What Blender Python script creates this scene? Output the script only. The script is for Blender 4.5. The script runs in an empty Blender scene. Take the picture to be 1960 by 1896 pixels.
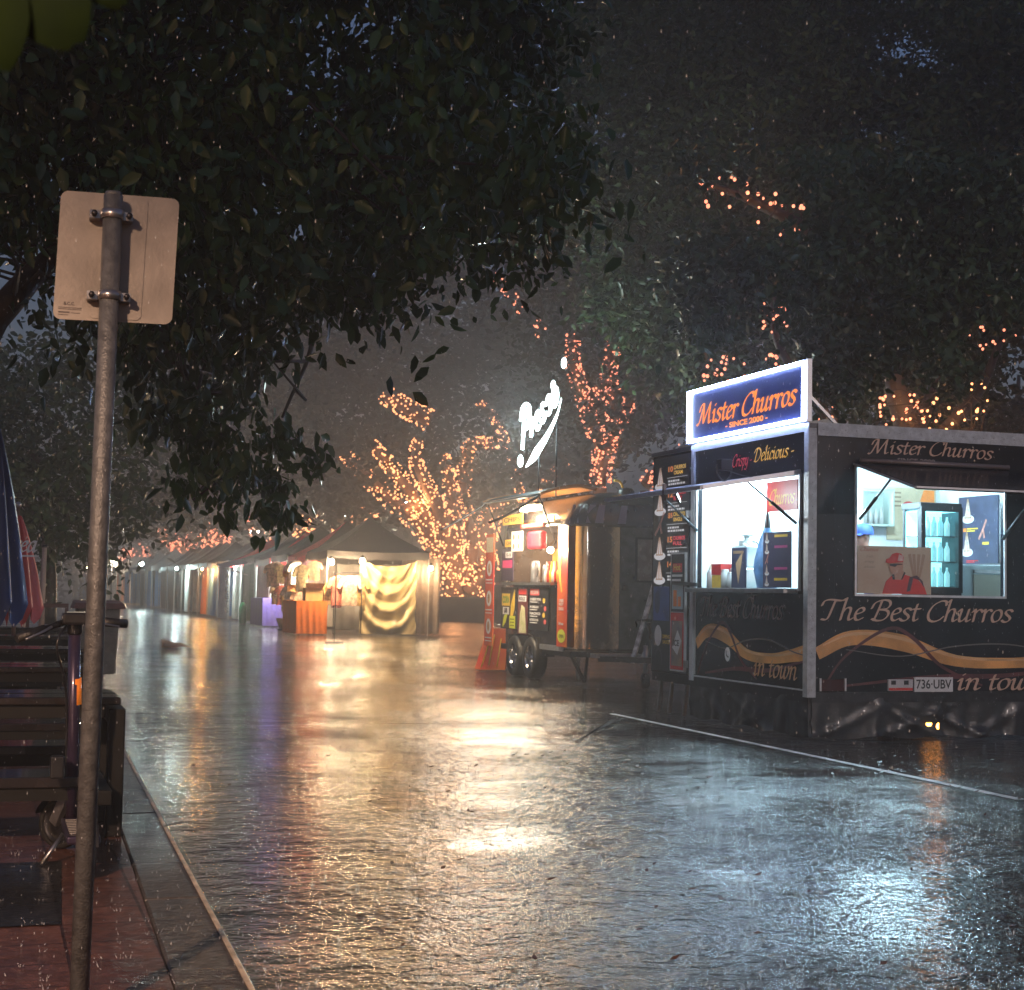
import bpy, math, random
import numpy as np
from mathutils import Vector, Matrix
R = math.radians
sc = bpy.context.scene
COL = sc.collection
random.seed(7)
rng = np.random.default_rng(11)

# ------------------------------------------------------------------ camera
PW, PH = 1960.0, 1896.0
FPX = 3900 / 2526 * 1960
CZ = 1.35
YAW, PIT, ROLL = R(18.3), R(3.5), 0.018
fw = np.array([math.sin(YAW) * math.cos(PIT), math.cos(YAW) * math.cos(PIT), math.sin(PIT)])
r0 = np.array([math.cos(YAW), -math.sin(YAW), 0.0])
u0 = np.cross(r0, fw)
rt = r0 * math.cos(ROLL) + u0 * math.sin(ROLL)
up = u0 * math.cos(ROLL) - r0 * math.sin(ROLL)
CAMP = np.array([0, 0, CZ])
cam = bpy.data.cameras.new('camera')
cam.sensor_fit = 'HORIZONTAL'; cam.sensor_width = 36; cam.lens = 36 * FPX / PW
cam.clip_start = 0.05; cam.clip_end = 3000
cam.dof.use_dof = True; cam.dof.focus_distance = 15; cam.dof.aperture_fstop = 16
co = bpy.data.objects.new('camera', cam); COL.objects.link(co)
co.matrix_world = Matrix(((rt[0], up[0], -fw[0], 0), (rt[1], up[1], -fw[1], 0), (rt[2], up[2], -fw[2], CZ), (0, 0, 0, 1)))
sc.camera = co

def ray(x, y):
    return fw * FPX + rt * (x - PW / 2) - up * (y - PH / 2)
def gz(x, y, z=0.0):
    d = ray(x, y); return CAMP + d * ((z - CZ) / d[2])
def at(x, y, Y):
    d = ray(x, y); return CAMP + d * (Y / d[1])

# ------------------------------------------------------------------ world, exposure, cycles
w = bpy.data.worlds.new('World'); sc.world = w; w.use_nodes = True
nt = w.node_tree; bg = nt.nodes['Background']
sky = nt.nodes.new('ShaderNodeTexSky'); sky.sky_type = 'NISHITA'; sky.sun_disc = False
sky.sun_elevation = R(3); sky.sun_rotation = R(250)
tint = nt.nodes.new('ShaderNodeMixRGB'); tint.blend_type = 'MULTIPLY'; tint.inputs[0].default_value = 1
tint.inputs[2].default_value = (.62, .72, 1.25, 1)
nt.links.new(sky.outputs[0], tint.inputs[1]); nt.links.new(tint.outputs[0], bg.inputs[0]); bg.inputs[1].default_value = 0.06
sc.view_settings.view_transform = 'Standard'; sc.view_settings.look = 'None'
sc.view_settings.exposure = 1.25; sc.view_settings.gamma = 1.0
cy = sc.cycles
cy.use_denoising = True
cy.max_bounces = 6; cy.diffuse_bounces = 2; cy.glossy_bounces = 3; cy.transmission_bounces = 4
cy.transparent_max_bounces = 6; cy.volume_bounces = 0
cy.sample_clamp_indirect = 2.5; cy.sample_clamp_direct = 0
cy.use_adaptive_sampling = True; cy.adaptive_threshold = 0.02
cy.use_light_tree = True
cy.caustics_reflective = False; cy.caustics_refractive = False

# ------------------------------------------------------------------ materials
MATS = {}
def M(name, col=(.5, .5, .5), rough=.5, metal=0, emit=None, es=0, var=0.0, vs=8.0, bump=0.0, bs=30.0, coat=0.0, nosample=False, col2=None, spec=None):
    if name in MATS: return MATS[name]
    m = bpy.data.materials.new(name); m.use_nodes = True
    n = m.node_tree.nodes; l = m.node_tree.links; p = n['Principled BSDF']
    p.inputs['Base Color'].default_value = (*col, 1)
    p.inputs['Roughness'].default_value = rough; p.inputs['Metallic'].default_value = metal
    if coat: p.inputs['Coat Weight'].default_value = coat; p.inputs['Coat Roughness'].default_value = .08
    if spec is not None: p.inputs['Specular IOR Level'].default_value = spec
    if emit is not None:
        p.inputs['Emission Color'].default_value = (*emit, 1); p.inputs['Emission Strength'].default_value = es
        if nosample: m.cycles.emission_sampling = 'NONE'
    if var or col2 or bump:
        tc = n.new('ShaderNodeTexCoord')
    if var or col2:
        no = n.new('ShaderNodeTexNoise'); no.inputs['Scale'].default_value = vs; no.inputs['Detail'].default_value = 5
        l.new(tc.outputs['Object'], no.inputs['Vector'])
        cr = n.new('ShaderNodeValToRGB'); l.new(no.outputs['Fac'], cr.inputs['Fac'])
        c2 = col2 or tuple(c * (1 + var) for c in col); c1 = col if col2 else tuple(c * (1 - var) for c in col)
        cr.color_ramp.elements[0].position = .35; cr.color_ramp.elements[1].position = .65
        cr.color_ramp.elements[0].color = (*c1, 1); cr.color_ramp.elements[1].color = (*c2, 1)
        l.new(cr.outputs['Color'], p.inputs['Base Color'])
        mr = n.new('ShaderNodeMapRange'); mr.inputs['To Min'].default_value = max(0.02, rough * .7); mr.inputs['To Max'].default_value = min(1, rough * 1.4)
        l.new(no.outputs['Fac'], mr.inputs['Value']); l.new(mr.outputs['Result'], p.inputs['Roughness'])
    if bump:
        nb = n.new('ShaderNodeTexNoise'); nb.inputs['Scale'].default_value = bs; nb.inputs['Detail'].default_value = 4
        l.new(tc.outputs['Object'], nb.inputs['Vector'])
        b = n.new('ShaderNodeBump'); b.inputs['Strength'].default_value = bump; b.inputs['Distance'].default_value = .02
        l.new(nb.outputs['Fac'], b.inputs['Height']); l.new(b.outputs['Normal'], p.inputs['Normal'])
    MATS[name] = m
    return m

black_panel = M('black_panel', (.012, .012, .017), .2, var=.35, vs=3, spec=.25, bump=.05, bs=2)
alu = M('tread_plate_aluminium', (.5, .52, .54), .38, metal=.8, bump=.6, bs=90, var=.15, vs=20)
alu_white = M('white_aluminium', (.62, .63, .66), .35, metal=.3, var=.1, vs=10)
dark_metal = M('dark_metal', (.03, .03, .035), .35, metal=.6, var=.3, vs=15)
steel = M('steel', (.35, .35, .36), .3, metal=.9, var=.2, vs=12)
white_wall = M('white_wall', (.78, .82, .83), .5, var=.03)
rubber = M('rubber', (.02, .02, .02), .45, var=.3, vs=20, bump=.3, bs=60)
black_plastic = M('black_plastic', (.015, .015, .017), .3, var=.2)
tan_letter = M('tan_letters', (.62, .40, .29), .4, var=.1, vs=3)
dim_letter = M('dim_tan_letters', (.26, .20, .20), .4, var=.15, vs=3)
orange_letter = M('orange_letters', (.85, .30, .06), .4, emit=(1, .25, .03), es=.55, nosample=True)  # roof sign letters: light of the LED border put in as emission
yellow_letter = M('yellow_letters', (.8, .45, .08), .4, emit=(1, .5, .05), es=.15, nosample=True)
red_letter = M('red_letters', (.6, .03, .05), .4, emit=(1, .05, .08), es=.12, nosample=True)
white_paint = M('white_print', (.75, .75, .76), .4, var=.06)
red_print = M('red_print', (.65, .035, .03), .4, var=.12, vs=4)
orange_print = M('orange_print', (.85, .25, .04), .4, var=.1)
yellow_print = M('yellow_print', (.8, .55, .06), .4, var=.08)
black_print = M('black_print', (.02, .02, .025), .35, var=.2)
blue_print = M('blue_print', (.05, .09, .3), .4, var=.3, vs=5)
cream = M('cream_print', (.6, .5, .33), .45, var=.08)
skin = M('skin', (.5, .28, .2), .5, var=.06)
glass = M('glass_pane', (.6, .75, .78), .08)
tarp = M('black_tarp', (.022, .022, .025), .36, var=.4, vs=6, bump=.4, bs=7, coat=.12)

# ------------------------------------------------------------------ geometry helpers
class MB:
    def __init__(s): s.v = []; s.f = []; s.sm = []
    def add(s, vs, fs, smooth=False):
        o = len(s.v); s.v += [tuple(map(float, q)) for q in vs]
        s.f += [tuple(i + o for i in f) for f in fs]; s.sm += [smooth] * len(fs); return s
    def box(s, x0, x1, y0, y1, z0, z1):
        x0, x1 = sorted((x0, x1)); y0, y1 = sorted((y0, y1)); z0, z1 = sorted((z0, z1))
        return s.add([(x, y, z) for z in (z0, z1) for x, y in ((x0, y0), (x1, y0), (x1, y1), (x0, y1))],
                     [(3, 2, 1, 0), (4, 5, 6, 7), (0, 1, 5, 4), (1, 2, 6, 5), (2, 3, 7, 6), (3, 0, 4, 7)])
    def tube(s, pts, rad, n=8, smooth=True, cap=True):
        pts = [np.array(p, float) for p in pts]
        if not hasattr(rad, '__len__'): rad = [rad] * len(pts)
        vs = []; prev = None
        for i, p in enumerate(pts):
            t = pts[min(i + 1, len(pts) - 1)] - pts[max(i - 1, 0)]; t = t / (np.linalg.norm(t) + 1e-9)
            if prev is None:
                a = np.array([0, 0, 1.0]) if abs(t[2]) < .9 else np.array([1.0, 0, 0])
                e1 = np.cross(t, a)
            else: e1 = prev - t * np.dot(prev, t)
            e1 /= np.linalg.norm(e1) + 1e-9; prev = e1; e2 = np.cross(t, e1)
            for k in range(n):
                an = 2 * math.pi * k / n
                vs.append(p + rad[i] * (math.cos(an) * e1 + math.sin(an) * e2))
        fs = []
        for i in range(len(pts) - 1):
            for k in range(n):
                k2 = (k + 1) % n
                fs.append((i * n + k, i * n + k2, (i + 1) * n + k2, (i + 1) * n + k))
        s.add(vs, fs, smooth)
        if cap:
            m = len(pts)
            o = len(s.v) - len(vs)
            s.f.append(tuple(o + k for k in range(n))[::-1]); s.sm.append(False)
            s.f.append(tuple(o + (m - 1) * n + k for k in range(n))); s.sm.append(False)
        return s
    def bar(s, a, b, wx, wz=None):
        """rectangular bar from a to b"""
        wz = wz or wx
        a = np.array(a, float); b = np.array(b, float); t = b - a; t /= np.linalg.norm(t)
        q = np.array([0, 0, 1.0]) if abs(t[2]) < .95 else np.array([0, 1.0, 0])
        e1 = np.cross(t, q); e1 /= np.linalg.norm(e1); e2 = np.cross(e1, t)
        vs = [p + sx * wx / 2 * e1 + sz * wz / 2 * e2 for p in (a, b) for sx, sz in ((-1, -1), (1, -1), (1, 1), (-1, 1))]
        return s.add(vs, [(3, 2, 1, 0), (4, 5, 6, 7), (0, 1, 5, 4), (1, 2, 6, 5), (2, 3, 7, 6), (3, 0, 4, 7)])
    def lathe(s, c, prof, n=20, axis='z', smooth=True):
        vs = []
        for r_, h in prof:
            for k in range(n):
                a = 2 * math.pi * k / n; p = (r_ * math.cos(a), r_ * math.sin(a), h)
                if axis == 'x': p = (p[2], p[0], p[1])
                elif axis == 'y': p = (p[0], p[2], p[1])
                vs.append((c[0] + p[0], c[1] + p[1], c[2] + p[2]))
        fs = [(i * n + k, i * n + (k + 1) % n, (i + 1) * n + (k + 1) % n, (i + 1) * n + k) for i in range(len(prof) - 1) for k in range(n)]
        return s.add(vs, fs, smooth)
    def ball(s, c, r_, n=12, sc_=(1, 1, 1)):
        pr = []
        m = max(4, n // 2)
        vs = [(c[0], c[1], c[2] - r_ * sc_[2])]
        for i in range(1, m):
            a = math.pi * i / m
            for k in range(n):
                b = 2 * math.pi * k / n
                vs.append((c[0] + r_ * sc_[0] * math.sin(a) * math.cos(b), c[1] + r_ * sc_[1] * math.sin(a) * math.sin(b), c[2] - r_ * sc_[2] * math.cos(a)))
        vs.append((c[0], c[1], c[2] + r_ * sc_[2]))
        fs = [(0, 1 + (k + 1) % n, 1 + k) for k in range(n)]
        for i in range(m - 2):
            for k in range(n): fs.append((1 + i * n + k, 1 + i * n + (k + 1) % n, 1 + (i + 1) * n + (k + 1) % n, 1 + (i + 1) * n + k))
        L = len(vs) - 1
        fs += [(L, 1 + (m - 2) * n + k, 1 + (m - 2) * n + (k + 1) % n) for k in range(n)]
        return s.add(vs, fs, True)
    def build(s, name, mat, parent=None, label=None, cat=None, group=None, kind=None, bevel=0):
        base = np.zeros(3)
        p = parent
        while p is not None: base += np.array(p.location); p = p.parent
        me = bpy.data.meshes.new(name)
        me.from_pydata([tuple(np.array(q) - base) for q in s.v], [], s.f)
        me.polygons.foreach_set('use_smooth', s.sm)
        me.materials.append(mat); me.update()
        o = bpy.data.objects.new(name, me); COL.objects.link(o); o.parent = parent
        if bevel:
            b = o.modifiers.new('bevel', 'BEVEL'); b.width = bevel; b.segments = 2; b.limit_method = 'ANGLE'
        return tag(o, label, cat, group, kind)

def tag(o, label=None, cat=None, group=None, kind=None):
    if label: o['label'] = label
    if cat: o['category'] = cat
    if group: o['group'] = group
    if kind: o['kind'] = kind
    return o
def thing(name, loc, label, cat, group=None):
    o = bpy.data.objects.new(name, None); COL.objects.link(o); o.location = tuple(map(float, loc))
    o.empty_display_size = .2
    return tag(o, label, cat, group)
def copy_tree(o, parent=None):
    c = o.copy(); COL.objects.link(c); c.parent = parent
    for ch in list(o.children): copy_tree(ch, c)
    return c

class Frame:
    """flat surface to lay prints on: origin, right, up; offset is along the outward normal"""
    def __init__(s, o, xd, yd, off=.004):
        s.o = np.array(o, float); s.x = np.array(xd, float); s.y = np.array(yd, float); s.n = np.cross(s.x, s.y); s.off = off
    def pt(s, x, y, k=1): return s.o + s.x * x + s.y * y + s.n * s.off * k
    def poly(s, mb, pts, k=1): return mb.add([s.pt(x, y, k) for x, y in pts], [tuple(range(len(pts)))])
    def rect(s, mb, x0, y0, x1, y1, k=1): return s.poly(mb, [(x0, y0), (x1, y0), (x1, y1), (x0, y1)], k)
    def ell(s, mb, cx, cy_, rx, ry, k=1, n=24): return s.poly(mb, [(cx + rx * math.cos(2 * math.pi * i / n), cy_ + ry * math.sin(2 * math.pi * i / n)) for i in range(n)], k)
    def put(s, mb, m2, x, y, sx, sy, k=1):
        vs, fs = m2
        return mb.add([s.pt(x + a * sx, y + b * sy, k) for a, b in vs], fs)
    def ribbon(s, mb, pts, wd, k=1, n=6):
        pts = spline(pts, n)
        if not hasattr(wd, '__len__'): wd = [wd, wd]
        L = len(pts); up_ = []; dn = []
        for i in range(L):
            t = pts[min(i + 1, L - 1)] - pts[max(i - 1, 0)]; t = t / (np.linalg.norm(t) + 1e-9); q = np.array([-t[1], t[0]])
            ww = np.interp(i / (L - 1), np.linspace(0, 1, len(wd)), wd)
            up_.append(pts[i] + q * ww / 2); dn.append(pts[i] - q * ww / 2)
        vs = [s.pt(*p, k) for p in dn] + [s.pt(*p, k) for p in up_]
        return mb.add(vs, [(i, i + 1, L + i + 1, L + i) for i in range(L - 1)])

def spline(P, n=6):
    P = [np.array(p, float) for p in P]
    if len(P) < 3: return [P[0] + (P[-1] - P[0]) * i / n for i in range(n + 1)]
    out = []
    Q = [2 * P[0] - P[1]] + P + [2 * P[-1] - P[-2]]
    for i in range(1, len(Q) - 2):
        a, b, c, d = Q[i - 1:i + 3]
        for j in range(n):
            t = j / n
            out.append(.5 * ((2 * b) + (c - a) * t + (2 * a - 5 * b + 4 * c - d) * t * t + (3 * b - a - 3 * c + d) * t ** 3))
    out.append(P[-1]); return out

# broad-nib italic letters, drawn as pen strokes
GL = {
 'i': (.21, [[(0, .36), (.06, .46), (.08, .4), (.08, .08), (.12, 0), (.2, .07)], [(.09, .62), (.11, .65)]]),
 's': (.30, [[(.26, .4), (.2, .46), (.1, .45), (.06, .36), (.12, .27), (.2, .2), (.23, .1), (.16, .01), (.07, 0), (0, .06)]]),
 't': (.24, [[(.1, .62), (.08, .4), (.08, .1), (.12, 0), (.2, .06)], [(0, .43), (.21, .45)]]),
 'e': (.30, [[(.05, .22), (.14, .25), (.25, .33), (.24, .43), (.17, .46), (.08, .38), (.04, .22), (.07, .05), (.15, 0), (.27, .08)]]),
 'r': (.29, [[(0, .36), (.06, .46), (.08, .4), (.08, 0)], [(.08, .28), (.15, .42), (.22, .46), (.28, .4)]]),
 'u': (.41, [[(0, .38), (.05, .46), (.08, .4), (.06, .12), (.1, 0), (.18, .04), (.27, .2)], [(.29, .46), (.27, .1), (.31, 0), (.39, .07)]]),
 'n': (.42, [[(0, .38), (.05, .46), (.08, .4), (.07, 0)], [(.07, .24), (.15, .42), (.24, .46), (.29, .38), (.28, .1), (.32, 0), (.4, .07)]]),
 'h': (.41, [[(.04, .72), (.1, .8), (.09, .6), (.07, 0)], [(.07, .24), (.15, .42), (.24, .46), (.29, .38), (.28, .1), (.32, 0), (.4, .07)]]),
 'o': (.35, [[(.17, .46), (.07, .38), (.03, .2), (.08, .03), (.15, 0), (.26, .08), (.3, .26), (.26, .42), (.17, .46)]]),
 'w': (.50, [[(0, .4), (.05, .46), (.07, .38), (.07, .1), (.13, 0), (.21, .1), (.26, .44)], [(.26, .44), (.25, .1), (.32, 0), (.42, .14), (.46, .32), (.41, .46)]]),
 'l': (.20, [[(.04, .72), (.1, .8), (.09, .6), (.07, .1), (.11, 0), (.19, .07)]]),
 'c': (.28, [[(.25, .37), (.21, .46), (.11, .43), (.04, .26), (.06, .06), (.14, 0), (.26, .08)]]),
 'a': (.38, [[(.28, .42), (.18, .46), (.08, .36), (.03, .16), (.08, 0), (.18, .06), (.27, .24)], [(.29, .46), (.27, .1), (.31, 0), (.38, .07)]]),
 'd': (.38, [[(.28, .42), (.18, .46), (.08, .36), (.03, .16), (.08, 0), (.18, .06), (.27, .24)], [(.32, .8), (.29, .4), (.27, .1), (.31, 0), (.38, .06)]]),
 'f': (.26, [[(.28, .72), (.2, .78), (.12, .68), (.1, .3), (.06, -.2), (-.02, -.26)], [(0, .43), (.2, .45)]]),
 'p': (.36, [[(0, .36), (.06, .46), (.09, .4), (.05, -.3)], [(.08, .3), (.18, .45), (.27, .42), (.3, .26), (.24, .06), (.14, 0), (.07, .06)]]),
 'y': (.38, [[(0, .38), (.05, .46), (.08, .4), (.06, .12), (.1, 0), (.18, .04), (.27, .2)], [(.3, .46), (.28, .1), (.22, -.18), (.1, -.28), (0, -.22)]]),
 'M': (.74, [[(-.06, .03), (0, 0), (.07, .14), (.15, .5), (.2, .74)], [(0, .5), (.03, .66), (.12, .76), (.2, .74)], [(.2, .74), (.24, .34), (.29, .04)], [(.29, .04), (.4, .38), (.54, .76)], [(.54, .76), (.55, .3), (.59, .02), (.69, .07)]]),
 'C': (.50, [[(.5, .6), (.47, .74), (.32, .75), (.13, .58), (.04, .3), (.09, .06), (.24, -.02), (.4, .05), (.49, .17)]]),
 'T': (.50, [[(-.04, .52), (0, .68), (.16, .74), (.46, .71), (.56, .78)], [(.3, .73), (.26, .4), (.22, .1), (.16, 0), (.04, .02)]]),
 'B': (.54, [[(-.04, .44), (.02, .64), (.2, .75), (.4, .73), (.46, .58), (.38, .44), (.2, .4)], [(.22, .4), (.42, .36), (.47, .2), (.37, .03), (.2, -.01), (.04, .05)], [(.2, .72), (.15, .3), (.1, 0)]]),
 'D': (.60, [[(.2, .7), (.14, .3), (.1, .02)], [(-.02, .52), (.08, .7), (.3, .75), (.5, .6), (.53, .35), (.41, .1), (.22, -.01), (.04, .04)]]),
 'P': (.48, [[(.2, .7), (.14, .3), (.1, 0)], [(-.02, .5), (.06, .7), (.26, .76), (.45, .68), (.44, .46), (.3, .34), (.16, .36)]]),
 '-': (.26, [[(.04, .25), (.2, .27)]]), ' ': (.2, []),
}
_gc = {}
def glyph(ch, cell=.016, wt=1.0):
    key = (ch, wt)
    if key in _gc: return _gc[key]
    a, (nl, nh) = R(38), (.047 * wt, .017 * wt)
    segs = []
    for st in GL[ch][1]:
        q = np.array(spline(st, 7)); q[:, 0] += .2 * q[:, 1]
        segs.append(q)
    if not segs: _gc[key] = ([], []); return _gc[key]
    def tr(q):
        x = q[..., 0] * math.cos(a) + q[..., 1] * math.sin(a); y = -q[..., 0] * math.sin(a) + q[..., 1] * math.cos(a)
        return np.stack([x / nl, y / nh], -1)
    allp = np.concatenate(segs); lo = allp.min(0) - .08; hi = allp.max(0) + .08
    xs = np.arange(lo[0], hi[0], cell); ys = np.arange(lo[1], hi[1], cell)
    G = tr(np.stack(np.meshgrid(xs, ys), -1)); D = np.full(G.shape[:2], 1e9)
    for q in segs:
        t = tr(q)
        for A, B in zip(t[:-1], t[1:]):
            ab = B - A; L = ab @ ab + 1e-12
            h = np.clip(((G - A) @ ab) / L, 0, 1)
            D = np.minimum(D, np.linalg.norm(G - A - h[..., None] * ab, axis=-1))
    V = 1 - D; vs = []; fs = []
    for j in range(len(ys) - 1):
        run = None
        for i in range(len(xs)):
            full = i < len(xs) - 1 and V[j, i] > 0 and V[j, i + 1] > 0 and V[j + 1, i] > 0 and V[j + 1, i + 1] > 0
            if full:
                if run is None: run = i
                continue
            if run is not None:
                o = len(vs); vs += [(xs[run], ys[j]), (xs[i], ys[j]), (xs[i], ys[j + 1]), (xs[run], ys[j + 1])]; fs.append((o, o + 1, o + 2, o + 3)); run = None
            if i >= len(xs) - 1: break
            c = [(i, j), (i + 1, j), (i + 1, j + 1), (i, j + 1)]; val = [V[q[1], q[0]] for q in c]
            if max(val) <= 0: continue
            poly = []
            for k in range(4):
                p, q = c[k], c[(k + 1) % 4]; vp, vq = val[k], val[(k + 1) % 4]
                if vp > 0: poly.append((xs[p[0]], ys[p[1]]))
                if (vp > 0) != (vq > 0):
                    t = vp / (vp - vq); poly.append((xs[p[0]] + (xs[q[0]] - xs[p[0]]) * t, ys[p[1]] + (ys[q[1]] - ys[p[1]]) * t))
            if len(poly) >= 3:
                o = len(vs); vs += poly; fs.append(tuple(range(o, o + len(poly))))
    _gc[key] = (vs, fs); return _gc[key]
def script_text(s, arc=0.0, wt=1.0):
    """2-D mesh scaled to unit width; returns (verts, faces), height ratio"""
    x = 0; vs = []; fs = []
    for ch in s:
        g, f = glyph(ch, wt=wt); o = len(vs); vs += [(a + x, b) for a, b in g]; fs += [tuple(i + o for i in q) for q in f]; x += GL[ch][0]
    v = np.array(vs); x0, x1 = v[:, 0].min(), v[:, 0].max(); v[:, 0] = (v[:, 0] - x0) / (x1 - x0); v[:, 1] /= .74
    if arc: v[:, 1] += arc * (1 - (2 * v[:, 0] - 1) ** 2)
    return (v.tolist(), fs)
_tc = {}
def plain_text(s, bold=0.0):
    """built-in font; unit cap height about 1, x from 0"""
    k = (s, bold)
    if k in _tc: return _tc[k]
    cu = bpy.data.curves.new('t', 'FONT'); cu.body = s; cu.size = 1; cu.offset = bold; cu.resolution_u = 3
    ob = bpy.data.objects.new('t', cu); COL.objects.link(ob)
    dg = bpy.context.evaluated_depsgraph_get(); me = ob.evaluated_get(dg).to_mesh()
    v = np.array([(q.co.x, q.co.y) for q in me.vertices]); fs = [tuple(p.vertices) for p in me.polygons]
    x0, x1 = v[:, 0].min(), v[:, 0].max(); y0, y1 = v[:, 1].min(), v[:, 1].max()
    v[:, 0] = (v[:, 0] - x0) / (x1 - x0); v[:, 1] = (v[:, 1] - y0) / (y1 - y0)
    bpy.data.objects.remove(ob); bpy.data.curves.remove(cu)
    _tc[k] = (v.tolist(), fs); return _tc[k]

def lamp(name, loc, power, color, radius=.08, kind='POINT', parent=None, **kw):
    L = bpy.data.lights.new(name, kind); L.energy = power; L.color = color
    if kind == 'AREA': L.shape = 'RECTANGLE'; L.size = kw.get('sx', .5); L.size_y = kw.get('sy', .5)
    else: L.shadow_soft_size = radius
    if kind == 'SPOT': L.spot_size = kw.get('ss', 2.4); L.spot_blend = .6
    o = bpy.data.objects.new(name, L); COL.objects.link(o); o.location = tuple(map(float, loc))
    if 'rot' in kw: o.rotation_euler = kw['rot']
    return o

def raw_mesh(name, V, Fq, mat, nper=4, smooth=False):
    me = bpy.data.meshes.new(name)
    nv, nf = len(V), len(Fq)
    me.vertices.add(nv); me.vertices.foreach_set('co', np.ascontiguousarray(V, np.float32).ravel())
    me.loops.add(nf * nper); me.loops.foreach_set('vertex_index', np.ascontiguousarray(Fq, np.int32).ravel())
    me.polygons.add(nf); me.polygons.foreach_set('loop_start', np.arange(0, nf * nper, nper, dtype=np.int32))
    try: me.polygons.foreach_set('loop_total', np.full(nf, nper, np.int32))
    except Exception: pass
    me.materials.append(mat); me.update(calc_edges=True)
    return me

# ------------------------------------------------------------------ the ground
def wet_material(name, c1, c2, rlo, rhi, rip, grain, brick=None, spec=.5):
    m = bpy.data.materials.new(name); m.use_nodes = True; n = m.node_tree.nodes; l = m.node_tree.links; p = n['Principled BSDF']
    tc = n.new('ShaderNodeTexCoord')
    def noise(scale, detail=3, vec=None, rough=.5):
        q = n.new('ShaderNodeTexNoise'); q.inputs['Scale'].default_value = scale; q.inputs['Detail'].default_value = detail; q.inputs['Roughness'].default_value = rough
        l.new(vec or tc.outputs['Object'], q.inputs['Vector']); return q.outputs['Fac']
    def math_(op, a, b=None):
        q = n.new('ShaderNodeMath'); q.operation = op
        for i, x in enumerate((a, b)):
            if x is None: continue
            if isinstance(x, (int, float)): q.inputs[i].default_value = x
            else: l.new(x, q.inputs[i])
        return q.outputs[0]
    def rng_(a, f0, f1, t0, t1):
        q = n.new('ShaderNodeMapRange'); l.new(a, q.inputs['Value'])
        for k, v_ in zip(('From Min', 'From Max', 'To Min', 'To Max'), (f0, f1, t0, t1)): q.inputs[k].default_value = v_
        return q.outputs['Result']
    big = noise(.35, 4); fine = noise(45, 3)
    cr = n.new('ShaderNodeValToRGB'); l.new(noise(22, 6), cr.inputs['Fac'])
    cr.color_ramp.elements[0].position = .35; cr.color_ramp.elements[1].position = .7
    cr.color_ramp.elements[0].color = (*c1, 1); cr.color_ramp.elements[1].color = (*c2, 1)
    if brick:
        b = n.new('ShaderNodeTexBrick'); l.new(tc.outputs['Object'], b.inputs['Vector'])
        b.inputs['Scale'].default_value = 1; b.inputs['Brick Width'].default_value = .3; b.inputs['Row Height'].default_value = .3
        b.inputs['Mortar Size'].default_value = .006; b.offset = 0
        b.inputs['Color1'].default_value = (1, 1, 1, 1); b.inputs['Color2'].default_value = (.72, .7, .72, 1); b.inputs['Mortar'].default_value = (.25, .22, .2, 1)
        mx = n.new('ShaderNodeMixRGB'); mx.blend_type = 'MULTIPLY'; mx.inputs[0].default_value = 1
        l.new(cr.outputs[0], mx.inputs[1]); l.new(b.outputs[0], mx.inputs[2]); l.new(mx.outputs[0], p.inputs['Base Color'])
    else: l.new(cr.outputs[0], p.inputs['Base Color'])
    pud = rng_(big, .42, .58, 0, 1)
    l.new(rng_(pud, 0, 1, rhi, rlo), p.inputs['Roughness'])
    # rain rings: distance to scattered drop centres, as damped circular waves
    def rings(scale, off):
        mp = n.new('ShaderNodeMapping'); mp.inputs['Location'].default_value = (off, off * .7, 0); l.new(tc.outputs['Object'], mp.inputs['Vector'])
        v = n.new('ShaderNodeTexVoronoi'); v.voronoi_dimensions = '2D'; v.inputs['Scale'].default_value = scale; v.inputs['Randomness'].default_value = 1
        l.new(mp.outputs[0], v.inputs['Vector']); d = v.outputs['Distance']
        ph = n.new('ShaderNodeSeparateColor'); l.new(v.outputs['Color'], ph.inputs[0])
        wv = math_('SINE', math_('ADD', math_('MULTIPLY', d, 34.0), math_('MULTIPLY', ph.outputs[0], 6.28)))
        return math_('MULTIPLY', math_('MULTIPLY', wv, rng_(d, 0, .42, 1, 0)), rng_(ph.outputs[1], .25, .6, 0, 1))
    mp = n.new('ShaderNodeMapping'); mp.inputs['Scale'].default_value = (.95, 1.15, 1); mp.inputs['Rotation'].default_value = (0, 0, -.25); l.new(tc.outputs['Object'], mp.inputs['Vector'])
    wave = math_('ADD', math_('MULTIPLY', noise(4.6, 2, mp.outputs[0], .5), 1.15), math_('MULTIPLY', noise(13, 4, mp.outputs[0], .65), .72))
    wave = math_('MULTIPLY', wave, rng_(noise(.6, 3), .38, .62, .45, 1.5))
    h = math_('ADD', math_('MULTIPLY', wave, rip), math_('MULTIPLY', rings(6.5, 0), .02 * rip))
    h = math_('ADD', h, math_('MULTIPLY', rings(11, 3.3), .014 * rip))
    v9 = n.new('ShaderNodeTexVoronoi'); v9.voronoi_dimensions = '2D'; v9.inputs['Scale'].default_value = 13; l.new(tc.outputs['Object'], v9.inputs['Vector'])
    h = math_('ADD', h, math_('MULTIPLY', rng_(v9.outputs['Distance'], 0, .2, 1, 0), .12 * rip))
    h = math_('ADD', h, math_('MULTIPLY', math_('MULTIPLY', fine, rng_(pud, 0, 1, 1, .3)), grain))
    b = n.new('ShaderNodeBump'); b.inputs['Strength'].default_value = 1; b.inputs['Distance'].default_value = .02
    l.new(h, b.inputs['Height']); l.new(b.outputs['Normal'], p.inputs['Normal'])
    p.inputs['Specular IOR Level'].default_value = spec
    return m
road_m = wet_material('wet_asphalt', (.010, .010, .011), (.030, .029, .028), .03, .10, 1.25, .14)
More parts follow.
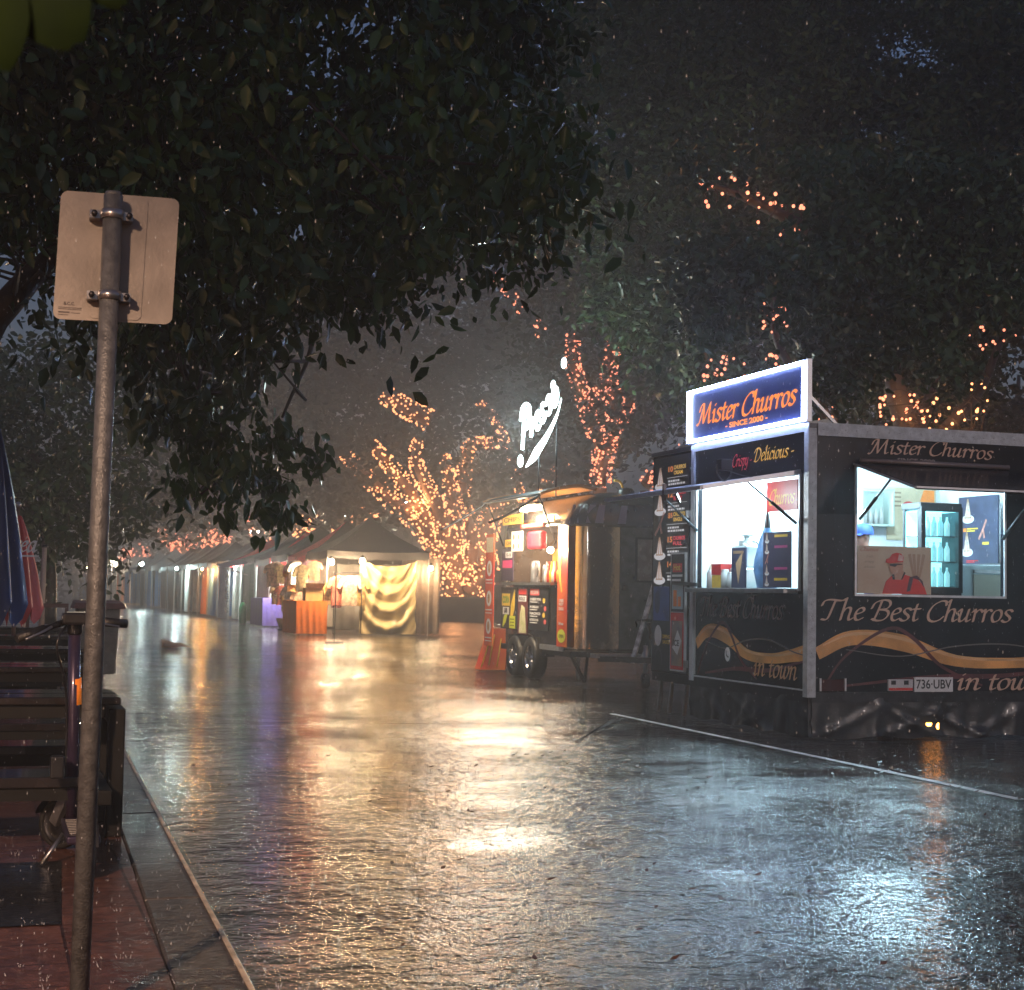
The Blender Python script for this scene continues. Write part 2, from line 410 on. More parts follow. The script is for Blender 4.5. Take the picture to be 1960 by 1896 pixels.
pave_m = wet_material('wet_paving', (.10, .042, .03), (.21, .09, .06), .18, .4, .3, .10, brick=True)
kerb_m = wet_material('wet_concrete', (.05, .045, .04), (.12, .105, .09), .15, .4, .35, .15)
def KX(Y): return .81 + .028 * (Y - 4.9)
mb = MB(); mb.add([(-200, -30, 0), (260, -30, 0), (260, 480, 0), (-200, 480, 0)], [(0, 1, 2, 3)])
mb.build('road', road_m, kind='structure')
mb = MB()
def slab(mb, o0, o1, Y0, Y1, z0, z1):
    a0 = KX(Y0) + o0 if o0 > -50 else o0; b0 = KX(Y1) + o0 if o0 > -50 else o0
    vs = [(x, y, z) for z in (z0, z1) for x, y in ((a0, Y0), (KX(Y0) + o1, Y0), (KX(Y1) + o1, Y1), (b0, Y1))]
    mb.add(vs, [(3, 2, 1, 0), (4, 5, 6, 7), (0, 1, 5, 4), (1, 2, 6, 5), (2, 3, 7, 6), (3, 0, 4, 7)])
slab(mb, -90, -.225, -20, 120, -.05, .12)
mb.build('footpath', pave_m, kind='structure')
mb = MB()
y = -20.0
while y < 120:
    slab(mb, -.222, .02, y, y + 2.39, -.05, .124); y += 2.4
mb.build('kerb', kerb_m, kind='structure', bevel=.012)
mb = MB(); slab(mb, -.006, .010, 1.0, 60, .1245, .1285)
mb.build('kerb_edge_highlight', M('kerb_edge_glint', (.6, .48, .34), .3, var=.5, vs=9, bump=.4), kind='structure')  # wet highlight along the rounded kerb edge, painted as a thin pale strip
line_m = M('worn_white_paint', (.75, .77, .78), .5, var=.45, vs=5, bump=.2, bs=80)
mb = MB(); mb.add([(6.68, 9.2, .004), (6.76, 9.2, .004), (6.76, 16.6, .004), (6.68, 16.6, .004)], [(0, 1, 2, 3)])
mb.build('road_marking', line_m, kind='structure')
mb = MB(); mb.add([(5.1, 13.4, .004), (5.1, 13.48, .004), (6.6, 16.2, .004), (6.68, 16.16, .004)], [(0, 1, 3, 2)])
mb.build('road_marking', M('faint_white_paint', (.12, .12, .12), .2, var=.4, vs=6), kind='structure')
seam_m = M('tar_seam', (.008, .008, .008), .3, var=.3, vs=9, bump=.2)
for j, pts in enumerate((((1.0, 15.2), (4, 15.6), (7.2, 15.0)), ((3.0, 27.0), (7, 26.4), (12, 27.2)))):
    q = spline([(*p_, 0) for p_ in pts], 12); mb = MB(); vs = []
    for i_, c_ in enumerate(q):
        d_ = q[min(i_ + 1, len(q) - 1)] - q[max(i_ - 1, 0)]; d_ = d_ / np.linalg.norm(d_); nn_ = np.array([-d_[1], d_[0], 0]); w_ = .008 + .004 * math.sin(i_ * 1.7)
        c2_ = c_ + nn_ * .02 * math.sin(i_ * .9 + j); vs += [c2_ + nn_ * w_ + [0, 0, .003], c2_ - nn_ * w_ + [0, 0, .003]]
    mb.add(vs, [(2 * k_, 2 * k_ + 1, 2 * k_ + 3, 2 * k_ + 2) for k_ in range(len(q) - 1)]); mb.build('road_seam', seam_m, kind='structure')
# dark band of smooth tiles across the footpath
mb = MB(); mb.add([(-6, 6.0, .124), (.30, 6.0, .124), (.36, 7.35, .124), (-6, 7.35, .124)], [(0, 1, 2, 3)])
mb.build('footpath_tiles', wet_material('dark_wet_tiles', (.012, .013, .014), (.03, .03, .03), .12, .3, .5, .1, brick=True), kind='structure')

# ------------------------------------------------------------------ churros van
VX, VY, VY2, VX2, VZ0, VZ1 = 7.36, 13.27, 17.0, 10.5, .46, 2.95
van = thing('food_van', (VX + 1.3, VY + 1.8, 0), 'black churros food van with two lit windows and a light framed roof sign', 'food van')
S = Frame((VX, VY, 0), (0, -1, 0), (0, 0, 1), .002)          # service side, x runs -3.73 (far) .. 0 (corner)
Ef = Frame((VX, VY, 0), (1, 0, 0), (0, 0, 1), .002)          # end side, x runs 0 .. 2.7
t = .05
mb = MB()  # service side wall with the opening
wy0, wy1, wz0, wz1 = 13.47, 15.76, 1.43, 2.52
mb.box(VX, VX + t, VY + t, VY2, VZ0, wz0); mb.box(VX, VX + t, VY + t, VY2, wz1, VZ1)
mb.box(VX, VX + t, VY + t, wy0, wz0, wz1); mb.box(VX, VX + t, wy1, VY2, wz0, wz1)
mb.build('side_wall', black_panel, van)
ex0, ex1, ez0, ez1 = 7.85, 9.5, 1.39, 2.6
mb = MB()
mb.box(VX, VX2, VY, VY + t, VZ0, ez0); mb.box(VX, VX2, VY, VY + t, ez1, VZ1)
mb.box(VX, ex0, VY, VY + t, ez0, ez1); mb.box(ex1, VX2, VY, VY + t, ez0, ez1)
mb.build('end_wall', black_panel, van)
mb = MB(); mb.box(VX2 - t, VX2, VY + t, VY2, VZ0, VZ1); mb.build('side_wall', black_panel, van)
mb = MB(); mb.box(VX + t, VX2 - t, VY2 - t, VY2, VZ0, VZ1); mb.build('end_wall', black_panel, van)
mb = MB(); mb.box(VX - .02, VX2 + .02, VY - .02, VY2 + .02, VZ1, VZ1 + .045); mb.build('roof', dark_metal, van)
mb = MB(); mb.box(VX + .01, VX2 - .01, VY + .01, VY2 - .01, VZ0 - .1, VZ0 - .002); mb.build('chassis', dark_metal, van)
# lining
mb = MB(); mb.box(VX + t + .002, VX2 - t - .002, 15.77, 15.82, VZ0 + .05, VZ1 - .04)
mb.box(VX2 - t - .03, VX2 - t - .002, VY + t + .002, 15.768, VZ0 + .05, VZ1 - .04)
mb.box(VX + t + .002, VX2 - t - .032, VY + t + .002, 15.768, VZ1 - .035, VZ1 - .004)
mb.build('wall_lining', white_wall, van)
mb = MB(); mb.box(VX + t + .002, VX2 - t - .032, VY + t + .002, VY2 - t - .032, VZ0, VZ0 + .04); mb.build('floor', M('floor_vinyl', (.2, .2, .2), .5, var=.1), van)
# trims
mb = MB(); mb.box(VX - .03, VX + .06, VY - .012, VY - .002, VZ0 - .05, VZ1 + .05); mb.box(VX - .03, VX - .003, VY - .002, VY + .075, VZ0 - .05, VZ1 + .05)
mb.build('corner_trim', alu, van)
mb = MB(); mb.box(VX + .06, VX2 + .02, VY - .03, VY - .021, VZ1 - .07, VZ1 + .055); mb.build('roof_trim', alu, van)
mb = MB(); mb.box(VX - .03, VX - .021, VY + .076, 15.8, VZ1 - .03, VZ1 + .06); mb.build('roof_trim', alu_white, van)
mb = MB(); mb.box(VX - .025, VX - .004, 15.82, 15.9, VZ0 - .04, VZ1 + .05); mb.build('door_post', alu_white, van)
mb = MB(); mb.box(VX - .012, VX - .004, 13.38, 15.8, VZ0 + .005, VZ0 + .02); mb.box(VX - .012, VX - .004, 15.78, 15.8, VZ0 + .03, wz0 - .02)
mb.build('panel_edge', alu_white, van)
def frame_of(mb, fr, x0, y0, x1, y1, wd, d0, d1):
    for a, b, c, d in ((x0 - wd, y0 - wd, x1 + wd, y0), (x0 - wd, y1, x1 + wd, y1 + wd), (x0 - wd, y0, x0, y1), (x1, y0, x1 + wd, y1)):
        P = [fr.o + fr.x * p + fr.y * q + fr.n * k for k in (d0, d1) for p, q in ((a, b), (c, b), (c, d), (a, d))]
        mb.add(P, [(3, 2, 1, 0), (4, 5, 6, 7), (0, 1, 5, 4), (1, 2, 6, 5), (2, 3, 7, 6), (3, 0, 4, 7)])
mb = MB(); frame_of(mb, S, -(wy1 - VY), wz0, -(wy0 - VY), wz1, .025, .002, .02); mb.build('window_frame', alu_white, van)
mb = MB(); frame_of(mb, Ef, ex0 - VX, ez0, ex1 - VX, ez1, .022, .002, .02); mb.build('window_frame', alu_white, van)
mb = MB(); mb.box(VX - .16, VX + .42, wy0 + .03, wy1 - .02, wz0 - .05, wz0 - .003); mb.build('serving_counter', steel, van, bevel=.006)
mb = MB(); mb.box(VX + .1, VX2 - t - .04, VY + t + .03, VY + .5, ez0 - .06, ez0 - .02); mb.build('serving_counter', steel, van)
# service hatch (drooping a little), with stays
def hatch(name, P, th, mat, stays, edge):
    h = MB(); a, b, c, d = [np.array(p, float) for p in P]; nrm = np.cross(b - a, d - a); nrm /= np.linalg.norm(nrm)
    h.add([a, b, c, d] + [q + nrm * th for q in (a, b, c, d)], [(3, 2, 1, 0), (4, 5, 6, 7), (0, 1, 5, 4), (1, 2, 6, 5), (2, 3, 7, 6), (3, 0, 4, 7)])
    o = h.build(name, mat, van)
    e = MB()
    for p, q in ((a, b), (b, c), (c, d)): e.bar(p + nrm * th / 2, q + nrm * th / 2, .03, th + .012)
    e.build('hatch_edge', edge, o)
    for p, q in stays:
        s_ = MB(); s_.tube([p, (np.array(p) + q) / 2], .011, 6); s_.tube([(np.array(p) + q) / 2, q], .017, 6); s_.build('gas_strut', dark_metal, o)
    return o
h1 = hatch('hatch', [(VX - .02, 13.44, 2.56), (VX - 1.05, 13.44, 2.37), (VX - 1.05, 15.86, 2.37), (VX - .02, 15.86, 2.56)], .03, M('hatch_skin', (.2, .2, .22), .35, var=.2), 
      [((VX - .5, 13.62, 2.45), (VX - .02, 13.5, 2.05)), ((VX - .5, 15.7, 2.45), (VX - .02, 15.74, 2.05))], alu_white)
h2 = hatch('hatch', [(7.82, VY - .02, 2.64), (7.82, 12.2, 2.36), (9.9, 12.2, 2.36), (9.9, VY - .02, 2.64)], -.03, black_panel,
      [((8.0, 12.85, 2.5), (7.87, VY - .03, 2.1)), ((9.58, 12.75, 2.47), (9.47, VY - .03, 1.95))], alu_white)
m_ = MB(); m_.tube([(7.86, VY - .06, 2.66), (9.52, VY - .06, 2.66)], .022, 8); m_.build('hatch_hinge', M('grey_bar', (.25, .2, .19), .4, metal=.4), h2)
for P4, hh in (([(VX - .05, 13.47, 2.545), (VX - 1.02, 13.47, 2.367), (VX - 1.02, 15.83, 2.367), (VX - .05, 15.83, 2.545)], h1), ([(7.85, VY - .05, 2.60), (7.85, 12.23, 2.335), (9.87, 12.23, 2.335), (9.87, VY - .05, 2.60)], h2)):
    mb = MB(); mb.add([np.array(q) - [0, 0, .008] for q in P4], [(0, 1, 2, 3)]); mb.build('hatch_lining', M('hatch_bounce_white', (.75, .78, .8), .4, var=.05), hh)  # white sheets added under both hatches to bounce the window light
mb = MB(); mb.tube([(VX - .5, 14.1, 2.44), (VX - .5, 15.2, 2.44)], .014, 8); mb.build('added_hatch_tube', M('strip_emit', (1, 1, 1), .4, emit=(.8, .95, 1), es=10), h1)  # tube and its lamp are added here to brighten the counter fronts
lamp('added_hatch_fill', (VX - .5, 14.65, 2.38), 16, (.8, .93, 1), .1)
# work light on the service hatch
wl = thing('work_light', (6.75, 13.9, 2.45), 'small square black work light on a bracket on top of the open serving hatch', 'work light')
mb = MB(); mb.box(6.69, 6.81, 13.82, 13.92, 2.56, 2.67); mb.build('lamp_housing', M('matt_black', (.008, .008, .008), .7), wl, bevel=.008)
mb = MB(); mb.tube(spline([(6.67, 13.87, 2.62), (6.68, 13.87, 2.52), (6.75, 13.87, 2.46), (6.82, 13.87, 2.52), (6.83, 13.87, 2.62)]), .007, 6); mb.build('bracket', dark_metal, wl)
mb = MB(); mb.tube(spline([(6.75, 13.82, 2.56), (6.9, 13.7, 2.5), (7.1, 13.6, 2.49), (7.3, 13.55, 2.56)]), .005, 5); mb.build('cable', black_plastic, wl)
cl = thing('clamp', (VX - .85, 14.5, 2.36), 'dark spring clamp gripping the lower edge of the open serving hatch', 'clamp')
mb = MB(); mb.bar((VX - 1.02, 14.1, 2.34), (VX - .82, 14.45, 2.28), .03); mb.bar((VX - 1.05, 14.3, 2.44), (VX - 1.05, 14.3, 2.27), .03); mb.build('clamp_body', M('clamp_brown', (.1, .06, .05), .4), cl)
# prints on the service side (x negative = far)
def dec(fr, name, mat, parent, fn):
    mb = MB(); fn(mb); return mb.build(name, mat, parent)
def lab(fr, name, m2, mat, parent, x, y, sx, sy, k=1): mb = MB(); fr.put(mb, m2, x, y, sx, sy, k); return mb.build(name, mat, parent)
sy = lambda Y: -(Y - VY)
lab(S, 'lettering', script_text('- Crispy -'), red_letter, van, sy(14.98), 2.69, .52, .12, 7)
lab(S, 'lettering', script_text('Delicious -', wt=1.15), yellow_letter, van, sy(14.42), 2.71, .85, .13, 7)
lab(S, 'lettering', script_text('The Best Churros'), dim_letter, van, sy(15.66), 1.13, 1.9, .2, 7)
lab(S, 'lettering', script_text('in town', wt=1.1), M('peach_letters', (.62, .33, .16), .4, var=.1), van, sy(14.38), .56, .9, .19, 7)
lab(Ef, 'lettering', script_text('Mister Churros', arc=.12), tan_letter, van, .60, 2.73, 1.42, .135, 7)
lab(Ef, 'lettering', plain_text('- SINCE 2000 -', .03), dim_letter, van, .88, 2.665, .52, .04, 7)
lab(Ef, 'lettering', script_text('The Best Churros'), tan_letter, van, .10, 1.14, 2.15, .19, 7)
lab(Ef, 'lettering', script_text('in town', wt=1.05), tan_letter, van, 1.6, .48, 1.0, .17, 7)
gold = M('gold_swoosh', (.75, .36, .10), .35, var=.35, vs=2.2, coat=.3)
gold2 = M('pale_gold_swoosh', (.75, .45, .2), .35, var=.2, vs=3)
maroon = M('maroon_swoosh', (.10, .015, .02), .35, var=.3)
greyl = M('grey_swoosh', (.14, .12, .11), .4)
def swooshes(fr, x0, x1):
    L = x1 - x0; q = lambda pts: [(x0 + a * L, b) for a, b in pts]
    for nm, mt, pts, wd, k in (
        ('swoosh', gold, [(0, .82), (.12, .97), (.3, .93), (.5, .76), (.72, .74), (.88, .78), (1, .82)], [.12, .14, .16, .11, .1, .12, .15], 1),
        ('swoosh', gold2, [(.02, .9), (.13, 1.01), (.3, .97), (.5, .8), (.72, .77), (.9, .81), (1, .86)], [.012, .03, .035, .03, .02, .03, .02], 2),
        ('swoosh', maroon, [(.02, .5), (.1, .8), (.25, 1.06), (.34, .98), (.45, .7), (.6, .52)], [.02, .03, .04, .02], 3),
        ('swoosh', greyl, [(.1, .86), (.3, .8), (.5, .9), (.7, .92), (.9, .83), (1, .8)], [.008, .014, .01], 4),
        ('swoosh', maroon, [(.1, .52), (.4, .6), (.7, .62), (1, .74)], [.02, .05, .02], 5)):
        mb = MB(); fr.ribbon(mb, q(pts), wd, k); mb.build(nm, mt, van)
swooshes(S, sy(15.76), -.1); swooshes(Ef, .08, 3.1)
mb = MB(); S.ell(mb, sy(14.98), .74, .065, .075, 6); mb.build('round_sticker', white_paint, van)
mb = MB(); S.ribbon(mb, [(sy(14.98) - .03, .78), (sy(14.98) - .02, .73), (sy(14.98) + .03, .71)], .016, 7); mb.build('telephone_mark', black_print, van)
# number plate and lamps on the end
pl = MB(); pl.box(VX + 1.12, VX + 1.55, VY - .022, VY - .006, .46, .6); pl = pl.build('number_plate', white_paint, van, bevel=.003)
Pf = Frame((VX, VY - .0225, 0), (1, 0, 0), (0, 0, 1), .002)
lab(Pf, 'plate_characters', plain_text('736·UBV', .015), black_print, pl, 1.14, .49, .39, .09)
tl = MB(); tl.box(VX + .83, VX + 1.1, VY - .03, VY - .006, .47, .58); tl = tl.build('light_bar', M('clear_lens', (.6, .6, .62), .2), van, bevel=.004)
for a in (.86, 1.0):
    mb = MB(); mb.box(VX + a, VX + a + .05, VY - .033, VY - .0305, .53, .57); mb.build('lens', black_plastic, tl)
mb = MB(); mb.box(VX + .835, VX + 1.095, VY - .033, VY - .0305, .475, .5); mb.build('reflector', red_print, tl)
mb = MB(); mb.box(VX + .12, VX + .36, VY - .02, VY - .006, .47, .58); mb = mb.build('tail_light', M('dark_red_lens', (.06, .008, .01), .15), van, bevel=.004)
for a in (.1, .365):
    q = MB(); q.box(VX + a, VX + a + .015, VY - .024, VY - .006, .47, .59); q.build('reflector', white_paint, mb)
mb = MB(); mb.box(VX + 1.28, VX + 1.42, VY + .02, VY + .1, .10, .16); mb.build('marker_lamp', M('amber_lamp', (.8, .3, .05), .3, emit=(1, .35, .05), es=9), van)
# side door with its menu
dp = MB(); dp.box(VX - .02, VX - .003, 15.95, 16.93, VZ0 + .02, VZ1 - .03); dp = dp.build('door_panel', M('door_black', (.016, .017, .024), .3, var=.3, vs=4), van)
D = Frame((VX - .02, VY, 0), (0, -1, 0), (0, 0, 1), .003)
glow_w = M('glow_white', (.7, .7, .72), .4, emit=(1, .97, 1), es=.16, nosample=True); glow_y = M('glow_yellow', (.8, .5, .06), .4, emit=(1, .6, .1), es=.2, nosample=True); glow_o = M('glow_orange', (.8, .25, .05), .4, emit=(1, .3, .08), es=.2, nosample=True); glow_r = M('glow_red', (.6, .03, .06), .4, emit=(1, .06, .1), es=.2, nosample=True)  # these door prints glow by added emission; no lamp stands behind them
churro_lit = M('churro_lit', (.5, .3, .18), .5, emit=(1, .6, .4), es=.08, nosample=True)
churro = M('churro_brown', (.5, .3, .17), .5, var=.4, vs=30)
def menu_item(fr, parent, x, y, s, word, price, kind='cup', k=1, wm=None, pm=None, wht=None):
    wht = wht or white_paint
    """plate with a heap, price block, name in two lines and small print"""
    mb = MB()
    if kind == 'cup':
        fr.ell(mb, x + .15 * s, y + .04 * s, .15 * s, .065 * s, k)
        mb.build('plate_picture', wht, parent)
        mb = MB(); fr.poly(mb, [(x + .06 * s, y + .05 * s), (x + .24 * s, y + .05 * s), (x + .2 * s, y + .2 * s), (x + .165 * s, y + .34 * s), (x + .135 * s, y + .34 * s), (x + .1 * s, y + .2 * s)], k + 1)
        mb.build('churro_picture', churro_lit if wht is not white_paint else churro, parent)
        mb = MB()
        for a in (-.05, 0, .05): fr.poly(mb, [(x + (.14 + a) * s, y + .07 * s), (x + (.17 + a) * s, y + .07 * s), (x + (.158 + a * .4) * s, y + .3 * s)], k + 2)
        mb.build('cream_picture', wht, parent)
    else:
        fr.ribbon(mb, [(x + .02 * s, y), (x + .14 * s, y + .16 * s), (x + .26 * s, y + .36 * s)], .05 * s, k)
        fr.ribbon(mb, [(x + .2 * s, y + .02 * s), (x + .16 * s, y + .2 * s)], .05 * s, k + 1)
        mb.build('churro_picture', M('churro_pink', (.55, .25, .2), .4, var=.3, vs=30), parent)
    if word is None: return
    mb = MB(); fr.put(mb, plain_text(price, .03), x + .36 * s, y + .25 * s, .12 * s, .09 * s, k + 1); mb.build('price', pm or orange_print, parent)
    mb = MB()
    fr.put(mb, plain_text(word[0], .03), x + .5 * s, y + .28 * s, .3 * s, .065 * s, k + 1); fr.put(mb, plain_text(word[1], .03), x + .5 * s, y + .2 * s, .22 * s, .06 * s, k + 1)
    mb.build('item_name', wm or yellow_print, parent)
    mb = MB(); fr.rect(mb, x + .33 * s, y + .155 * s, x + .84 * s, y + .162 * s, k + 1)
    for j, (a, b) in enumerate(((.36, .64), (.36, .78))):
        xx = x + a * s
        while xx < x + b * s:
            ww = random.uniform(.03, .08) * s; fr.rect(mb, xx, y + (.09 - .05 * j) * s, min(xx + ww, x + b * s), y + (.12 - .05 * j) * s, k + 1); xx += ww + .012 * s
    mb.build('small_print', wht, parent)
items = [(2.58, ('CHURROS', 'CREAM'), '10', 'cup', None), (2.29, ('CHURROS', 'BERRY'), '12', 'cup', red_print), (2.05, ('CHURROS', 'SINGLE'), '$5', 'stick', None),
         (1.78, ('CHURROS', 'FULL'), '15', 'cup', red_print), (1.5, ('CHURROS', 'CHOCO'), '14', 'cup', None)]
D3 = Frame((VX - .02, VY, 0), (0, -1.5, 0), (0, 0, 1), .002)
for yy, wd, pr, kd, wm in items: menu_item(D3, dp, sy(16.9) / 1.5, yy - .02, .72, wd, pr, kd, wm=glow_r if wm else glow_y, pm=glow_o, wht=glow_w)
mb = MB(); D.rect(mb, sy(16.9), 1.05, sy(16.45), 1.44, 1); mb.build('blue_print', blue_print, dp)
mb = MB(); D.ell(mb, sy(16.75), .88, .1, .12, 2); mb.build('oval_print', white_paint, dp)
mb = MB(); D.ell(mb, sy(16.73), .62, .1, .13, 2); mb.build('oval_ring', M('grey_print', (.08, .08, .09), .4), dp)
mb = MB(); D.ell(mb, sy(16.73), .6, .085, .115, 3); mb.build('oval_centre', black_print, dp)
mb = MB(); D.ell(mb, sy(16.78), 1.26, .08, .13, 2); mb.build('oval_print', M('dark_blue_print', (.03, .04, .14), .4), dp)
for q, (a, wds) in enumerate(((.9, 'DIPPING'), (.84, 'SAUCE'))): lab(D, 'item_name', plain_text(wds, .03), yellow_print, dp, sy(16.62), a - .05, .2, .045, 2)
pb = MB(); pb.box(VX - .05, VX - .024, 15.97, 16.36, .5, 1.82); pb = pb.build('poster_frame', alu_white, van)
P2 = Frame((VX - .05, VY, 0), (0, -1, 0), (0, 0, 1), .003)
a, b = sy(16.34), sy(15.99)
mb = MB(); P2.rect(mb, a, .52, b, .88 + .27, 1); mb.build('poster', red_print, pb)
mb = MB(); P2.rect(mb, a, 1.16, b, 1.8, 1); mb.build('poster', black_print, pb)
mb = MB(); P2.rect(mb, a + .03, 1.19, b - .02, 1.46, 2); mb.build('picture', M('pale_blue_print', (.4, .5, .55), .4), pb)
mb = MB(); P2.rect(mb, a + .08, 1.22, a + .17, 1.4, 3); P2.rect(mb, a + .2, 1.22, a + .28, 1.33, 3); mb.build('cup_picture', orange_print, pb)
mb = MB(); P2.rect(mb, a + .05, 1.6, b - .05, 1.7, 2); mb.build('title_block', red_print, pb)
lab(P2, 'title', plain_text('Hot', .03), yellow_print, pb, a + .08, 1.62, .18, .07, 3)
mb = MB(); P2.rect(mb, a + .03, 1.55, b - .04, 1.575, 2); P2.rect(mb, a + .03, 1.5, b - .08, 1.525, 2); mb.build('small_print', white_paint, pb)
mb = MB(); P2.poly(mb, [(a + .03, .56), (b - .03, .56), (b - .03, 1.06), (a + .03, 1.06)], 2); mb.build('picture', M('tan_print', (.4, .28, .18), .4, col2=(.12, .14, .2), vs=4), pb)
mb = MB(); P2.poly(mb, [(a + .06, .76), (a + .2, .68), (b - .04, .84), (a + .2, .96)], 3); mb.build('card_picture', white_paint, pb)
lab(P2, 'title', plain_text('ICE', .03), black_print, pb, a + .09, .78, .16, .07, 4)
mb = MB(); mb.box(VX - .06, VX - .02, 15.93, 15.97, .55, .63); mb.box(VX - .06, VX - .02, 15.93, 15.97, 2.2, 2.28); mb.build('door_hinge', steel, van)
mb = MB(); mb.bar((VX - .06, 15.6, 1.46), (VX - .06, 16.2, 1.48), .04); mb.build('door_latch', dark_metal, van)
# roof sign
sg = MB(); sg.box(VX - .045, VX - .005, VY + .02, 15.93, VZ1 + .062, 3.6); sg = sg.build('roof_sign', M('sign_face', (.02, .025, .07), .3, emit=(.05, .08, .36), es=.13, var=.3, vs=3), van)
G = Frame((VX - .045, VY, 0), (0, -1, 0), (0, 0, 1), .004)
led = M('led_strip', (1, 1, 1), .4, emit=(.42, .56, 1), es=26)
mb = MB(); frame_of(mb, G, sy(15.9), VZ1 + .1, -.06, 3.565, .03, .002, .025); mb.build('led_strip', led, sg)
mb = MB(); mb.box(VX - .047, VX + .006, VY - .004, VY + .018, VZ1 + .062, 3.61); mb.build('sign_end', alu_white, sg)
for yy in (13.6, 14.7, 15.8):
    mb = MB(); mb.bar((VX, yy, 3.45), (VX + .5, yy, VZ1 + .05), .03); mb.build('sign_brace', steel, sg)
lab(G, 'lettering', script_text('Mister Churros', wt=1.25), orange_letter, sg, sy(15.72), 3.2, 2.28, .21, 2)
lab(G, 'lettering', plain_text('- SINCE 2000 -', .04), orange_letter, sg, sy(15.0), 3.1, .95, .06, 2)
for a in (13.5, 14.6, 15.7): pass
# seams and rivets of the panels
mb = MB()
for xx in (7.62, 9.74): mb.box(VX + xx - 7.36 - .002, VX + xx - 7.36 + .002, VY - .0015, VY - .0005, VZ0 + .02, VZ1 - .08)
mb.build('panel_seam', M('seam_dark', (.002, .002, .002), .6), van)
mb = MB()
for i in range(26): mb.ball((VX + .12 + i * .118, VY - .032, VZ1 - .01), .006, 6)
for i in range(22): mb.ball((VX + .015, VY - .013, VZ0 + .02 + i * .115), .006, 6)
mb.build('trim_rivets', steel, van); van.children[-1]['kind'] = 'stuff'
# roof vent
vt = thing('roof_vent', (8.35, 15.2, VZ1), 'pale square vent hood on the roof of the churros van', 'vent')
mb = MB(); mb.add([(8.15, 14.9, VZ1 + .05), (8.55, 14.9, VZ1 + .05), (8.55, 15.3, VZ1 + .05), (8.15, 15.3, VZ1 + .05), (8.16, 14.9, 3.2), (8.55, 14.9, 3.27), (8.55, 15.3, 3.27), (8.16, 15.3, 3.2)],
   [(3, 2, 1, 0), (4, 5, 6, 7), (0, 1, 5, 4), (1, 2, 6, 5), (2, 3, 7, 6), (3, 0, 4, 7)]); mb.build('vent_hood', M('galvanised', (.3, .3, .27), .45, metal=.4, var=.4, vs=14), vt)
# skirt
def skirt(name, fr, x0, x1, seed, ztop=.45, amp=.03):
    r_ = random.Random(seed); n = 90; m = 14; vs = []
    f = [(r_.uniform(4, 30), r_.uniform(0, 6.3), r_.uniform(.2, 1)) for _ in range(7)]
    diag = [(r_.uniform(0, 1), r_.uniform(-.5, .5), r_.uniform(.02, .05)) for _ in range(8)]
    for j in range(m + 1):
        v = j / m
        for i in range(n + 1):
            u = i / n; X = x0 + (x1 - x0) * u
            d = sum(c * math.sin(a * X + b + v * 1.5) for a, b, c in f) / 4 * amp * (v ** .7)
            for c, sl, wd in diag:
                q = (u - c - sl * v) / wd; d += .03 * math.exp(-q * q) * v
            z = ztop * (1 - v) + .012 + .03 * v * (1 + math.sin(9 * X + 1)) * .5
            vs.append(fr.o + fr.x * X + fr.y * z + fr.n * (d - .02))
    mb = MB(); mb.add(vs, [(j * (n + 1) + i, j * (n + 1) + i + 1, (j + 1) * (n + 1) + i + 1, (j + 1) * (n + 1) + i) for j in range(m) for i in range(n)], True)
    return mb.build(name, tarp, van)
skirt('skirt', S, sy(15.95), -.0, 3); skirt('skirt', Ef, .0, 3.1, 5)
for yy in (16.2, 16.6, 16.9):
    mb = MB(); mb.bar((VX + .1, yy, .4), (VX + .02, yy - .08, .01), .035); mb.build('stand_leg', steel, van)
# ---- inside the van
mb = MB(); mb.tube([(8.0, 14.0, 2.86), (8.0, 15.5, 2.86)], .02, 8); mb.build('tube_lamp', M('tube_emit', (1, 1, 1), .4, emit=(.7, .95, 1), es=20), van)
mb = MB(); mb.tube([(8.2, 13.7, 2.86), (9.6, 13.7, 2.86)], .02, 8); mb.build('tube_lamp', MATS['tube_emit'], van)
lamp('van_lamp', (8.0, 15.3, 2.7), 95, (.55, .85, 1), .12); lamp('van_lamp', (8.7, 14.0, 2.7), 80, (.55, .85, 1), .12)
B_ = lambda X: Frame((X, 0, 0), (1, 0, 0), (0, 0, 1))
fr_ = thing('drinks_fridge', (9.27, 14.2, .5), 'tall black glass door drinks fridge glowing cyan inside the churros van', 'fridge')
fx0, fx1, fy0, fy1, fz0, fz1 = 9.03, 9.52, 14.0, 14.36, .52, 2.34
mb = MB(); mb.box(fx0, fx1, fy0, fy1, fz0, 1.45); mb.box(fx0, fx1, fy0, fy1, 2.27, fz1); mb.box(fx0 + .02, fx1, fy1 - .03, fy1, 1.45, 2.27); mb.box(fx1 - .03, fx1, fy0 + .05, fy1 - .03, 1.45, 2.27)
mb.build('cabinet', black_plastic, fr_, bevel=.008)
mb = MB()
frame_of(mb, Frame((0, fy0, 0), (1, 0, 0), (0, 0, 1)), fx0 + .05, 1.47, fx1 - .05, 2.25, .05, -.03, .015); mb.build('door_frame', black_plastic, fr_)
mb = MB(); mb.box(fx0 + .03, fx1 - .035, fy1 - .05, fy1 - .035, 1.47, 2.26); mb.box(fx0 + .03, fx1 - .035, fy0 + .03, fy1 - .05, 2.25, 2.262); mb.build('light_panel', M('fridge_glow', (.5, .9, 1), .4, emit=(.25, .85, 1), es=1.1), fr_)
mb = MB(); mb.box(fx0, fx0 + .015, fy0 + .03, fy0 + .06, 1.45, 2.27); mb.box(fx0, fx0 + .015, fy1 - .06, fy1 - .031, 1.45, 2.27); mb.build('side_rail', black_plastic, fr_)
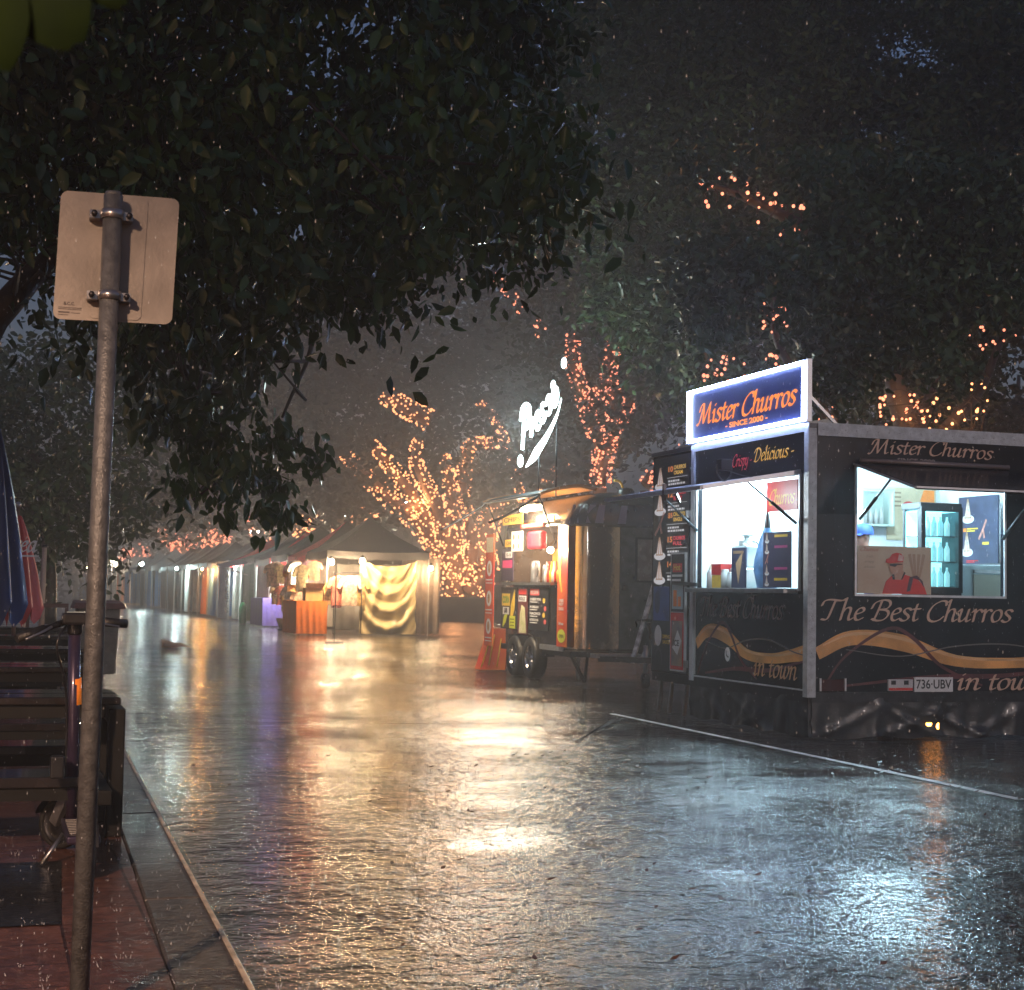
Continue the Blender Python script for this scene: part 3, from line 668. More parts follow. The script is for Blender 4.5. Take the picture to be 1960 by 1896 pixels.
for zz in (1.48, 1.74, 2.0):
    s_ = MB(); s_.box(fx0 + .03, fx1 - .04, fy0 + .04, fy1 - .055, zz - .01, zz); s_ = s_.build('shelf', steel, fr_)
    for i in range(5):
        b = MB(); cx = fx0 + .08 + i * .078; col = [(.1, .5, .7), (.7, .9, .95), (.15, .6, .65)][i % 3]
        b.lathe((cx, fy0 + .12, zz), [(0, 0), (.028, .002), (.028, .13), (.011, .17), (.011, .2), (0, .2)], 10)
        b.build('bottle', M('bottle_%d' % (i % 3), col, .15, emit=(.3, .8, .9), es=.35, nosample=True), s_)
# white shelf cabinet and poster at the back wall
back = Frame((0, 15.768, 0), (1, 0, 0), (0, 0, 1))
cb = thing('wall_cabinet', (9.4, 15.6, 2.0), 'pale open wall cabinet holding small bottles on the left inside the end window', 'cabinet')
mb = MB(); frame_of(mb, Frame((0, 15.52, 0), (1, 0, 0), (0, 0, 1)), 9.27, 2.18, 9.64, 2.56, .02, 0, .02); mb.box(9.27, 9.64, 15.7, 15.74, 2.18, 2.56); mb.box(9.25, 9.27, 15.52, 15.74, 2.16, 2.58); mb.box(9.64, 9.66, 15.52, 15.74, 2.16, 2.58); mb.box(9.27, 9.64, 15.52, 15.7, 2.16, 2.18); mb.build('cabinet_box', M('sage_panel', (.45, .55, .5), .5), cb)
for i in range(4):
    b = MB(); b.lathe((9.34 + i * .07, 15.6, 2.185), [(0, 0), (.028, 0), (.028, .1), (.01, .15 + .04 * (i % 2)), (0, .2)], 8); b.build('bottle', M('grey_bottle', (.5, .5, .48), .3), cb)
def board(name, fr, x0, y0, x1, y1, mat, label, cat, group=None, th=.015):
    r_ = thing(name, fr.pt((x0 + x1) / 2, y0), label, cat, group)
    mb = MB(); P = [fr.o + fr.x * p + fr.y * q + fr.n * k for k in (.001, th) for p, q in ((x0, y0), (x1, y0), (x1, y1), (x0, y1))]
    mb.add(P, [(3, 2, 1, 0), (4, 5, 6, 7), (0, 1, 5, 4), (1, 2, 6, 5), (2, 3, 7, 6), (3, 0, 4, 7)]); b = mb.build('board', mat, r_)
    f2 = Frame(fr.o + fr.n * th, fr.x, fr.y, .002); return r_, b, f2
r_, b, f2 = board('poster', back, 9.72, 2.02, 10.36, 2.62, cream, 'yellow and cream churros poster on the back wall above the drinks fridge', 'poster')
mb = MB(); f2.poly(mb, [(10.15, 2.47), (10.34, 2.42), (10.34, 2.6), (10.2, 2.6)]); mb.build('printed_sun', orange_print, b)
mb = MB(); f2.ell(mb, 10.0, 2.42, .08, .045); mb.build('printed_cap', red_print, b)
mb = MB(); [f2.rect(mb, 9.78, 2.55 - .05 * i, 9.9, 2.57 - .05 * i) for i in range(4)]; mb.build('small_print', M('brown_print', (.3, .2, .12), .5), b)
rw = Frame((9.32, 15.6, 0), (1, 0, 0), (0, 0, 1))
r_, b, f2 = board('menu_board', Frame((10.41, 15.4, 0), (0, -1, 0), (0, 0, 1)), .05, 1.75, .78, 2.5, M('menu_slate', (.05, .06, .11), .4, var=.2), 'dark menu board with plates of churros on the right inside the end window', 'menu board')
menu_item(f2, b, .12, 2.22, .75, None, '', 'cup'); menu_item(f2, b, .1, 1.85, .75, None, '', 'cup'); menu_item(f2, b, .42, 2.02, .6, None, '', 'stick')
mb = MB(); f2.rect(mb, .14, 2.11, .2, 2.15); mb.build('price', orange_print, b)
mb = MB(); f2.rect(mb, .21, 2.135, .42, 2.15); f2.rect(mb, .21, 2.11, .36, 2.125); f2.rect(mb, .5, 1.96, .62, 1.99); mb.build('item_name', yellow_print, b)
mb = MB(); f2.rect(mb, .2, 1.78, .42, 1.792); f2.rect(mb, .2, 1.765, .36, 1.775); mb.build('item_name', red_print, b)
bx = thing('storage_bench', (10.0, 14.5, .5), 'pale work cabinet with a beige front panel on the right inside the end window', 'cabinet')
mb = MB(); mb.box(9.72, 10.3, 14.3, 14.8, .52, 1.72); mb.build('cabinet_body', M('pale_blue_metal', (.45, .55, .58), .4, metal=.3), bx, bevel=.01)
mb = MB(); mb.box(9.86, 10.26, 14.28, 14.298, .6, 1.62); mb.build('front_panel', M('beige_panel', (.42, .42, .34), .5), bx)
mb = MB(); mb.box(9.86, 10.26, 14.27, 14.297, 1.635, 1.67); mb.build('handle', steel, bx)
# poster with a printed man leaning in the end window
pz = Frame((0, VY + .03, 0), (1, 0, 0), (0, 0, 1))
r_, b, f2 = board('poster', Frame((0, VY + .02, 0), (1, 0, 0), (0, 0, 1)), 7.87, 1.395, 8.68, 1.85, M('peach_print', (.5, .36, .25), .45, col2=(.6, .5, .38), vs=2.5), 'peach poster of a man in red cap and shirt in the end window', 'poster')
def P_(name, mat, *polys, k=1):
    mb = MB()
    for q in polys: f2.poly(mb, [(7.87 + x * .81, 1.395 + y * .455) for x, y in q], k)
    mb.build(name, mat, b)
brown_pr = M('brown_print', (.3, .2, .12), .5)
for px in (.7, .76, .83, .9):
    mb = MB(); f2.ribbon(mb, [(7.87 + (.8 + (px - .8) * .3) * .81, 1.395 + .3 * .455), (7.87 + px * .81, 1.395 + .85 * .455)], [.02, .035], 1); mb.build('printed_churro', M('peach_brown', (.42, .27, .18), .5), b)
P_('printed_shirt', red_print, [(.33, 0), (.94, 0), (.9, .18), (.8, .33), (.62, .42), (.47, .4), (.38, .26)], k=2)
P_('printed_strap', M('dark_print', (.08, .04, .06), .5), [(.66, .05), (.71, .07), (.75, .34), (.84, .3), (.9, .14), (.88, .28), (.8, .4), (.7, .36)], k=3)
P_('printed_neck', skin, [(.48, .3), (.6, .3), (.62, .5), (.48, .45)], k=3)
P_('printed_collar', black_print, [(.47, .3), (.5, .3), (.49, .42), (.455, .4)], [(.58, .3), (.6, .31), (.645, .45), (.625, .47)], k=4)
P_('printed_face', skin, [(.43, .48), (.46, .42), (.5, .4), (.56, .44), (.61, .52), (.61, .68), (.44, .68), (.42, .58)], k=4)
P_('printed_glasses', black_print, [(.43, .59), (.5, .57), (.53, .61), (.6, .62), (.6, .635), (.5, .64), (.43, .63)], k=5)
P_('printed_cap', red_print, [(.37, .66), (.42, .64), (.61, .68), (.62, .78), (.58, .85), (.52, .87), (.46, .84), (.42, .75), (.38, .73)], k=5)
P_('printed_cap_panel', M('pink_print', (.6, .35, .35), .5), [(.53, .7), (.61, .7), (.61, .8), (.55, .84)], k=6)
lab(f2, 'lettering', script_text('Churros'), M('dim_red_print', (.45, .14, .1), .5), b, 7.9, 1.8, .2, .035, 1)
for i, wds in enumerate(('fresh', 'crispy', 'delicious')): lab(f2, 'lettering', script_text(wds), M('grey_brown_print', (.3, .24, .18), .5), b, 7.96 - .01 * i, 1.74 - .05 * i, .08 + .02 * i, .022, 1)
# things behind the serving window
top = wz0 - .003
r_, b, f2 = board('hanging_sign', Frame((VX + .12, VY, 0), (0, -1, 0), (0, 0, 1)), sy(14.36), 2.2, sy(13.72), 2.5, red_print, 'red hanging sign reading Churros in the serving window', 'sign')
lab(f2, 'lettering', script_text('Churros', wt=1.2), M('yellow_letters_bright', (.9, .5, .05), .4), b, sy(14.3), 2.27, .54, .14)
cm = thing('churro_machine', (VX + .3, 15.2, top), 'pale steel churro machine with a dark red panel on the serving counter', 'machine')
pale = M('pale_steel', (.6, .68, .68), .3, metal=.4)
mb = MB(); mb.box(VX + .15, VX + .5, 15.0, 15.55, top, top + .22); mb.box(VX + .25, VX + .45, 15.1, 15.45, top + .22, top + .46); mb.build('machine_body', pale, cm, bevel=.02)
mb = MB(); mb.lathe((VX + .35, 15.28, top + .46), [(.09, 0), (.09, .05), (.03, .06), (.03, .1), (.1, .11), (0, .13)], 14); mb.build('hopper', pale, cm)
mb = MB(); mb.tube(spline([(VX + .35, 15.13, top + .5), (VX + .35, 15.03, top + .48), (VX + .35, 14.99, top + .36)]), .008, 6); mb.build('lever', dark_metal, cm)
mb = MB(); mb.box(VX + .235, VX + .248, 15.12, 15.38, top + .24, top + .4); mb.build('control_panel', M('maroon_panel', (.25, .02, .04), .4), cm)
jr = thing('squeeze_bottle', (VX + .1, 15.62, top), 'white squeeze bottle at the far end of the serving counter', 'bottle')
mb = MB(); mb.lathe((VX + .1, 15.62, top), [(0, 0), (.05, 0), (.05, .16), (.03, .2)], 14); mb.build('bottle_body', M('milk_plastic', (.7, .72, .75), .3), jr)
mb = MB(); mb.lathe((VX + .1, 15.62, top + .2), [(.03, 0), (.012, .06), (0, .07)], 10); mb.build('nozzle', M('tan_plastic', (.6, .5, .35), .4), jr)
bxs = thing('sauce_box', (VX + .1, 15.4, top), 'yellow and red carton on the serving counter beside the squeeze bottle', 'carton')
mb = MB(); mb.box(VX + .05, VX + .2, 15.28, 15.5, top, top + .14); mb.build('carton_body', yellow_print, bxs)
mb = MB(); mb.box(VX + .045, VX + .205, 15.275, 15.505, top + .142, top + .26); mb.build('carton_top', red_print, bxs)
for yy, hh in ((15.1, .14), (15.24, .17)):
    g = thing('jar', (VX + .08, yy, top), ('shorter' if hh < .15 else 'taller') + ' clear jar in front of the churro machine on the serving counter', 'jar')
    mb = MB(); mb.lathe((VX + .08, yy, top), [(0, 0), (.045, 0), (.045, hh), (.035, hh + .01)], 14); mb.build('jar_body', M('clear_jar', (.6, .68, .7), .15), g)
    mb = MB(); mb.lathe((VX + .08, yy, top + hh + .01), [(.04, 0), (.04, .02), (0, .022)], 14); mb.build('lid', pale, g)
r_, b, f2 = board('counter_sign', Frame((VX + .06, VY, 0), (0, -1, 0), (0, 0, 1)), sy(15.02), top, sy(14.7), top + .42, M('navy_print', (.04, .05, .1), .4), 'narrow dark upright sign with a cone picture on the serving counter', 'sign')
mb = MB(); f2.poly(mb, [(sy(14.86), top + .04), (sy(14.79), top + .25), (sy(14.76), top + .38), (sy(14.92), top + .26)]); mb.build('cone_picture', M('cone_print', (.5, .35, .2), .5), b)
mb = MB(); f2.rect(mb, sy(14.98), top + .36, sy(14.74), top + .39); mb.build('title', M('brown_print', (.3, .2, .12), .5), b)
um = thing('folded_umbrella', (VX + .2, 14.52, top), 'blue folded counter umbrella with a thin dark tip in the serving window', 'umbrella')
mb = MB(); mb.lathe((VX + .2, 14.52, top), [(.1, 0), (.14, .2), (.13, .3), (.08, .5), (.035, .62)], 14); mb.build('canopy', M('blue_cloth', (.1, .25, .5), .5, var=.3), um)
mb = MB(); mb.lathe((VX + .2, 14.52, top + .62), [(.035, 0), (.025, .1), (.012, .16), (.012, .4), (0, .42)], 10); mb.build('pole', black_plastic, um)
r_, b, f2 = board('price_list', Frame((VX + .05, VY, 0), (0, -1, 0), (0, 0, 1)), sy(14.29), top + .01, sy(13.72), top + .56, M('menu_slate2', (.05, .05, .1), .4), 'narrow dark price list with five churro pictures in the serving window', 'menu board')
for i in range(5): menu_item(f2, b, sy(14.25), top + .03 + .107 * i, .3, None, '', 'stick' if i == 2 else 'cup')
mb = MB(); [f2.rect(mb, sy(14.05), top + .08 + .107 * i, sy(13.78), top + .105 + .107 * i) for i in (0, 4)]; mb.build('item_name', yellow_print, b)
mb = MB(); [f2.rect(mb, sy(14.05), top + .08 + .107 * i, sy(13.78), top + .105 + .107 * i) for i in (1, 3)]; mb.build('item_name', M('magenta_print', (.5, .08, .25), .4), b)
bk = thing('backing_screen', (VX + .4, 13.8, 1.9), 'blue and white display panel hanging under the red Churros sign in the serving window', 'panel')
mb = MB(); mb.box(VX + .3, VX + .33, 13.55, 13.98, 1.98, 2.16); mb.build('screen', M('screen_blue', (.1, .3, .5), .3), bk)
mb = MB(); frame_of(mb, Frame((VX + .3, VY, 0), (0, -1, 0), (0, 0, 1)), sy(13.95), 2.0, sy(13.6), 2.14, .02, .002, .012); mb.build('screen_frame', pale, bk)
cp = thing('cup_stack', (VX + .15, 13.58, top), 'stack of brown paper cups at the near end of the serving counter', 'cups')
for i in range(5):
    mb = MB(); mb.lathe((VX + .15, 13.58, top + .05 * i), [(.03, 0), (.04, .1), (.043, .1)], 12); mb.build('cup', M('paper_cup', (.4, .22, .15), .5), cp)

# ------------------------------------------------------------------ person in the van
def _unused(name, chains, mat, parent, sub=2, root=0):
    """one continuous skin surface from joint chains: chains of (x,y,z,r); a chain may start with an index into all points"""
    pts = []; ed = []; rad = []
    for ch in chains:
        prev = None
        for q in ch:
            if isinstance(q, int): prev = q; continue
            pts.append(q[:3]); rad.append(q[3]); i = len(pts) - 1
            if prev is not None: ed.append((prev, i))
            prev = i
    base = np.zeros(3); p = parent
    while p is not None: base += np.array(p.location); p = p.parent
    me = bpy.data.meshes.new(name); me.from_pydata([tuple(np.array(q) - base) for q in pts], ed, [])
    me.materials.append(mat)
    o = bpy.data.objects.new(name, me); COL.objects.link(o); o.parent = parent
    m = o.modifiers.new('skin', 'SKIN'); m.use_smooth_shade = True
    for i, v in enumerate(me.skin_vertices[0].data if me.skin_vertices else []): v.radius = (rad[i], rad[i]); v.use_root = i == root
    s_ = o.modifiers.new('sub', 'SUBSURF'); s_.levels = sub; s_.render_levels = sub
    return o
person = thing('person', (8.72, 14.45, .5), 'person in a blue cap bending behind the peach poster inside the churros van', 'person')
px, py, pz_ = 8.72, 14.45, .5
me_ = bpy.data.meshes.new('tmp')
def body_mesh(name, chains, mat, parent, sub=2):
    me = bpy.data.meshes.new(name); pts = []; ed = []; rad = []
    for ch in chains:
        prev = None
        for q in ch:
            if isinstance(q, int): prev = q; continue
            pts.append(q[:3]); rad.append(q[3]); i = len(pts) - 1
            if prev is not None: ed.append((prev, i))
            prev = i
    base = np.zeros(3); p = parent
    while p is not None: base += np.array(p.location); p = p.parent
    me.from_pydata([tuple(np.array(q) - base) for q in pts], ed, []); me.materials.append(mat)
    o = bpy.data.objects.new(name, me); COL.objects.link(o); o.parent = parent
    bpy.context.view_layer.objects.active = o
    m = o.modifiers.new('skin', 'SKIN'); m.use_smooth_shade = True
    if not me.skin_vertices:
        bpy.ops.mesh.customdata_skin_add()
    for i, v in enumerate(me.skin_vertices[0].data): v.radius = (rad[i], rad[i]); v.use_root = (i == 0)
    s_ = o.modifiers.new('sub', 'SUBSURF'); s_.levels = sub; s_.render_levels = sub
    return o
F_ = lambda dx, dy, dz, r: (px + dx, py + dy, pz_ + dz, r)
ch = [[F_(.1, 0, .86, .13), F_(.07, 0, 1.02, .13), F_(.02, 0, 1.18, .14), F_(-.04, 0, 1.3, .11), F_(-.07, 0, 1.36, .055), F_(-.09, 0, 1.4, .06), F_(-.1, 0, 1.45, .085), F_(-.1, 0, 1.5, .085), F_(-.1, 0, 1.54, .05)]]
n0 = 9
for s_ in (-1, 1):
    ch.append([0, F_(.1, .1 * s_, .8, .09), F_(.06, .11 * s_, .45, .06), F_(.1, .11 * s_, .1, .045), F_(.08, .11 * s_, .04, .04), F_(-.06, .12 * s_, .03, .035)]); n0 += 5
    k = n0
    ch.append([3, F_(-.03, .15 * s_, 1.28, .055), F_(-.1, .2 * s_, 1.08, .042), F_(-.28, .16 * s_, .98, .032), F_(-.33, .15 * s_, .97, .03), F_(-.37, .15 * s_, .965, .026)]); n0 += 5
    wr = n0 - 1
    for j, (dy, ln) in enumerate(((-.03, .065), (-.01, .075), (.01, .07), (.03, .055))):
        ch.append([wr, F_(-.40, (.15 * s_) + dy, .96, .009), F_(-.40 - ln * .6, (.15 * s_) + dy, .95, .008), F_(-.40 - ln, (.15 * s_) + dy, .93, .007)]); n0 += 3
    ch.append([wr - 1, F_(-.35, (.15 - .04) * s_, .96, .01), F_(-.385, (.15 - .055) * s_, .95, .008)]); n0 += 2
body_mesh('body', ch, skin, person)
sh = M('blue_shirt', (.05, .1, .3), .6, var=.2)
body_mesh('shirt', [[F_(.1, 0, .8, .15), F_(.07, 0, 1.02, .15), F_(.02, 0, 1.18, .16), F_(-.04, 0, 1.29, .12)], [3, F_(-.03, .16, 1.28, .075), F_(-.07, .19, 1.15, .065)], [3, F_(-.03, -.16, 1.28, .075), F_(-.07, -.19, 1.15, .065)]], sh, person)
body_mesh('trousers', [[F_(.1, 0, .84, .14), F_(.1, 0, .76, .13)], [1, F_(.1, .1, .7, .105), F_(.06, .11, .45, .08), F_(.1, .11, .12, .06)], [1, F_(.1, -.1, .7, .105), F_(.06, -.11, .45, .08), F_(.1, -.11, .12, .06)]], M('dark_trousers', (.03, .03, .035), .7), person)
hc = np.array([px - .1, py, pz_ + 1.5])
mb = MB()
mb.ball(hc + [-.085, -.035, -.005], .012, 8); mb.ball(hc + [-.085, .035, -.005], .012, 8)
mb.build('eyes', M('eye_dark', (.03, .02, .02), .2), person)
mb = MB(); mb.ball(hc + [-.1, 0, -.035], .018, 8, (1, .8, 1.3)); mb.build('nose', skin, person)
mb = MB(); mb.ball(hc + [-.088, 0, -.075], .02, 8, (.4, 1, .3)); mb.build('mouth', M('lips', (.4, .12, .1), .4), person)
for s_ in (-1, 1):
    mb = MB(); mb.ball(hc + [0, .085 * s_, -.01], .025, 8, (.8, .4, 1.2)); mb.build('ear', skin, person)
capm = M('blue_cap_cloth', (.02, .07, .42), .7, var=.15)
mb = MB(); mb.lathe(hc + [0.01, 0, .02], [(.108, -.01), (.108, .02), (.1, .055), (.075, .085), (.04, .1), (0, .105)], 20); c_ = mb.build('cap', capm, person)
mb = MB(); mb.add([hc + np.array([-.09 * math.cos(a) - (.07 * math.cos(a) if k else 0), .1 * math.sin(a), .01 - (.015 if k else 0) + d]) for d in (0, .006) for k in (0, 1) for a in np.linspace(-1.1, 1.1, 9)],
   [(i, i + 1, 10 + i, 9 + i) for i in range(8)] + [(18 + i, 27 + i, 28 + i, 19 + i) for i in range(8)]); mb.build('cap_peak', capm, c_)
bpy.data.meshes.remove(me_)

# ------------------------------------------------------------------ second food trailer
TX, TY, TY2, TX2, TZ0, TZ1 = 8.12, 21.7, 25.05, 10.1, .5, 2.36
tr = thing('food_trailer', (9.1, 23.4, 0), 'black round-roofed food trailer with red banners and a glowing orange serving hatch', 'food trailer')
copper = M('mirror_steel', (.75, .6, .5), .1, metal=1, bump=.25, bs=3.5)
tblack = M('trailer_black', (.03, .026, .026), .22, var=.4, vs=4, coat=.5)
T = Frame((TX, TY, 0), (0, -1, 0), (0, 0, 1)); ty = lambda Y: -(Y - TY)
TE = Frame((0, TY, 0), (1, 0, 0), (0, 0, 1))
# body shell: round corners in plan, wall with a serving opening
def rounded_wall(z0, z1, mat, name):
    mb = MB(); pts = []
    r_ = .35
    for cx, cy_, a0 in ((TX + r_, TY + r_, 180), (TX2 - r_, TY + r_, 270), (TX2 - r_, TY2 - r_, 0), (TX + r_, TY2 - r_, 90)):
        for k in range(9): a = R(a0 + 90 * k / 8); pts.append((cx + r_ * math.cos(a), cy_ + r_ * math.sin(a)))
    return pts
pts = rounded_wall(0, 0, None, None); n_ = len(pts)
def loft(mb, ring, zs, sc_=None, smooth=True, skip=lambda i, j: False, ctr=((TX + TX2) / 2, (TY + TY2) / 2)):
    o = []
    for j, z in enumerate(zs):
        k = 1 if sc_ is None else sc_[j]
        o += [(ctr[0] + (x - ctr[0]) * k, ctr[1] + (y - ctr[1]) * (1 - (1 - k) * .55), z) for x, y in ring]
    m = len(ring)
    mb.add(o, [(j * m + i, j * m + (i + 1) % m, (j + 1) * m + (i + 1) % m, (j + 1) * m + i) for j in range(len(zs) - 1) for i in range(m) if not skip(i, j)], smooth)
side_i = n_ - 1   # the flat service side runs between the last ring point and the first
mb = MB(); loft(mb, pts, [TZ0, 1.5]); mb.build('lower_body', tblack, tr)
mb = MB(); loft(mb, pts, [1.5, TZ1], skip=lambda i, j: i == side_i); mb.build('upper_body', tblack, tr)
# bright steel wrap on the near rounded corner
ring = [(x - .006 * (1 if x < 9 else 0), y - .006) for x, y in pts[:9]] + [(TX + .75, TY - .006)]
mb = MB(); m = len(ring); mb.add([(x, y, z) for z in (TZ0 + .03, TZ1 - .03) for x, y in ring], [(i, i + 1, m + i + 1, m + i) for i in range(m - 1)], True)
mb.build('steel_wrap', copper, tr)
mb = MB(); mb.add([(x, TY - .007, z) for z in (TZ0 + .03, TZ1 - .03) for x in (TX + .76, TX + .9, TX2 - .36)], [(0, 1, 4, 3), (1, 2, 5, 4)]); mb.build('end_panel', M('brushed_dark_steel', (.10, .10, .10), .3, metal=.7, bump=.4, bs=6, var=.3), tr)
mb = MB(); mb.add([(TX + 1.03, TY - .012, 1.55), (TX2 - .4, TY - .012, 1.55), (TX2 - .4, TY - .012, 2.16), (TX + 1.03, TY - .012, 2.16)], [(0, 1, 2, 3)]); mb.build('end_window', M('dusty_window', (.2, .19, .17), .25, var=.15), tr)
mb = MB(); frame_of(mb, TE, TX + 1.03, 1.55, TX2 - .4, 2.16, .03, .008, .02); mb.build('window_frame', dark_metal, tr)
# round roof
zs = [TZ1, TZ1 + .14, TZ1 + .3, TZ1 + .42, TZ1 + .5, TZ1 + .54]; ss = [1.015, .97, .86, .68, .45, .12]
mb = MB(); loft(mb, pts, zs, ss); mb.build('roof', M('roof_black', (.03, .03, .04), .22, var=.3, coat=.5), tr)
for k in range(5):
    a = (.12, .2, .3, .42, .55)[k]
    mb = MB(); i0 = 2 + k * 2
    x0, y0_ = pts[min(i0, 8)] if i0 <= 8 else (TX + .35 + (i0 - 8) * .18, TY)
    mb.add([(x0 + dx, y0_ + dy, z) for dx, dy, z in ((-.012, -.03, TZ1 + .02), (.12, -.03, TZ1 + .02), (.2, .1, TZ1 + .3), (.1, .1, TZ1 + .3))], [(0, 1, 2, 3)])
    mb.build('roof_stripe', M('grey_stripe', (.16, .17, .26), .3), tr)
# floor / frame / wheels
mb = MB(); mb.box(TX + .02, TX2 - .02, TY + .06, TY2, TZ0 - .09, TZ0 - .003); mb.build('chassis', dark_metal, tr)
mb = MB(); mb.box(TX - .01, TX + .01, TY + .3, 23.05, TZ0 - .02, TZ0 + .06); mb.build('side_rail', alu, tr)
mb = MB(); mb.box(TX + .3, TX2 - .4, TY - .25, TY - .02, TZ0 - .09, TZ0 - .03); mb.build('step_plate', alu, tr)
def wheel(cx, cy_, cz, r_, parent):
    w_ = MB(); w_.lathe((cx, cy_, cz), [(r_ * .62, -.1), (r_ * .93, -.105), (r_, -.07), (r_, .07), (r_ * .93, .105), (r_ * .62, .1)], 32, 'x'); w_ = w_.build('wheel', rubber, parent)
    q = MB(); q.lathe((cx, cy_, cz), [(r_ * .62, -.095), (r_ * .58, -.08), (r_ * .55, -.02)], 32, 'x'); q.lathe((cx, cy_, cz), [(0, -.075), (r_ * .14, -.075), (r_ * .16, -.03)], 20, 'x')
    for k in range(6):
        a = 2 * math.pi * k / 6; q.bar((cx - .05, cy_ + r_ * .12 * math.cos(a), cz + r_ * .12 * math.sin(a)), (cx - .06, cy_ + r_ * .6 * math.cos(a), cz + r_ * .6 * math.sin(a)), .05, .03)
    q.lathe((cx - .0, cy_, cz), [(0, -.02), (r_ * .56, -.02)], 24, 'x')
    q.build('rim', M('chrome_rim', (.7, .7, .72), .15, metal=1), w_); return w_
wheel(TX + .04, 24.2, .325, .325, tr); wheel(TX + .04, 23.4, .325, .325, tr)
mb = MB(); arc = [(TX - .03, 23.8 + .82 * math.cos(a), .36 + .36 * math.sin(a)) for a in np.linspace(0, math.pi, 13)]
mb.add([(x + dx, y, z) for dx in (0, .25) for x, y, z in arc], [(i, i + 1, 14 + i, 13 + i) for i in range(12)], True)
mb.build('mudguard', dark_metal, tr)
mb = MB(); mb.box(TX - .004, TX - .001, 23.0, 24.6, TZ0, .66); mb.build('wheel_well', M('well_black', (.008, .008, .008), .8), tr)
# jockey wheel, drawbar, stands
mb = MB(); mb.bar((8.5, TY - .2, .4), (9.1, TY - 1.3, .42), .08); mb.bar((9.7, TY - .2, .4), (9.1, TY - 1.3, .42), .08); mb.build('drawbar', dark_metal, tr)
jw = MB(); jw.tube([(8.92, TY - .9, .15), (8.92, TY - .9, .62)], .03, 10); jw = jw.build('jockey_stand', steel, tr)
mb = MB(); mb.lathe((8.92, TY - .9, .12), [(.05, -.03), (.11, -.03), (.115, 0), (.11, .03), (.05, .03)], 20, 'x'); mb.build('jockey_wheel', rubber, jw)
for xx, yy in ((8.5, 22.4), (8.35, 25.0)):
    mb = MB(); mb.bar((xx, yy, .42), (xx, yy, .03), .045); mb.build('stand_leg', steel, tr)
for a, b in (((8.35, 22.3, .42), (8.5, 22.1, .02)), ((8.62, 22.3, .42), (8.5, 22.1, .02))):
    mb = MB(); mb.bar(a, b, .04); mb.build('corner_steady', dark_metal, tr)
st = thing('ramp_pair', (9.0, TY - .3, .4), 'two grey diagonal ramp rails leaning on the rear of the food trailer', 'ramp')
for dx in (0, .28):
    mb = MB(); mb.bar((8.9 + dx * .5, TY - .45, .35), (9.42 + dx, TY - .08, 1.58), .07, .03); mb.build('ramp_rail', M('worn_rail', (.6, .62, .6), .4, metal=.2, var=.5, vs=12), st)
gb = thing('gas_box', (9.4, TY - .3, .4), 'low black storage box on the drawbar of the food trailer', 'box')
mb = MB(); mb.box(9.15, 9.9, TY - .5, TY - .1, .44, .95); mb.build('box_body', tblack, gb, bevel=.02)
mb = MB(); mb.box(9.13, 9.92, TY - .52, TY - .08, .952, .99); mb.build('lid', dark_metal, gb)
# service opening
oy0, oy1 = 22.3, 24.95
mb = MB(); mb.box(TX - .004, TX + .03, TY + .36, oy0, 1.5, TZ1); mb.build('side_panel', tblack, tr)
mb = MB(); mb.box(TX + 1.3, TX + 1.34, oy0 - .3, oy1 - .1, .9, TZ1); mb.build('back_panel', M('ochre_panel', (.4, .22, .08), .5, var=.3, vs=4), tr)
mb = MB(); mb.box(TX - .12, TX + .35, oy0, oy1, 1.46, 1.5); mb.build('serving_counter', steel, tr)
# lifted curved hatch
hm = M('hatch_orange', (.6, .28, .1), .35, var=.3, vs=3)
arc = [(TX + .55, 2.9), (TX + .3, 2.94), (TX + .1, 2.92), (TX - .1, 2.88), (TX - .24, 2.84), (TX - .34, 2.8)]
ar = spline(arc, 4)
for nm, off, mt in (('hatch_lining', 0, hm), ('hatch', .03, M('hatch_matt', (.012, .011, .012), .7))):
    mb = MB(); L = len(ar); mb.add([(p[0], y, p[1] + off) for y in (22.2, 25.0) for p in ar], [(i, i + 1, L + i + 1, L + i) for i in range(L - 1)], True); ho = mb.build(nm, mt, tr)
for y in (22.19, 25.01):
    mb = MB(); mb.tube([(p[0], y, p[1] + .015) for p in ar], .03, 6); mb.build('hatch_rib', M('hatch_rib', (.3, .14, .06), .4), tr)
mb = MB(); mb.tube([(TX - .34, 22.2, 2.8), (TX - .34, 25.0, 2.8)], .02, 6); mb.build('hatch_lip', dark_metal, tr)
mb = MB(); mb.tube(spline([(TX - .32, 24.9, 2.8), (TX - .8, 24.9, 2.5), (TX - 1.1, 24.9, 2.34)]), .022, 6); mb.build('awning_arm', dark_metal, tr)
mb = MB(); mb.tube(spline([(TX - .32, 22.25, 2.8), (TX - .8, 22.25, 2.5), (TX - 1.12, 22.25, 2.36)]), .022, 6); mb.build('awning_arm', dark_metal, tr)
for y in (22.35, 24.9):
    mb = MB(); mb.tube([(TX - .3, y, 2.79), (TX - .02, y, 2.1)], .014, 6); mb.build('gas_strut', dark_metal, tr)
lampm = M('warm_lamp', (1, .9, .7), .4, emit=(1, .72, .38), es=38)
lf = thing('hatch_lamp', (TX - .1, 23.3, 2.72), 'bright warm lamp bar under the curved hatch of the food trailer', 'lamp')
mb = MB(); mb.box(TX - .14, TX - .02, 23.0, 23.7, 2.62, 2.7); mb.build('lamp_panel', lampm, lf)
mb = MB(); mb.box(TX - .15, TX - .01, 22.98, 23.72, 2.702, 2.75); mb.build('lamp_housing', dark_metal, lf)
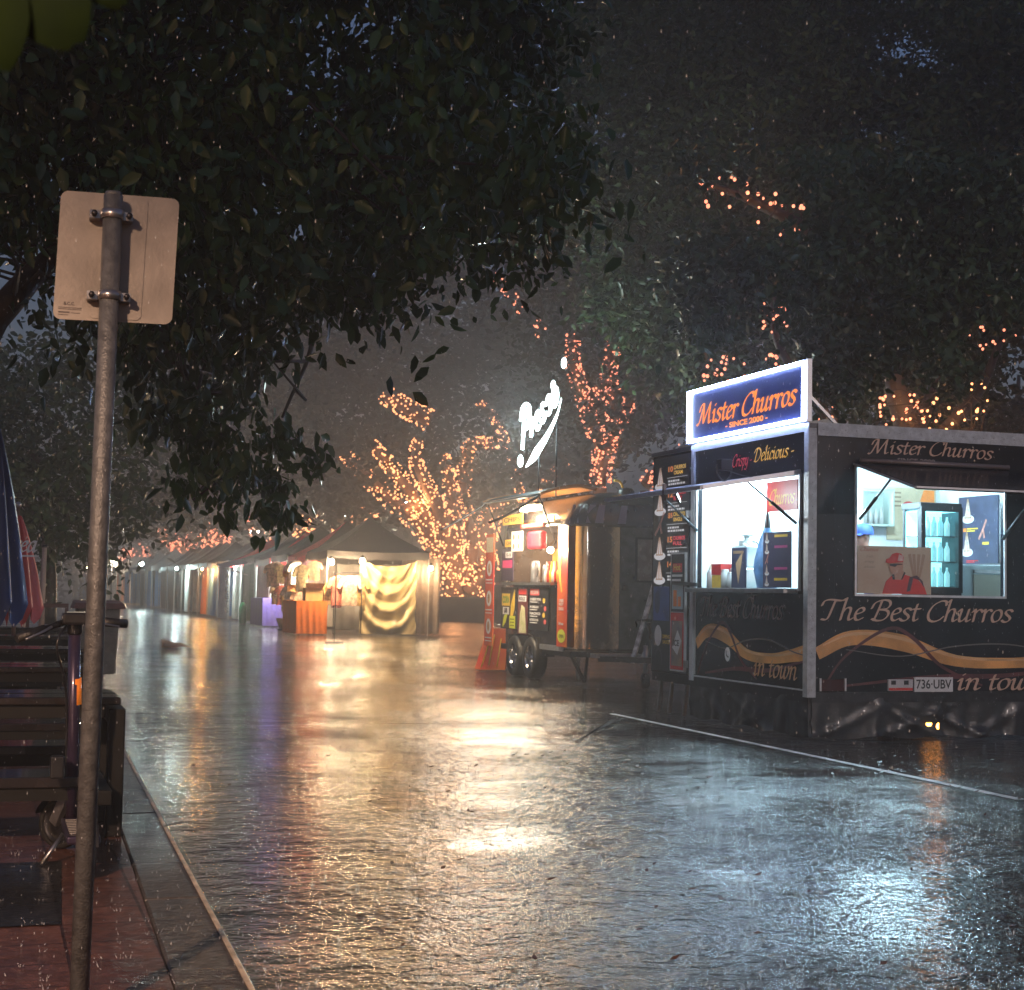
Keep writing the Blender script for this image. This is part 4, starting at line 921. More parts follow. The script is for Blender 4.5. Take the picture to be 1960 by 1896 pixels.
lamp('trailer_lamp_and_fill', (TX - .8, 23.4, 2.3), 130, (1, .76, .5), .4); lamp('trailer_lamp_and_fill', (TX - .2, 23.3, 2.55), 40, (1, .68, .36), .12); lamp('trailer_lamp_and_fill', (TX + .6, 23.6, 2.2), 110, (1, .75, .5), .12)  # first one has no fitting, added out from the hatch to light the boards
sp = thing('spot_lamp', (TX - .12, 22.2, 2.0), 'small bright globe lamp beside the right red banner', 'lamp')
mb = MB(); mb.ball((TX - .14, 22.25, 1.98), .05); mb.build('globe', lampm, sp)
mb = MB(); mb.tube([(TX - .12, 22.25, 2.02), (TX - .05, 22.25, 2.12)], .012); mb.build('arm', dark_metal, sp)
lamp('spot_light', (TX - .28, 22.25, 1.98), 14, (1, .75, .45), .05)
# signs round the opening
yellow_sign = M('yellow_sign', (.8, .5, .08), .4, var=.1)
for i, (a, b, z0, z1, mt, wd, lm) in enumerate(((24.9, 23.9, 2.44, 2.6, yellow_sign, 'CHIPS', black_print), (23.2, 22.4, 2.42, 2.52, yellow_sign, 'CORN DOGS', black_print), (23.95, 22.9, 2.36, 2.43, red_print, 'FRESH HOT FOOD', white_paint), (24.75, 24.1, 2.08, 2.2, yellow_sign, 'CHEESE', black_print))):
    F2 = Frame((TX - .04, TY, 0), (0, -1, 0), (0, 0, 1), .004)
    mb = MB(); mb.box(TX - .04, TX - .02, b, a, z0, z1); q = mb.build('header_sign', mt, tr)
    lab(F2, 'lettering', plain_text(wd, .02), lm, q, ty(a) + .08, z0 + (z1 - z0) * .25, (a - b) - .16, (z1 - z0) * .5)
def banner(name, x, ya, yb, z0, z1, tilt, label):
    r_ = thing(name, (x, (ya + yb) / 2, z0), label, 'banner', 'red banners on the food trailer')
    F2 = Frame((x - .012, TY, 0), (0, -1, 0), (0, 0, 1), .003)
    m_ = M('banner_red', (.62, .03, .03), .4, col2=(.75, .22, .03), vs=1.2)
    mb = MB(); mb.box(x - .012, x, yb, ya, z0, z1); q = mb.build('banner_cloth', m_, r_, bevel=.004)
    return r_, q, F2, ty(ya), ty(yb)
r_, q, F2, a, b = banner('banner', TX - .03, 22.2, 21.76, .55, 2.34, 0, 'tall red and orange banner right of the trailer opening with yellow oval')
H_ = lambda f: .55 + f * 1.79
mb = MB(); F2.ribbon(mb, [(a + .05, H_(.98)), (a + .12, H_(.8)), (a + .1, H_(.62)), (a + .2, H_(.45))], [.1, .14, .12, .04], 1); mb.build('printed_flame', MATS['yellow_sign'], q)
mb = MB(); F2.ribbon(mb, [(b - .06, H_(.97)), (b - .08, H_(.8)), (b - .04, H_(.65))], [.03, .05, .02], 1); mb.build('printed_stripe', orange_print, q)
for i, (wd, f) in enumerate((('CHEESE', .37), ('HOT', .34), ('DOG', .30), ('fries', .18))): lab(F2, 'lettering', plain_text(wd, .03), white_paint, q, a + .1, H_(f), .2, .045, 2)
mb = MB(); F2.ell(mb, (a + b) / 2, H_(.09), .17, .1, 2); ov = mb.build('yellow_oval', M('acid_yellow', (.7, .75, .05), .4), q)
lab(F2, 'lettering', plain_text('OPEN', .03), M('olive_print', (.2, .22, .02), .5), ov, (a + b) / 2 - .1, H_(.075), .2, .05, 3)
r_, q, F2, a, b = banner('banner', TX - .14, 25.45, 24.98, .45, 2.3, 0, 'tall red banner with three round food pictures left of the trailer opening')
for f in (.72, .45, .2):
    mb = MB(); F2.ell(mb, (a + b) / 2, .45 + f * 1.85 - .05, .14, .13, 1); u_ = mb.build('plate_picture', white_paint, q)
    mb = MB(); F2.ell(mb, (a + b) / 2, .45 + f * 1.85 - .05, .06, .08, 2); mb.build('food_picture', churro, u_)
    mb = MB(); F2.rect(mb, a + .06, .45 + f * 1.85 - .25, b - .06, .45 + f * 1.85 - .23, 1); F2.rect(mb, a + .06, .45 + f * 1.85 - .3, b - .06, .45 + f * 1.85 - .285, 1); mb.build('small_print', white_paint, q)
mb = MB(); F2.rect(mb, a + .04, 2.0, b - .04, 2.25, 1); mb.build('printed_header', M('cream_header', (.7, .6, .4), .4), q)
# menu boards on the lower side
def tboard(name, ya, yb, z0, z1, mat, label, cat='menu board', x=TX - .014):
    r_ = thing(name, (x, (ya + yb) / 2, z0), label, cat, 'menu boards on the food trailer')
    mb = MB(); mb.box(x - .012, x, yb, ya, z0, z1); q = mb.build('board', mat, r_); return q, Frame((x - .012, TY, 0), (0, -1, 0), (0, 0, 1), .003), ty(ya), ty(yb)
q, F2, a, b = tboard('menu_board', 24.95, 24.12, .75, 1.42, black_print, 'black corn menu board with a yellow corn cob on the trailer side')
mb = MB(); F2.rect(mb, a + .06, 1.12, a + .48, 1.32, 1); tg = mb.build('yellow_tag', yellow_print, q)
lab(F2, 'lettering', plain_text('CORN', .04), M('green_print', (.15, .3, .05), .5), tg, a + .1, 1.16, .34, .12, 2)
mb = MB(); F2.ribbon(mb, [(a + .5, .82), (a + .62, 1.1), (a + .72, 1.38)], [.05, .2, .05], 1); mb.build('corn_picture', yellow_print, q)
mb = MB(); F2.ribbon(mb, [(a + .12, .78), (a + .22, .9), (a + .36, 1.0)], [.04, .14, .04], 1); mb.build('corn_picture', M('acid_yellow', (.7, .75, .05), .4), q)
mb = MB(); F2.rect(mb, a + .12, .98, a + .45, 1.1, 2); pt_ = mb.build('price_tag', white_paint, q); lab(F2, 'price', plain_text('$8', .05), black_print, pt_, a + .2, .995, .16, .09, 3)
mb = MB(); F2.rect(mb, a + .48, .76, a + .78, .96, 3); ys_ = mb.build('yellow_tag', M('acid_yellow', (.7, .75, .05), .4), q)
for i in range(3): mb = MB(); F2.rect(mb, a + .52, .8 + .05 * i, a + .74, .815 + .05 * i, 4); mb.build('small_print', M('olive_print', (.2, .22, .02), .5), ys_)
q, F2, a, b = tboard('menu_board', 24.08, 23.6, .68, 1.42, M('deep_maroon', (.12, .03, .03), .4), 'maroon menu board with a wrapped roll picture on the trailer side')
mb = MB(); F2.rect(mb, a + .05, 1.31, b - .05, 1.4, 1); mb.build('title_block', red_print, q); mb = MB(); F2.rect(mb, a + .05, 1.2, b - .05, 1.29, 1); tb = mb.build('title_block', white_paint, q)
lab(F2, 'lettering', plain_text('ROLLS', .03), black_print, tb, a + .08, 1.215, .3, .06, 2)
mb = MB(); F2.poly(mb, [(a + .08, .7), (b - .04, .7), (b - .12, 1.1), (a + .2, 1.15), (a + .12, 1.0)], 1); mb.build('roll_picture', M('pale_green_print', (.5, .52, .25), .5, col2=(.7, .66, .45), vs=8), q)
q, F2, a, b = tboard('menu_board', 23.52, 22.62, .76, 1.42, black_print, 'black menu board listing prices in white print on the trailer side')
mb = MB(); F2.rect(mb, a + .05, 1.3, a + .48, 1.4, 1); tb = mb.build('title_block', M('pink_red', (.7, .12, .12), .5), q); lab(F2, 'lettering', plain_text('HOT DOGS', .03), white_paint, tb, a + .08, 1.325, .36, .05, 2)
for i, z in enumerate((1.22, 1.1, 1.0, .9)):
    lab(F2, 'item_name', plain_text(('CHEESE DOG', 'KOREAN', 'NACHOS', 'POTATO DOG')[i], .03), white_paint, q, a + .05, z, .5 - .1 * (i % 2), .04, 1)
    mb = MB(); F2.rect(mb, a + .05, z - .03, a + .4, z - .018, 1); mb.build('small_print', white_paint, q)
    mb = MB(); F2.ell(mb, b - .2 + .06 * (i % 2), z, .06, .04, 1); mb.build('food_picture', [yellow_print, M('pink_red', (.7, .12, .12), .5)][i % 2], q)
q, F2, a, b = tboard('menu_board', 24.9, 24.3, 1.53, 2.05, M('violet_black', (.03, .02, .05), .4), 'dark price sheet with a pink strip at the left of the trailer counter', x=TX - .03)
mb = MB(); F2.rect(mb, a + .2, 1.9, b - .05, 2.0, 1); tb = mb.build('title_block', white_paint, q); lab(F2, 'lettering', plain_text('10-16', .03), black_print, tb, a + .24, 1.92, .26, .06, 2)
mb = MB(); F2.rect(mb, a + .05, 1.74, b - .05, 1.86, 1); mb.build('title_block', M('hot_pink', (.7, .04, .2), .4), q)
q, F2, a, b = tboard('menu_board', 24.35, 23.8, 2.0, 2.32, white_paint, 'white picture sheet hanging at the top left of the trailer opening', x=TX - .05)
mb = MB(); [F2.ell(mb, a + .12 + .25 * i, 2.08 + .15 * j, .05, .045, 1) for i in range(2) for j in range(2)]; mb.build('food_picture', M('brown_print', (.3, .2, .12), .5), q)
rb = thing('red_cloth_bag', (TX + .1, 23.2, 2.05), 'bright red padded bag hanging in the trailer opening', 'bag')
mb = MB(); vs = []
mb.box(TX - .06, TX + .06, 22.95, 23.6, 2.02, 2.3); mb.build('bag_body', M('bright_red_cloth', (.75, .02, .05), .5, bump=.5, bs=8), rb, bevel=.045)
for i, (yy, rr, hh, mt, lb) in enumerate(((23.75, .075, .3, 'grey steel urn', ''), (23.25, .055, .24, 'smaller grey steel urn', ''))):
    u = thing('urn', (TX + .15, yy, 1.5), ('larger' if i == 0 else 'smaller') + ' grey metal urn standing on the trailer counter', 'urn')
    mb = MB(); mb.lathe((TX + .15, yy, 1.5), [(0, 0), (rr, 0), (rr, hh), (rr * .8, hh + .04), (0, hh + .05)], 16); mb.build('urn_body', M('grey_urn', (.3, .32, .36), .3, metal=.5), u)
    mb = MB(); mb.tube(spline([(TX + .15, yy - rr, 1.5 + hh * .8), (TX + .15, yy - rr - .05, 1.5 + hh * .6), (TX + .15, yy - rr, 1.5 + hh * .3)]), .008, 6); mb.build('handle', dark_metal, u)
sb = thing('skewer_rack', (TX + .1, 22.7, 1.5), 'orange rack of yellow and red sauce bottles on the trailer counter', 'rack')
mb = MB(); mb.box(TX + .2, TX + .22, 22.35, 23.1, 1.52, 2.02); mb.build('rack_back', orange_print, sb)
for i in range(6):
    mb = MB(); mb.lathe((TX + .06, 22.42 + i * .11, 1.5), [(0, 0), (.035, 0), (.035, .16), (.02, .2), (.008, .32), (0, .33)], 12); mb.build('sauce_bottle', (yellow_print, red_print, white_paint)[i % 3], sb)
# red crossed flag cloths at the ground by the far end of the trailer
fl = thing('a_frame_sign', (8.2, 25.8, 0), 'red A-frame sign with yellow streaks standing left of the trailer wheels', 'sign')
mb = MB(); mb.add([(7.95, 25.9, .02), (8.4, 25.6, .02), (8.45, 25.65, .72), (8.15, 25.85, .72)], [(0, 1, 2, 3)]); mb.build('front_board', M('banner_red', (1, 1, 1)), fl)
mb = MB(); mb.add([(8.15, 26.3, .02), (8.55, 26.0, .02), (8.46, 25.67, .72), (8.16, 25.87, .72)], [(0, 1, 2, 3)]); mb.build('rear_board', M('banner_red', (1, 1, 1)), fl)
for a_, b_ in (((8.05, 25.82, .06), (8.22, 25.78, .62)), ((8.16, 25.74, .1), (8.26, 25.76, .62)), ((8.28, 25.66, .08), (8.36, 25.7, .55))):
    mb = MB(); mb.tube([np.array(a_) + [-.012, -.012, 0], np.array(b_) + [-.012, -.012, 0]], .012, 6); mb.build('streak', yellow_print, fl)
# white light-script sign over the trailer
ns = thing('light_sign', (8.6, 23.4, 2.9), 'glowing white script sign with a curved underline above the food trailer', 'sign')
neon = M('neon_white', (1, 1, 1), .4, emit=(.75, 1, 1), es=7)
NF = Frame((8.1, 24.15, 0), (0, -1, 0), (0, 0, 1), .02)
def neon_stroke(pts, r_=.035, nm='letter'):
    mb = MB(); mb.tube([NF.pt(x, z) for x, z in spline(pts, 5)], r_ * .8, 6); return mb.build(nm, neon, ns)
letters = 'Presso'
x_ = .12
for i, ch_ in enumerate(letters):
    g_ = GL[ch_]; sc_x = 1.0 if i else 1.15; sc_z = .66 if i else .95
    for st_ in g_[1]:
        neon_stroke([(x_ + a_ * sc_x * .78, 3.62 + .37 * (x_ - .1) + (b_ * sc_z * (.95 if i else 1))) for a_, b_ in st_], .032)
    x_ += g_[0] * sc_x * .78 + .02
mb = MB(); SW = Frame((8.08, 24.15, 0), (0, -1, 0), (0, 0, 1), .02)
SW.ribbon(mb, [(.45, 3.33), (.9, 3.5), (1.4, 3.72), (1.85, 4.0), (2.05, 4.25)], [.02, .2, .13, .07, .03], 1)
mb.build('swoosh_underline', neon, ns)
for (x, z, r_) in ((.12, 3.45, .12), (1.62, 4.5, .09), (2.08, 4.78, .1)):
    mb = MB(); mb.ball(NF.pt(x, z), r_ * .7, 10, (.5, 1, 1.2)); mb.build('light_drop', neon, ns)
mb = MB(); mb.tube([(8.14, 23.3, 2.85), (8.14, 23.3, 3.5)], .012); mb.tube([(8.14, 22.5, 2.8), (8.14, 22.5, 3.95)], .012); mb.build('sign_post', dark_metal, ns)
lamp('sign_glow', (7.8, 23.3, 3.9), 110, (.75, 1, 1), .3)
# roof fittings on the trailer
cf = thing('roof_fan', (9.3, 22.6, 2.8), 'black roof fan with a bent yellow pipe on the trailer roof', 'vent')
mb = MB(); mb.lathe((9.25, 22.4, 2.72), [(0, 0), (.13, 0), (.13, .2), (.09, .24), (0, .24)], 14); mb.build('fan_housing', black_plastic, cf)
mb = MB(); mb.tube(spline([(9.2, 22.4, 2.95), (9.15, 22.4, 3.05), (9.05, 22.4, 3.08)]), .02); mb.build('bent_pipe', yellow_print, cf)

# ------------------------------------------------------------------ market stalls
def cloth(name, a, b, z0, z1, mat, parent, amp=.05, waves=9, seed=0, drape=0.0, n=48, m=16, group=None):
    """hanging cloth from point a to b (x,y), with pleats; drape>0 swags the folds"""
    r_ = random.Random(seed); a = np.array([*a, 0.0]); b = np.array([*b, 0.0]); d = b - a; L = np.linalg.norm(d); nr = np.array([d[1], -d[0], 0]) / L
    ph = [r_.uniform(0, 6.28) for _ in range(4)]; vs = []
    for j in range(m + 1):
        v = j / m
        for i in range(n + 1):
            u = i / n
            o = amp * (.35 + .65 * v) * (math.sin(u * waves * 2 * math.pi + ph[0] + .6 * math.sin(3 * v + ph[3])) + .5 * math.sin(u * waves * 4.3 + ph[1]))
            if drape:
                c = (2 * u - 1); sag = (1 - c * c) * drape
                o = amp * math.sin(20 * (v - 1.15 * sag * (1 - .45 * v)) + ph[2]) * (1 - .35 * abs(c)) + .3 * amp * math.sin(u * 21 + v * 4) + .25 * amp * math.sin(27 * u + 9 * v + ph[1])
                z = z1 - (z1 - z0) * v - (sag * .35 * (1 - v) ** 2)
            else: z = z1 - (z1 - z0) * v
            vs.append(a + d * u + nr * o + [0, 0, z])
    mb = MB(); mb.add(vs, [(j * (n + 1) + i, j * (n + 1) + i + 1, (j + 1) * (n + 1) + i + 1, (j + 1) * (n + 1) + i) for j in range(m) for i in range(n)], True)
    return mb.build(name, mat, parent)
SX0, SX1, PITCH, SY = 9.4, 12.5, 3.3, 45.5
c_black = M('canopy_black', (.04, .035, .035), .5, var=.2)
c_red = M('canopy_red', (.8, .015, .015), .5, var=.2)
c_grey = M('canopy_grey', (.16, .15, .15), .5, var=.2)
c_white = M('canopy_white', (.5, .47, .43), .5, var=.1)
post_m = M('post_grey', (.45, .43, .4), .4, metal=.5)
globe_w = M('globe_warm', (1, .9, .7), .4, emit=(1, .74, .42), es=60)
globe_c = M('globe_cool', (.9, 1, 1), .4, emit=(.75, 1, .98), es=45)
def make_stall(x0, x1, y0, y1, mats, label, detail=True, valance=True):
    st_ = thing('market_stall', ((x0 + x1) / 2, (y0 + y1) / 2, 0), label, 'market stall', 'market stalls in the row along the wet road')
    cx, cy_, ze, zp = (x0 + x1) / 2 + .12 * math.sin(y0 * 1.3), (y0 + y1) / 2, 2.42 + .05 * math.sin(y0), 3.42 + .13 * math.sin(y0 * 2.1)
    cor = [(x0, y0), (x1, y0), (x1, y1), (x0, y1)]
    for k in range(4):
        a, b = cor[k], cor[(k + 1) % 4]; vs = []; n = 8
        for j in range(n + 1):
            v = j / n
            for i in range(n + 1):
                u = i / n
                ex, ey = a[0] + (b[0] - a[0]) * u, a[1] + (b[1] - a[1]) * u
                z = zp + (ze - zp) * v - .1 * math.sin(math.pi * v) + .0
                vs.append((cx + (ex - cx) * v, cy_ + (ey - cy_) * v, z - .04 * math.sin(math.pi * u) * v))
        mb = MB(); mb.add(vs, [(j * (n + 1) + i, (j + 1) * (n + 1) + i, (j + 1) * (n + 1) + i + 1, j * (n + 1) + i + 1) for j in range(n) for i in range(n)], True)
        pan = mb.build('canopy_panel', mats[k], st_)
        nn = 24; vs = []
        for i in range(nn + 1):
            u = i / nn; x = a[0] + (b[0] - a[0]) * u; y = a[1] + (b[1] - a[1]) * u; s_ = .04 * math.sin(math.pi * u)
            vs += [(x, y, ze - s_), (x, y, ze - .2 - s_ - (.03 * abs(math.sin(6 * math.pi * u)) if valance else 0))]
        mb = MB(); mb.add(vs, [(2 * i, 2 * i + 1, 2 * i + 3, 2 * i + 2) for i in range(nn)]); mb.build('valance', mats[k], pan)
    for x, y in cor:
        mb = MB(); mb.box(x - .025 if x > cx else x + .005, x - .005 if x > cx else x + .035, y + .01 if y < cy_ else y - .04, y + .04 if y < cy_ else y - .01, 0, ze - .05); mb.build('post', post_m, st_)
    return st_
def globe(x, y, z, mat, label, power=0, color=(1, .7, .4), r_=.09, lr=.1):
    g = thing('stall_lamp', (x, y, z), label, 'lamp', 'lamps of the market stalls')
    mb = MB(); mb.ball((x, y, z), r_, 10); mb.build('globe', mat, g)
    mb = MB(); mb.lathe((x, y, z + r_ * .9), [(.05, 0), (.05, .07), (.02, .09), (0, .09)], 10); mb.build('socket', black_plastic, g)
    if power: lamp('stall_light', (x, y - .15, z - .12), power, color, lr)
    return g
beige = M('gold_curtain', (.62, .48, .24), .38, var=.12, vs=3)
brown_wall = M('brown_wall_cloth', (.16, .11, .08), .5, var=.2)
roofs = [(c_black, c_black, c_black, c_black), (c_black, c_black, c_black, c_red), (c_black, c_black, c_black, c_black), (c_red, c_black, c_black, c_black), (c_black, c_black, c_black, c_grey), (c_red, c_black, c_black, c_red)]
fronts = [None, None, None, ('maroon', (.25, .06, .05)), ('green', (.10, .2, .12)), ('white', (.7, .7, .66)), None, ('blue', (.1, .25, .5)), ('orange', (.8, .25, .05)), None, ('white', (.7, .72, .72)), None, ('grey', (.1, .1, .1))]
words = ['first and nearest', 'second', 'third', 'fourth', 'fifth', 'sixth', 'seventh', 'eighth', 'ninth', 'tenth', 'eleventh', 'twelfth', 'thirteenth']
canop = ['black', 'black and red', 'black', 'red and black', 'black and grey', 'red and black'] + ['dark'] * 10
tail = []
for k in range(13):
    y0 = SY + k * PITCH
    ms = roofs[k] if k < len(roofs) else [(c_black, c_black, c_grey, c_grey), (c_grey, c_black, c_black, c_black)][k % 2]
    fr0 = ' with gold curtain on its end' if k == 0 else (' with a %s front cloth' % fronts[k][0] if fronts[k] else '')
    s_ = make_stall(SX0, SX1, y0, y0 + 3.05, ms, '%s stall of the row, %s canopy%s' % (words[k].replace(' and nearest', ''), canop[k], fr0))
    if fronts[k]:
        nm, cc = fronts[k]
        cm_ = M('cloth_' + nm, cc, .55, var=.15, vs=3)
        cloth('front_cloth', (SX0 + .05, y0 + .15), (SX0 + .05, y0 + (1.9 if nm in ('white', 'orange') else 2.9)), .08, 2.25, cm_, s_, .06, 6, k)
        cloth('end_cloth', (SX0 + .2, y0 + .08), (SX1 - .1, y0 + .08), .08, 2.3, cm_, s_, .05, 5, k + 50, n=30, m=6)
    elif k: cloth('end_cloth', (SX0 + 1.0, y0 + .08), (SX1 - .1, y0 + .08), .08, 2.3, c_white, s_, .03, 5, k, n=30, m=6)
    cloth('rear_cloth', (SX1 - .06, y0 + .1), (SX1 - .06, y0 + 3.0), .05, 2.3, c_white if k in (1, 2, 10, 11) else brown_wall, s_, .03, 6, k, n=30, m=6)
    if k == 0:
        cloth('gold_curtain', (SX0 + 1.0, y0 - .02), (SX0 + 2.7, y0 - .02), .04, 2.2, beige, s_, .085, 4, 3, drape=.5, n=60, m=50)
        cloth('side_wall', (SX0 + 2.7, y0 + .02), (SX1 + .35, y0 + .05), .05, 2.3, brown_wall, s_, .03, 3, 9)
    if k > 5: tail.append(s_)
for k in range(13, 44):   # the far end of the row, copies
    src = tail[(k * 5 + k // 3) % len(tail)]; c = copy_tree(src); c.location.y = SY + 1.525 + k * PITCH; c.location.x += .22 * math.sin(k * 2.4); c.scale.z = 1 + .05 * math.sin(k * 1.7)
    c['label'] = 'dark market stall in the far end of the hazy row, too distant to tell apart'
# lamps
globe(9.45, 45.1, 2.12, globe_w, 'bright warm globe lamp at the front corner of the nearest stall', 150)
globe(10.35, 45.05, 2.16, globe_w, 'bright warm globe lamp above the left edge of the gold curtain', 110)
globe(12.45, 45.15, 2.0, globe_w, 'warm globe lamp above the brown wall right of the gold curtain', 60, r_=.075)
globe(9.2, 47.2, 1.75, globe_w, 'warm lamp deep among the hanging goods of the nearest stall', 110)
globe(9.6, 50.2, 2.0, globe_w, 'warm lamp under the second canopy above the hanging goods', 100)
globe(9.4, 54.0, 1.9, globe_c, 'white lamp flooding the third stall above the purple table', 300, (1, .95, .85))
globe(9.8, 61.0, 2.0, globe_c, 'white lamp by the green cloth stall', 90, (.8, 1, .95), r_=.05)
globe(9.0, 70.5, 2.1, globe_w, 'orange lamp of the stall with the orange front cloth', 130, (1, .45, .12), r_=.05)
globe(9.1, 64.3, 2.1, globe_c, 'white lamp over the sixth stall with white cloth', 110, (.85, 1, .97), r_=.05)
globe(8.9, 79.5, 2.2, globe_c, 'cold white lamp over the far white cloth stalls', 120, (.75, 1, .97), r_=.08)
globe(8.6, 95.0, 2.6, globe_c, 'cold white lamp hanging out over the road far down the row', 70, (.75, 1, .97), r_=.13)
globe(9.0, 120.0, 2.8, globe_w, 'small orange lamp at the far end of the stall row', 80, (1, .6, .3), r_=.13)
globe(8.6, 150.0, 2.8, globe_w, 'faint pink lamp beyond the last stalls', 140, (1, .65, .5), r_=.13)
# standing light poles in front of the stalls
for i, (xd, yd, top, lb) in enumerate(((640, 1232, 2.1, 'thin grey lamp stand in front of the orange table'), (545, 1206, 2.1, 'cream pole on a round foot in front of the purple table'), (523, 1197, 1.6, 'short cream pole beside the purple table'))):
    p = gz(xd, yd); q = thing('pole_stand', p, lb, 'pole', 'poles standing before the stalls')
    mb = MB(); mb.tube([p, p + [0, 0, top]], .022 if i else .014, 8); mb.build('pole', [post_m, cream][i > 0], q)
    mb = MB(); mb.lathe(p, [(0, .03), (.22, .03), (.25, 0)], 16); mb.build('foot', dark_metal, q)
# goods: racks of clothes, tables
colors = [(.5, .12, .08), (.6, .5, .3), (.35, .2, .3), (.55, .35, .25), (.3, .35, .4), (.65, .55, .5), (.5, .3, .1), (.2, .2, .25), (.6, .25, .3), (.7, .65, .5)]
def garment(x, y, z, s_, mat, label, rot=0, gp='garments hanging at the stalls'):
    g = thing('garment', (x, y, z), label, 'garment', gp)
    c, s2 = math.cos(rot), math.sin(rot)
    ol = [(0, 0), (.1, -.02), (.26, -.1), (.34, -.32), (.26, -.36), (.19, -.24), (.2, -.75), (.1, -.79), (-.1, -.76), (-.2, -.78), (-.19, -.24), (-.26, -.36), (-.34, -.32), (-.26, -.1), (-.1, -.02)]
    vs = [(x + c * a * s_ - s2 * d, y + s2 * a * s_ + c * d, z + b * s_) for d in (-.03, .03) for a, b in ol]; L = len(ol)
    mb = MB(); mb.add(vs, [tuple(range(L)), tuple(range(2 * L - 1, L - 1, -1))] + [(i, (i + 1) % L, L + (i + 1) % L, L + i)[::-1] for i in range(L)]); mb.build('cloth', mat, g)
    mb = MB(); mb.tube(spline([(x, y, z - .02), (x, y, z + .05), (x + .03 * c, y + .03 * s2, z + .09)]), .006, 5); mb.build('hanger', dark_metal, g)
gi = 0
place = ['upper row near the front corner lamp', 'upper row by the orange table', 'upper row under the second canopy', 'upper row farther along']
for row, zz in enumerate((2.15, 1.45)):
    for i in range(16):
        y = 45.6 + i * .42 + rng.uniform(-.1, .1); x = 9.0 + rng.uniform(-.25, .35) + (.15 if row else 0)
        if row and 46.3 < y < 48.2: x += .5
        mt = M('garment_%d' % (gi % 10), colors[gi % 10], .6, var=.5, vs=12); gi += 1
        garment(x, y, zz + rng.uniform(-.15, .1), rng.uniform(.75, 1.05), mt, 'patterned garment hanging among the crowded goods of the nearest two stalls', rng.uniform(-.8, .8) + .3)
for row, (x, y) in enumerate(((9.75, 45.35), (10.05, 45.3), (10.3, 45.4))):
    garment(x, y, 1.75, 1.15, M('garment_%d' % (row * 3 % 10), colors[0]), ('leftmost', 'middle', 'rightmost')[row] + ' patterned garment on the rail beside the gold curtain', .1)
ra = thing('clothes_rail', (10.0, 45.35, 0), 'black clothes rail on feet beside the gold curtain', 'clothes rail')
mb = MB(); mb.tube([(9.6, 45.35, 1.82), (10.42, 45.35, 1.82)], .014); mb.build('rail', dark_metal, ra)
for x in (9.6, 10.42):
    mb = MB(); mb.tube([(x, 45.35, 0.05), (x, 45.35, 1.82)], .014); mb.tube([(x, 45.1, .04), (x, 45.6, .04)], .014); mb.build('upright', dark_metal, ra)
def table(p0, p1, z, mat, label, name='stall_table'):
    t_ = thing(name, ((p0[0] + p1[0]) / 2, (p0[1] + p1[1]) / 2, 0), label, 'table')
    mb = MB(); mb.box(p0[0], p1[0], p0[1], p1[1], z, z + .03); mb.build('tabletop', mat, t_)
    for a, b, q in ((p0, (p1[0], p0[1]), 1), (p0, (p0[0], p1[1]), 2), ((p1[0], p0[1]), p1, 3)):
        cloth('table_cloth', a, b, .03, z, mat, t_, .008, 5, q, n=30, m=6)
    for x, y in ((p0[0] + .1, p0[1] + .1), (p1[0] - .1, p0[1] + .1), (p0[0] + .1, p1[1] - .1), (p1[0] - .1, p1[1] - .1)):
        mb = MB(); mb.box(x - .02, x + .02, y - .02, y + .02, 0, z); mb.build('leg', dark_metal, t_)
    return t_
table((8.5, 45.3), (9.4, 47.5), .95, M('orange_cloth', (.85, .2, .02), .5, var=.1), 'table with a bright orange cloth in front of the nearest stall')
b1 = thing('carton', (9.0, 45.7, .98), 'tan cardboard carton on the orange table', 'box')
mb = MB(); mb.box(8.8, 9.3, 45.5, 46.0, .98, 1.36); mb.build('carton_body', M('cardboard', (.5, .32, .12), .6, var=.15), b1)
mb = MB(); mb.add([(8.8, 45.5, 1.362), (9.3, 45.5, 1.362), (9.35, 45.3, 1.49), (8.75, 45.3, 1.49)], [(0, 1, 2, 3)]); mb.build('flap', MATS['cardboard'], b1)
table((9.0, 54.2), (9.9, 56.8), .95, M('purple_cloth', (.10, .07, .3), .5, var=.15), 'table with a purple cloth in front of the white lit third stall')
for i, (x, y, s_) in enumerate(((9.3, 50.8, .4), (9.5, 52.3, .36))):
    b1 = thing('basket', (x, y, 0), ('nearer' if i == 0 else 'farther') + ' low tan basket on the ground between the orange and purple tables', 'basket')
    mb = MB(); mb.lathe((x, y, 0), [(0, .02), (s_ * .7, .02), (s_, s_ * .9), (s_ * .92, s_ * .9), (s_ * .6, .08)], 16); mb.build('basket_body', M('wicker', (.4, .25, .12), .6, var=.4, vs=30, bump=.5), b1)
wb = thing('white_display', (9.6, 52.6, 0), 'tall white lit display panel in the third stall', 'panel')
mb = MB(); mb.box(9.9, 9.94, 51.9, 54.9, .9, 2.2); mb.build('panel', white_wall, wb)
bn = thing('feather_banner', (9.0, 61.5, 0), 'white cloth banner with a column of black letters by the green stall', 'banner')
cloth('banner_cloth', (8.9, 62.3), (8.95, 64.6), .1, 2.2, M('cloth_white', (.7, .7, .66)), bn, .05, 4, 4, n=30)
BF = Frame((8.86, 62.25, 0), (0, -1, 0), (0, 0, 1), .02)
for i, chh in enumerate('MARKETS'):
    mb = MB(); mb2 = plain_text(chh, .03); FF = Frame((8.9, 62.2, 0), (1, 0, 0), (0, 0, 1), .01); FF.put(mb, mb2, -.06, 1.95 - .27 * i, .16, .2); mb.build('letter', black_print, bn)
gt = thing('gas_bottle', (8.9, 57.9, 0), 'green rounded bottle standing at the foot of the maroon cloth', 'bottle')
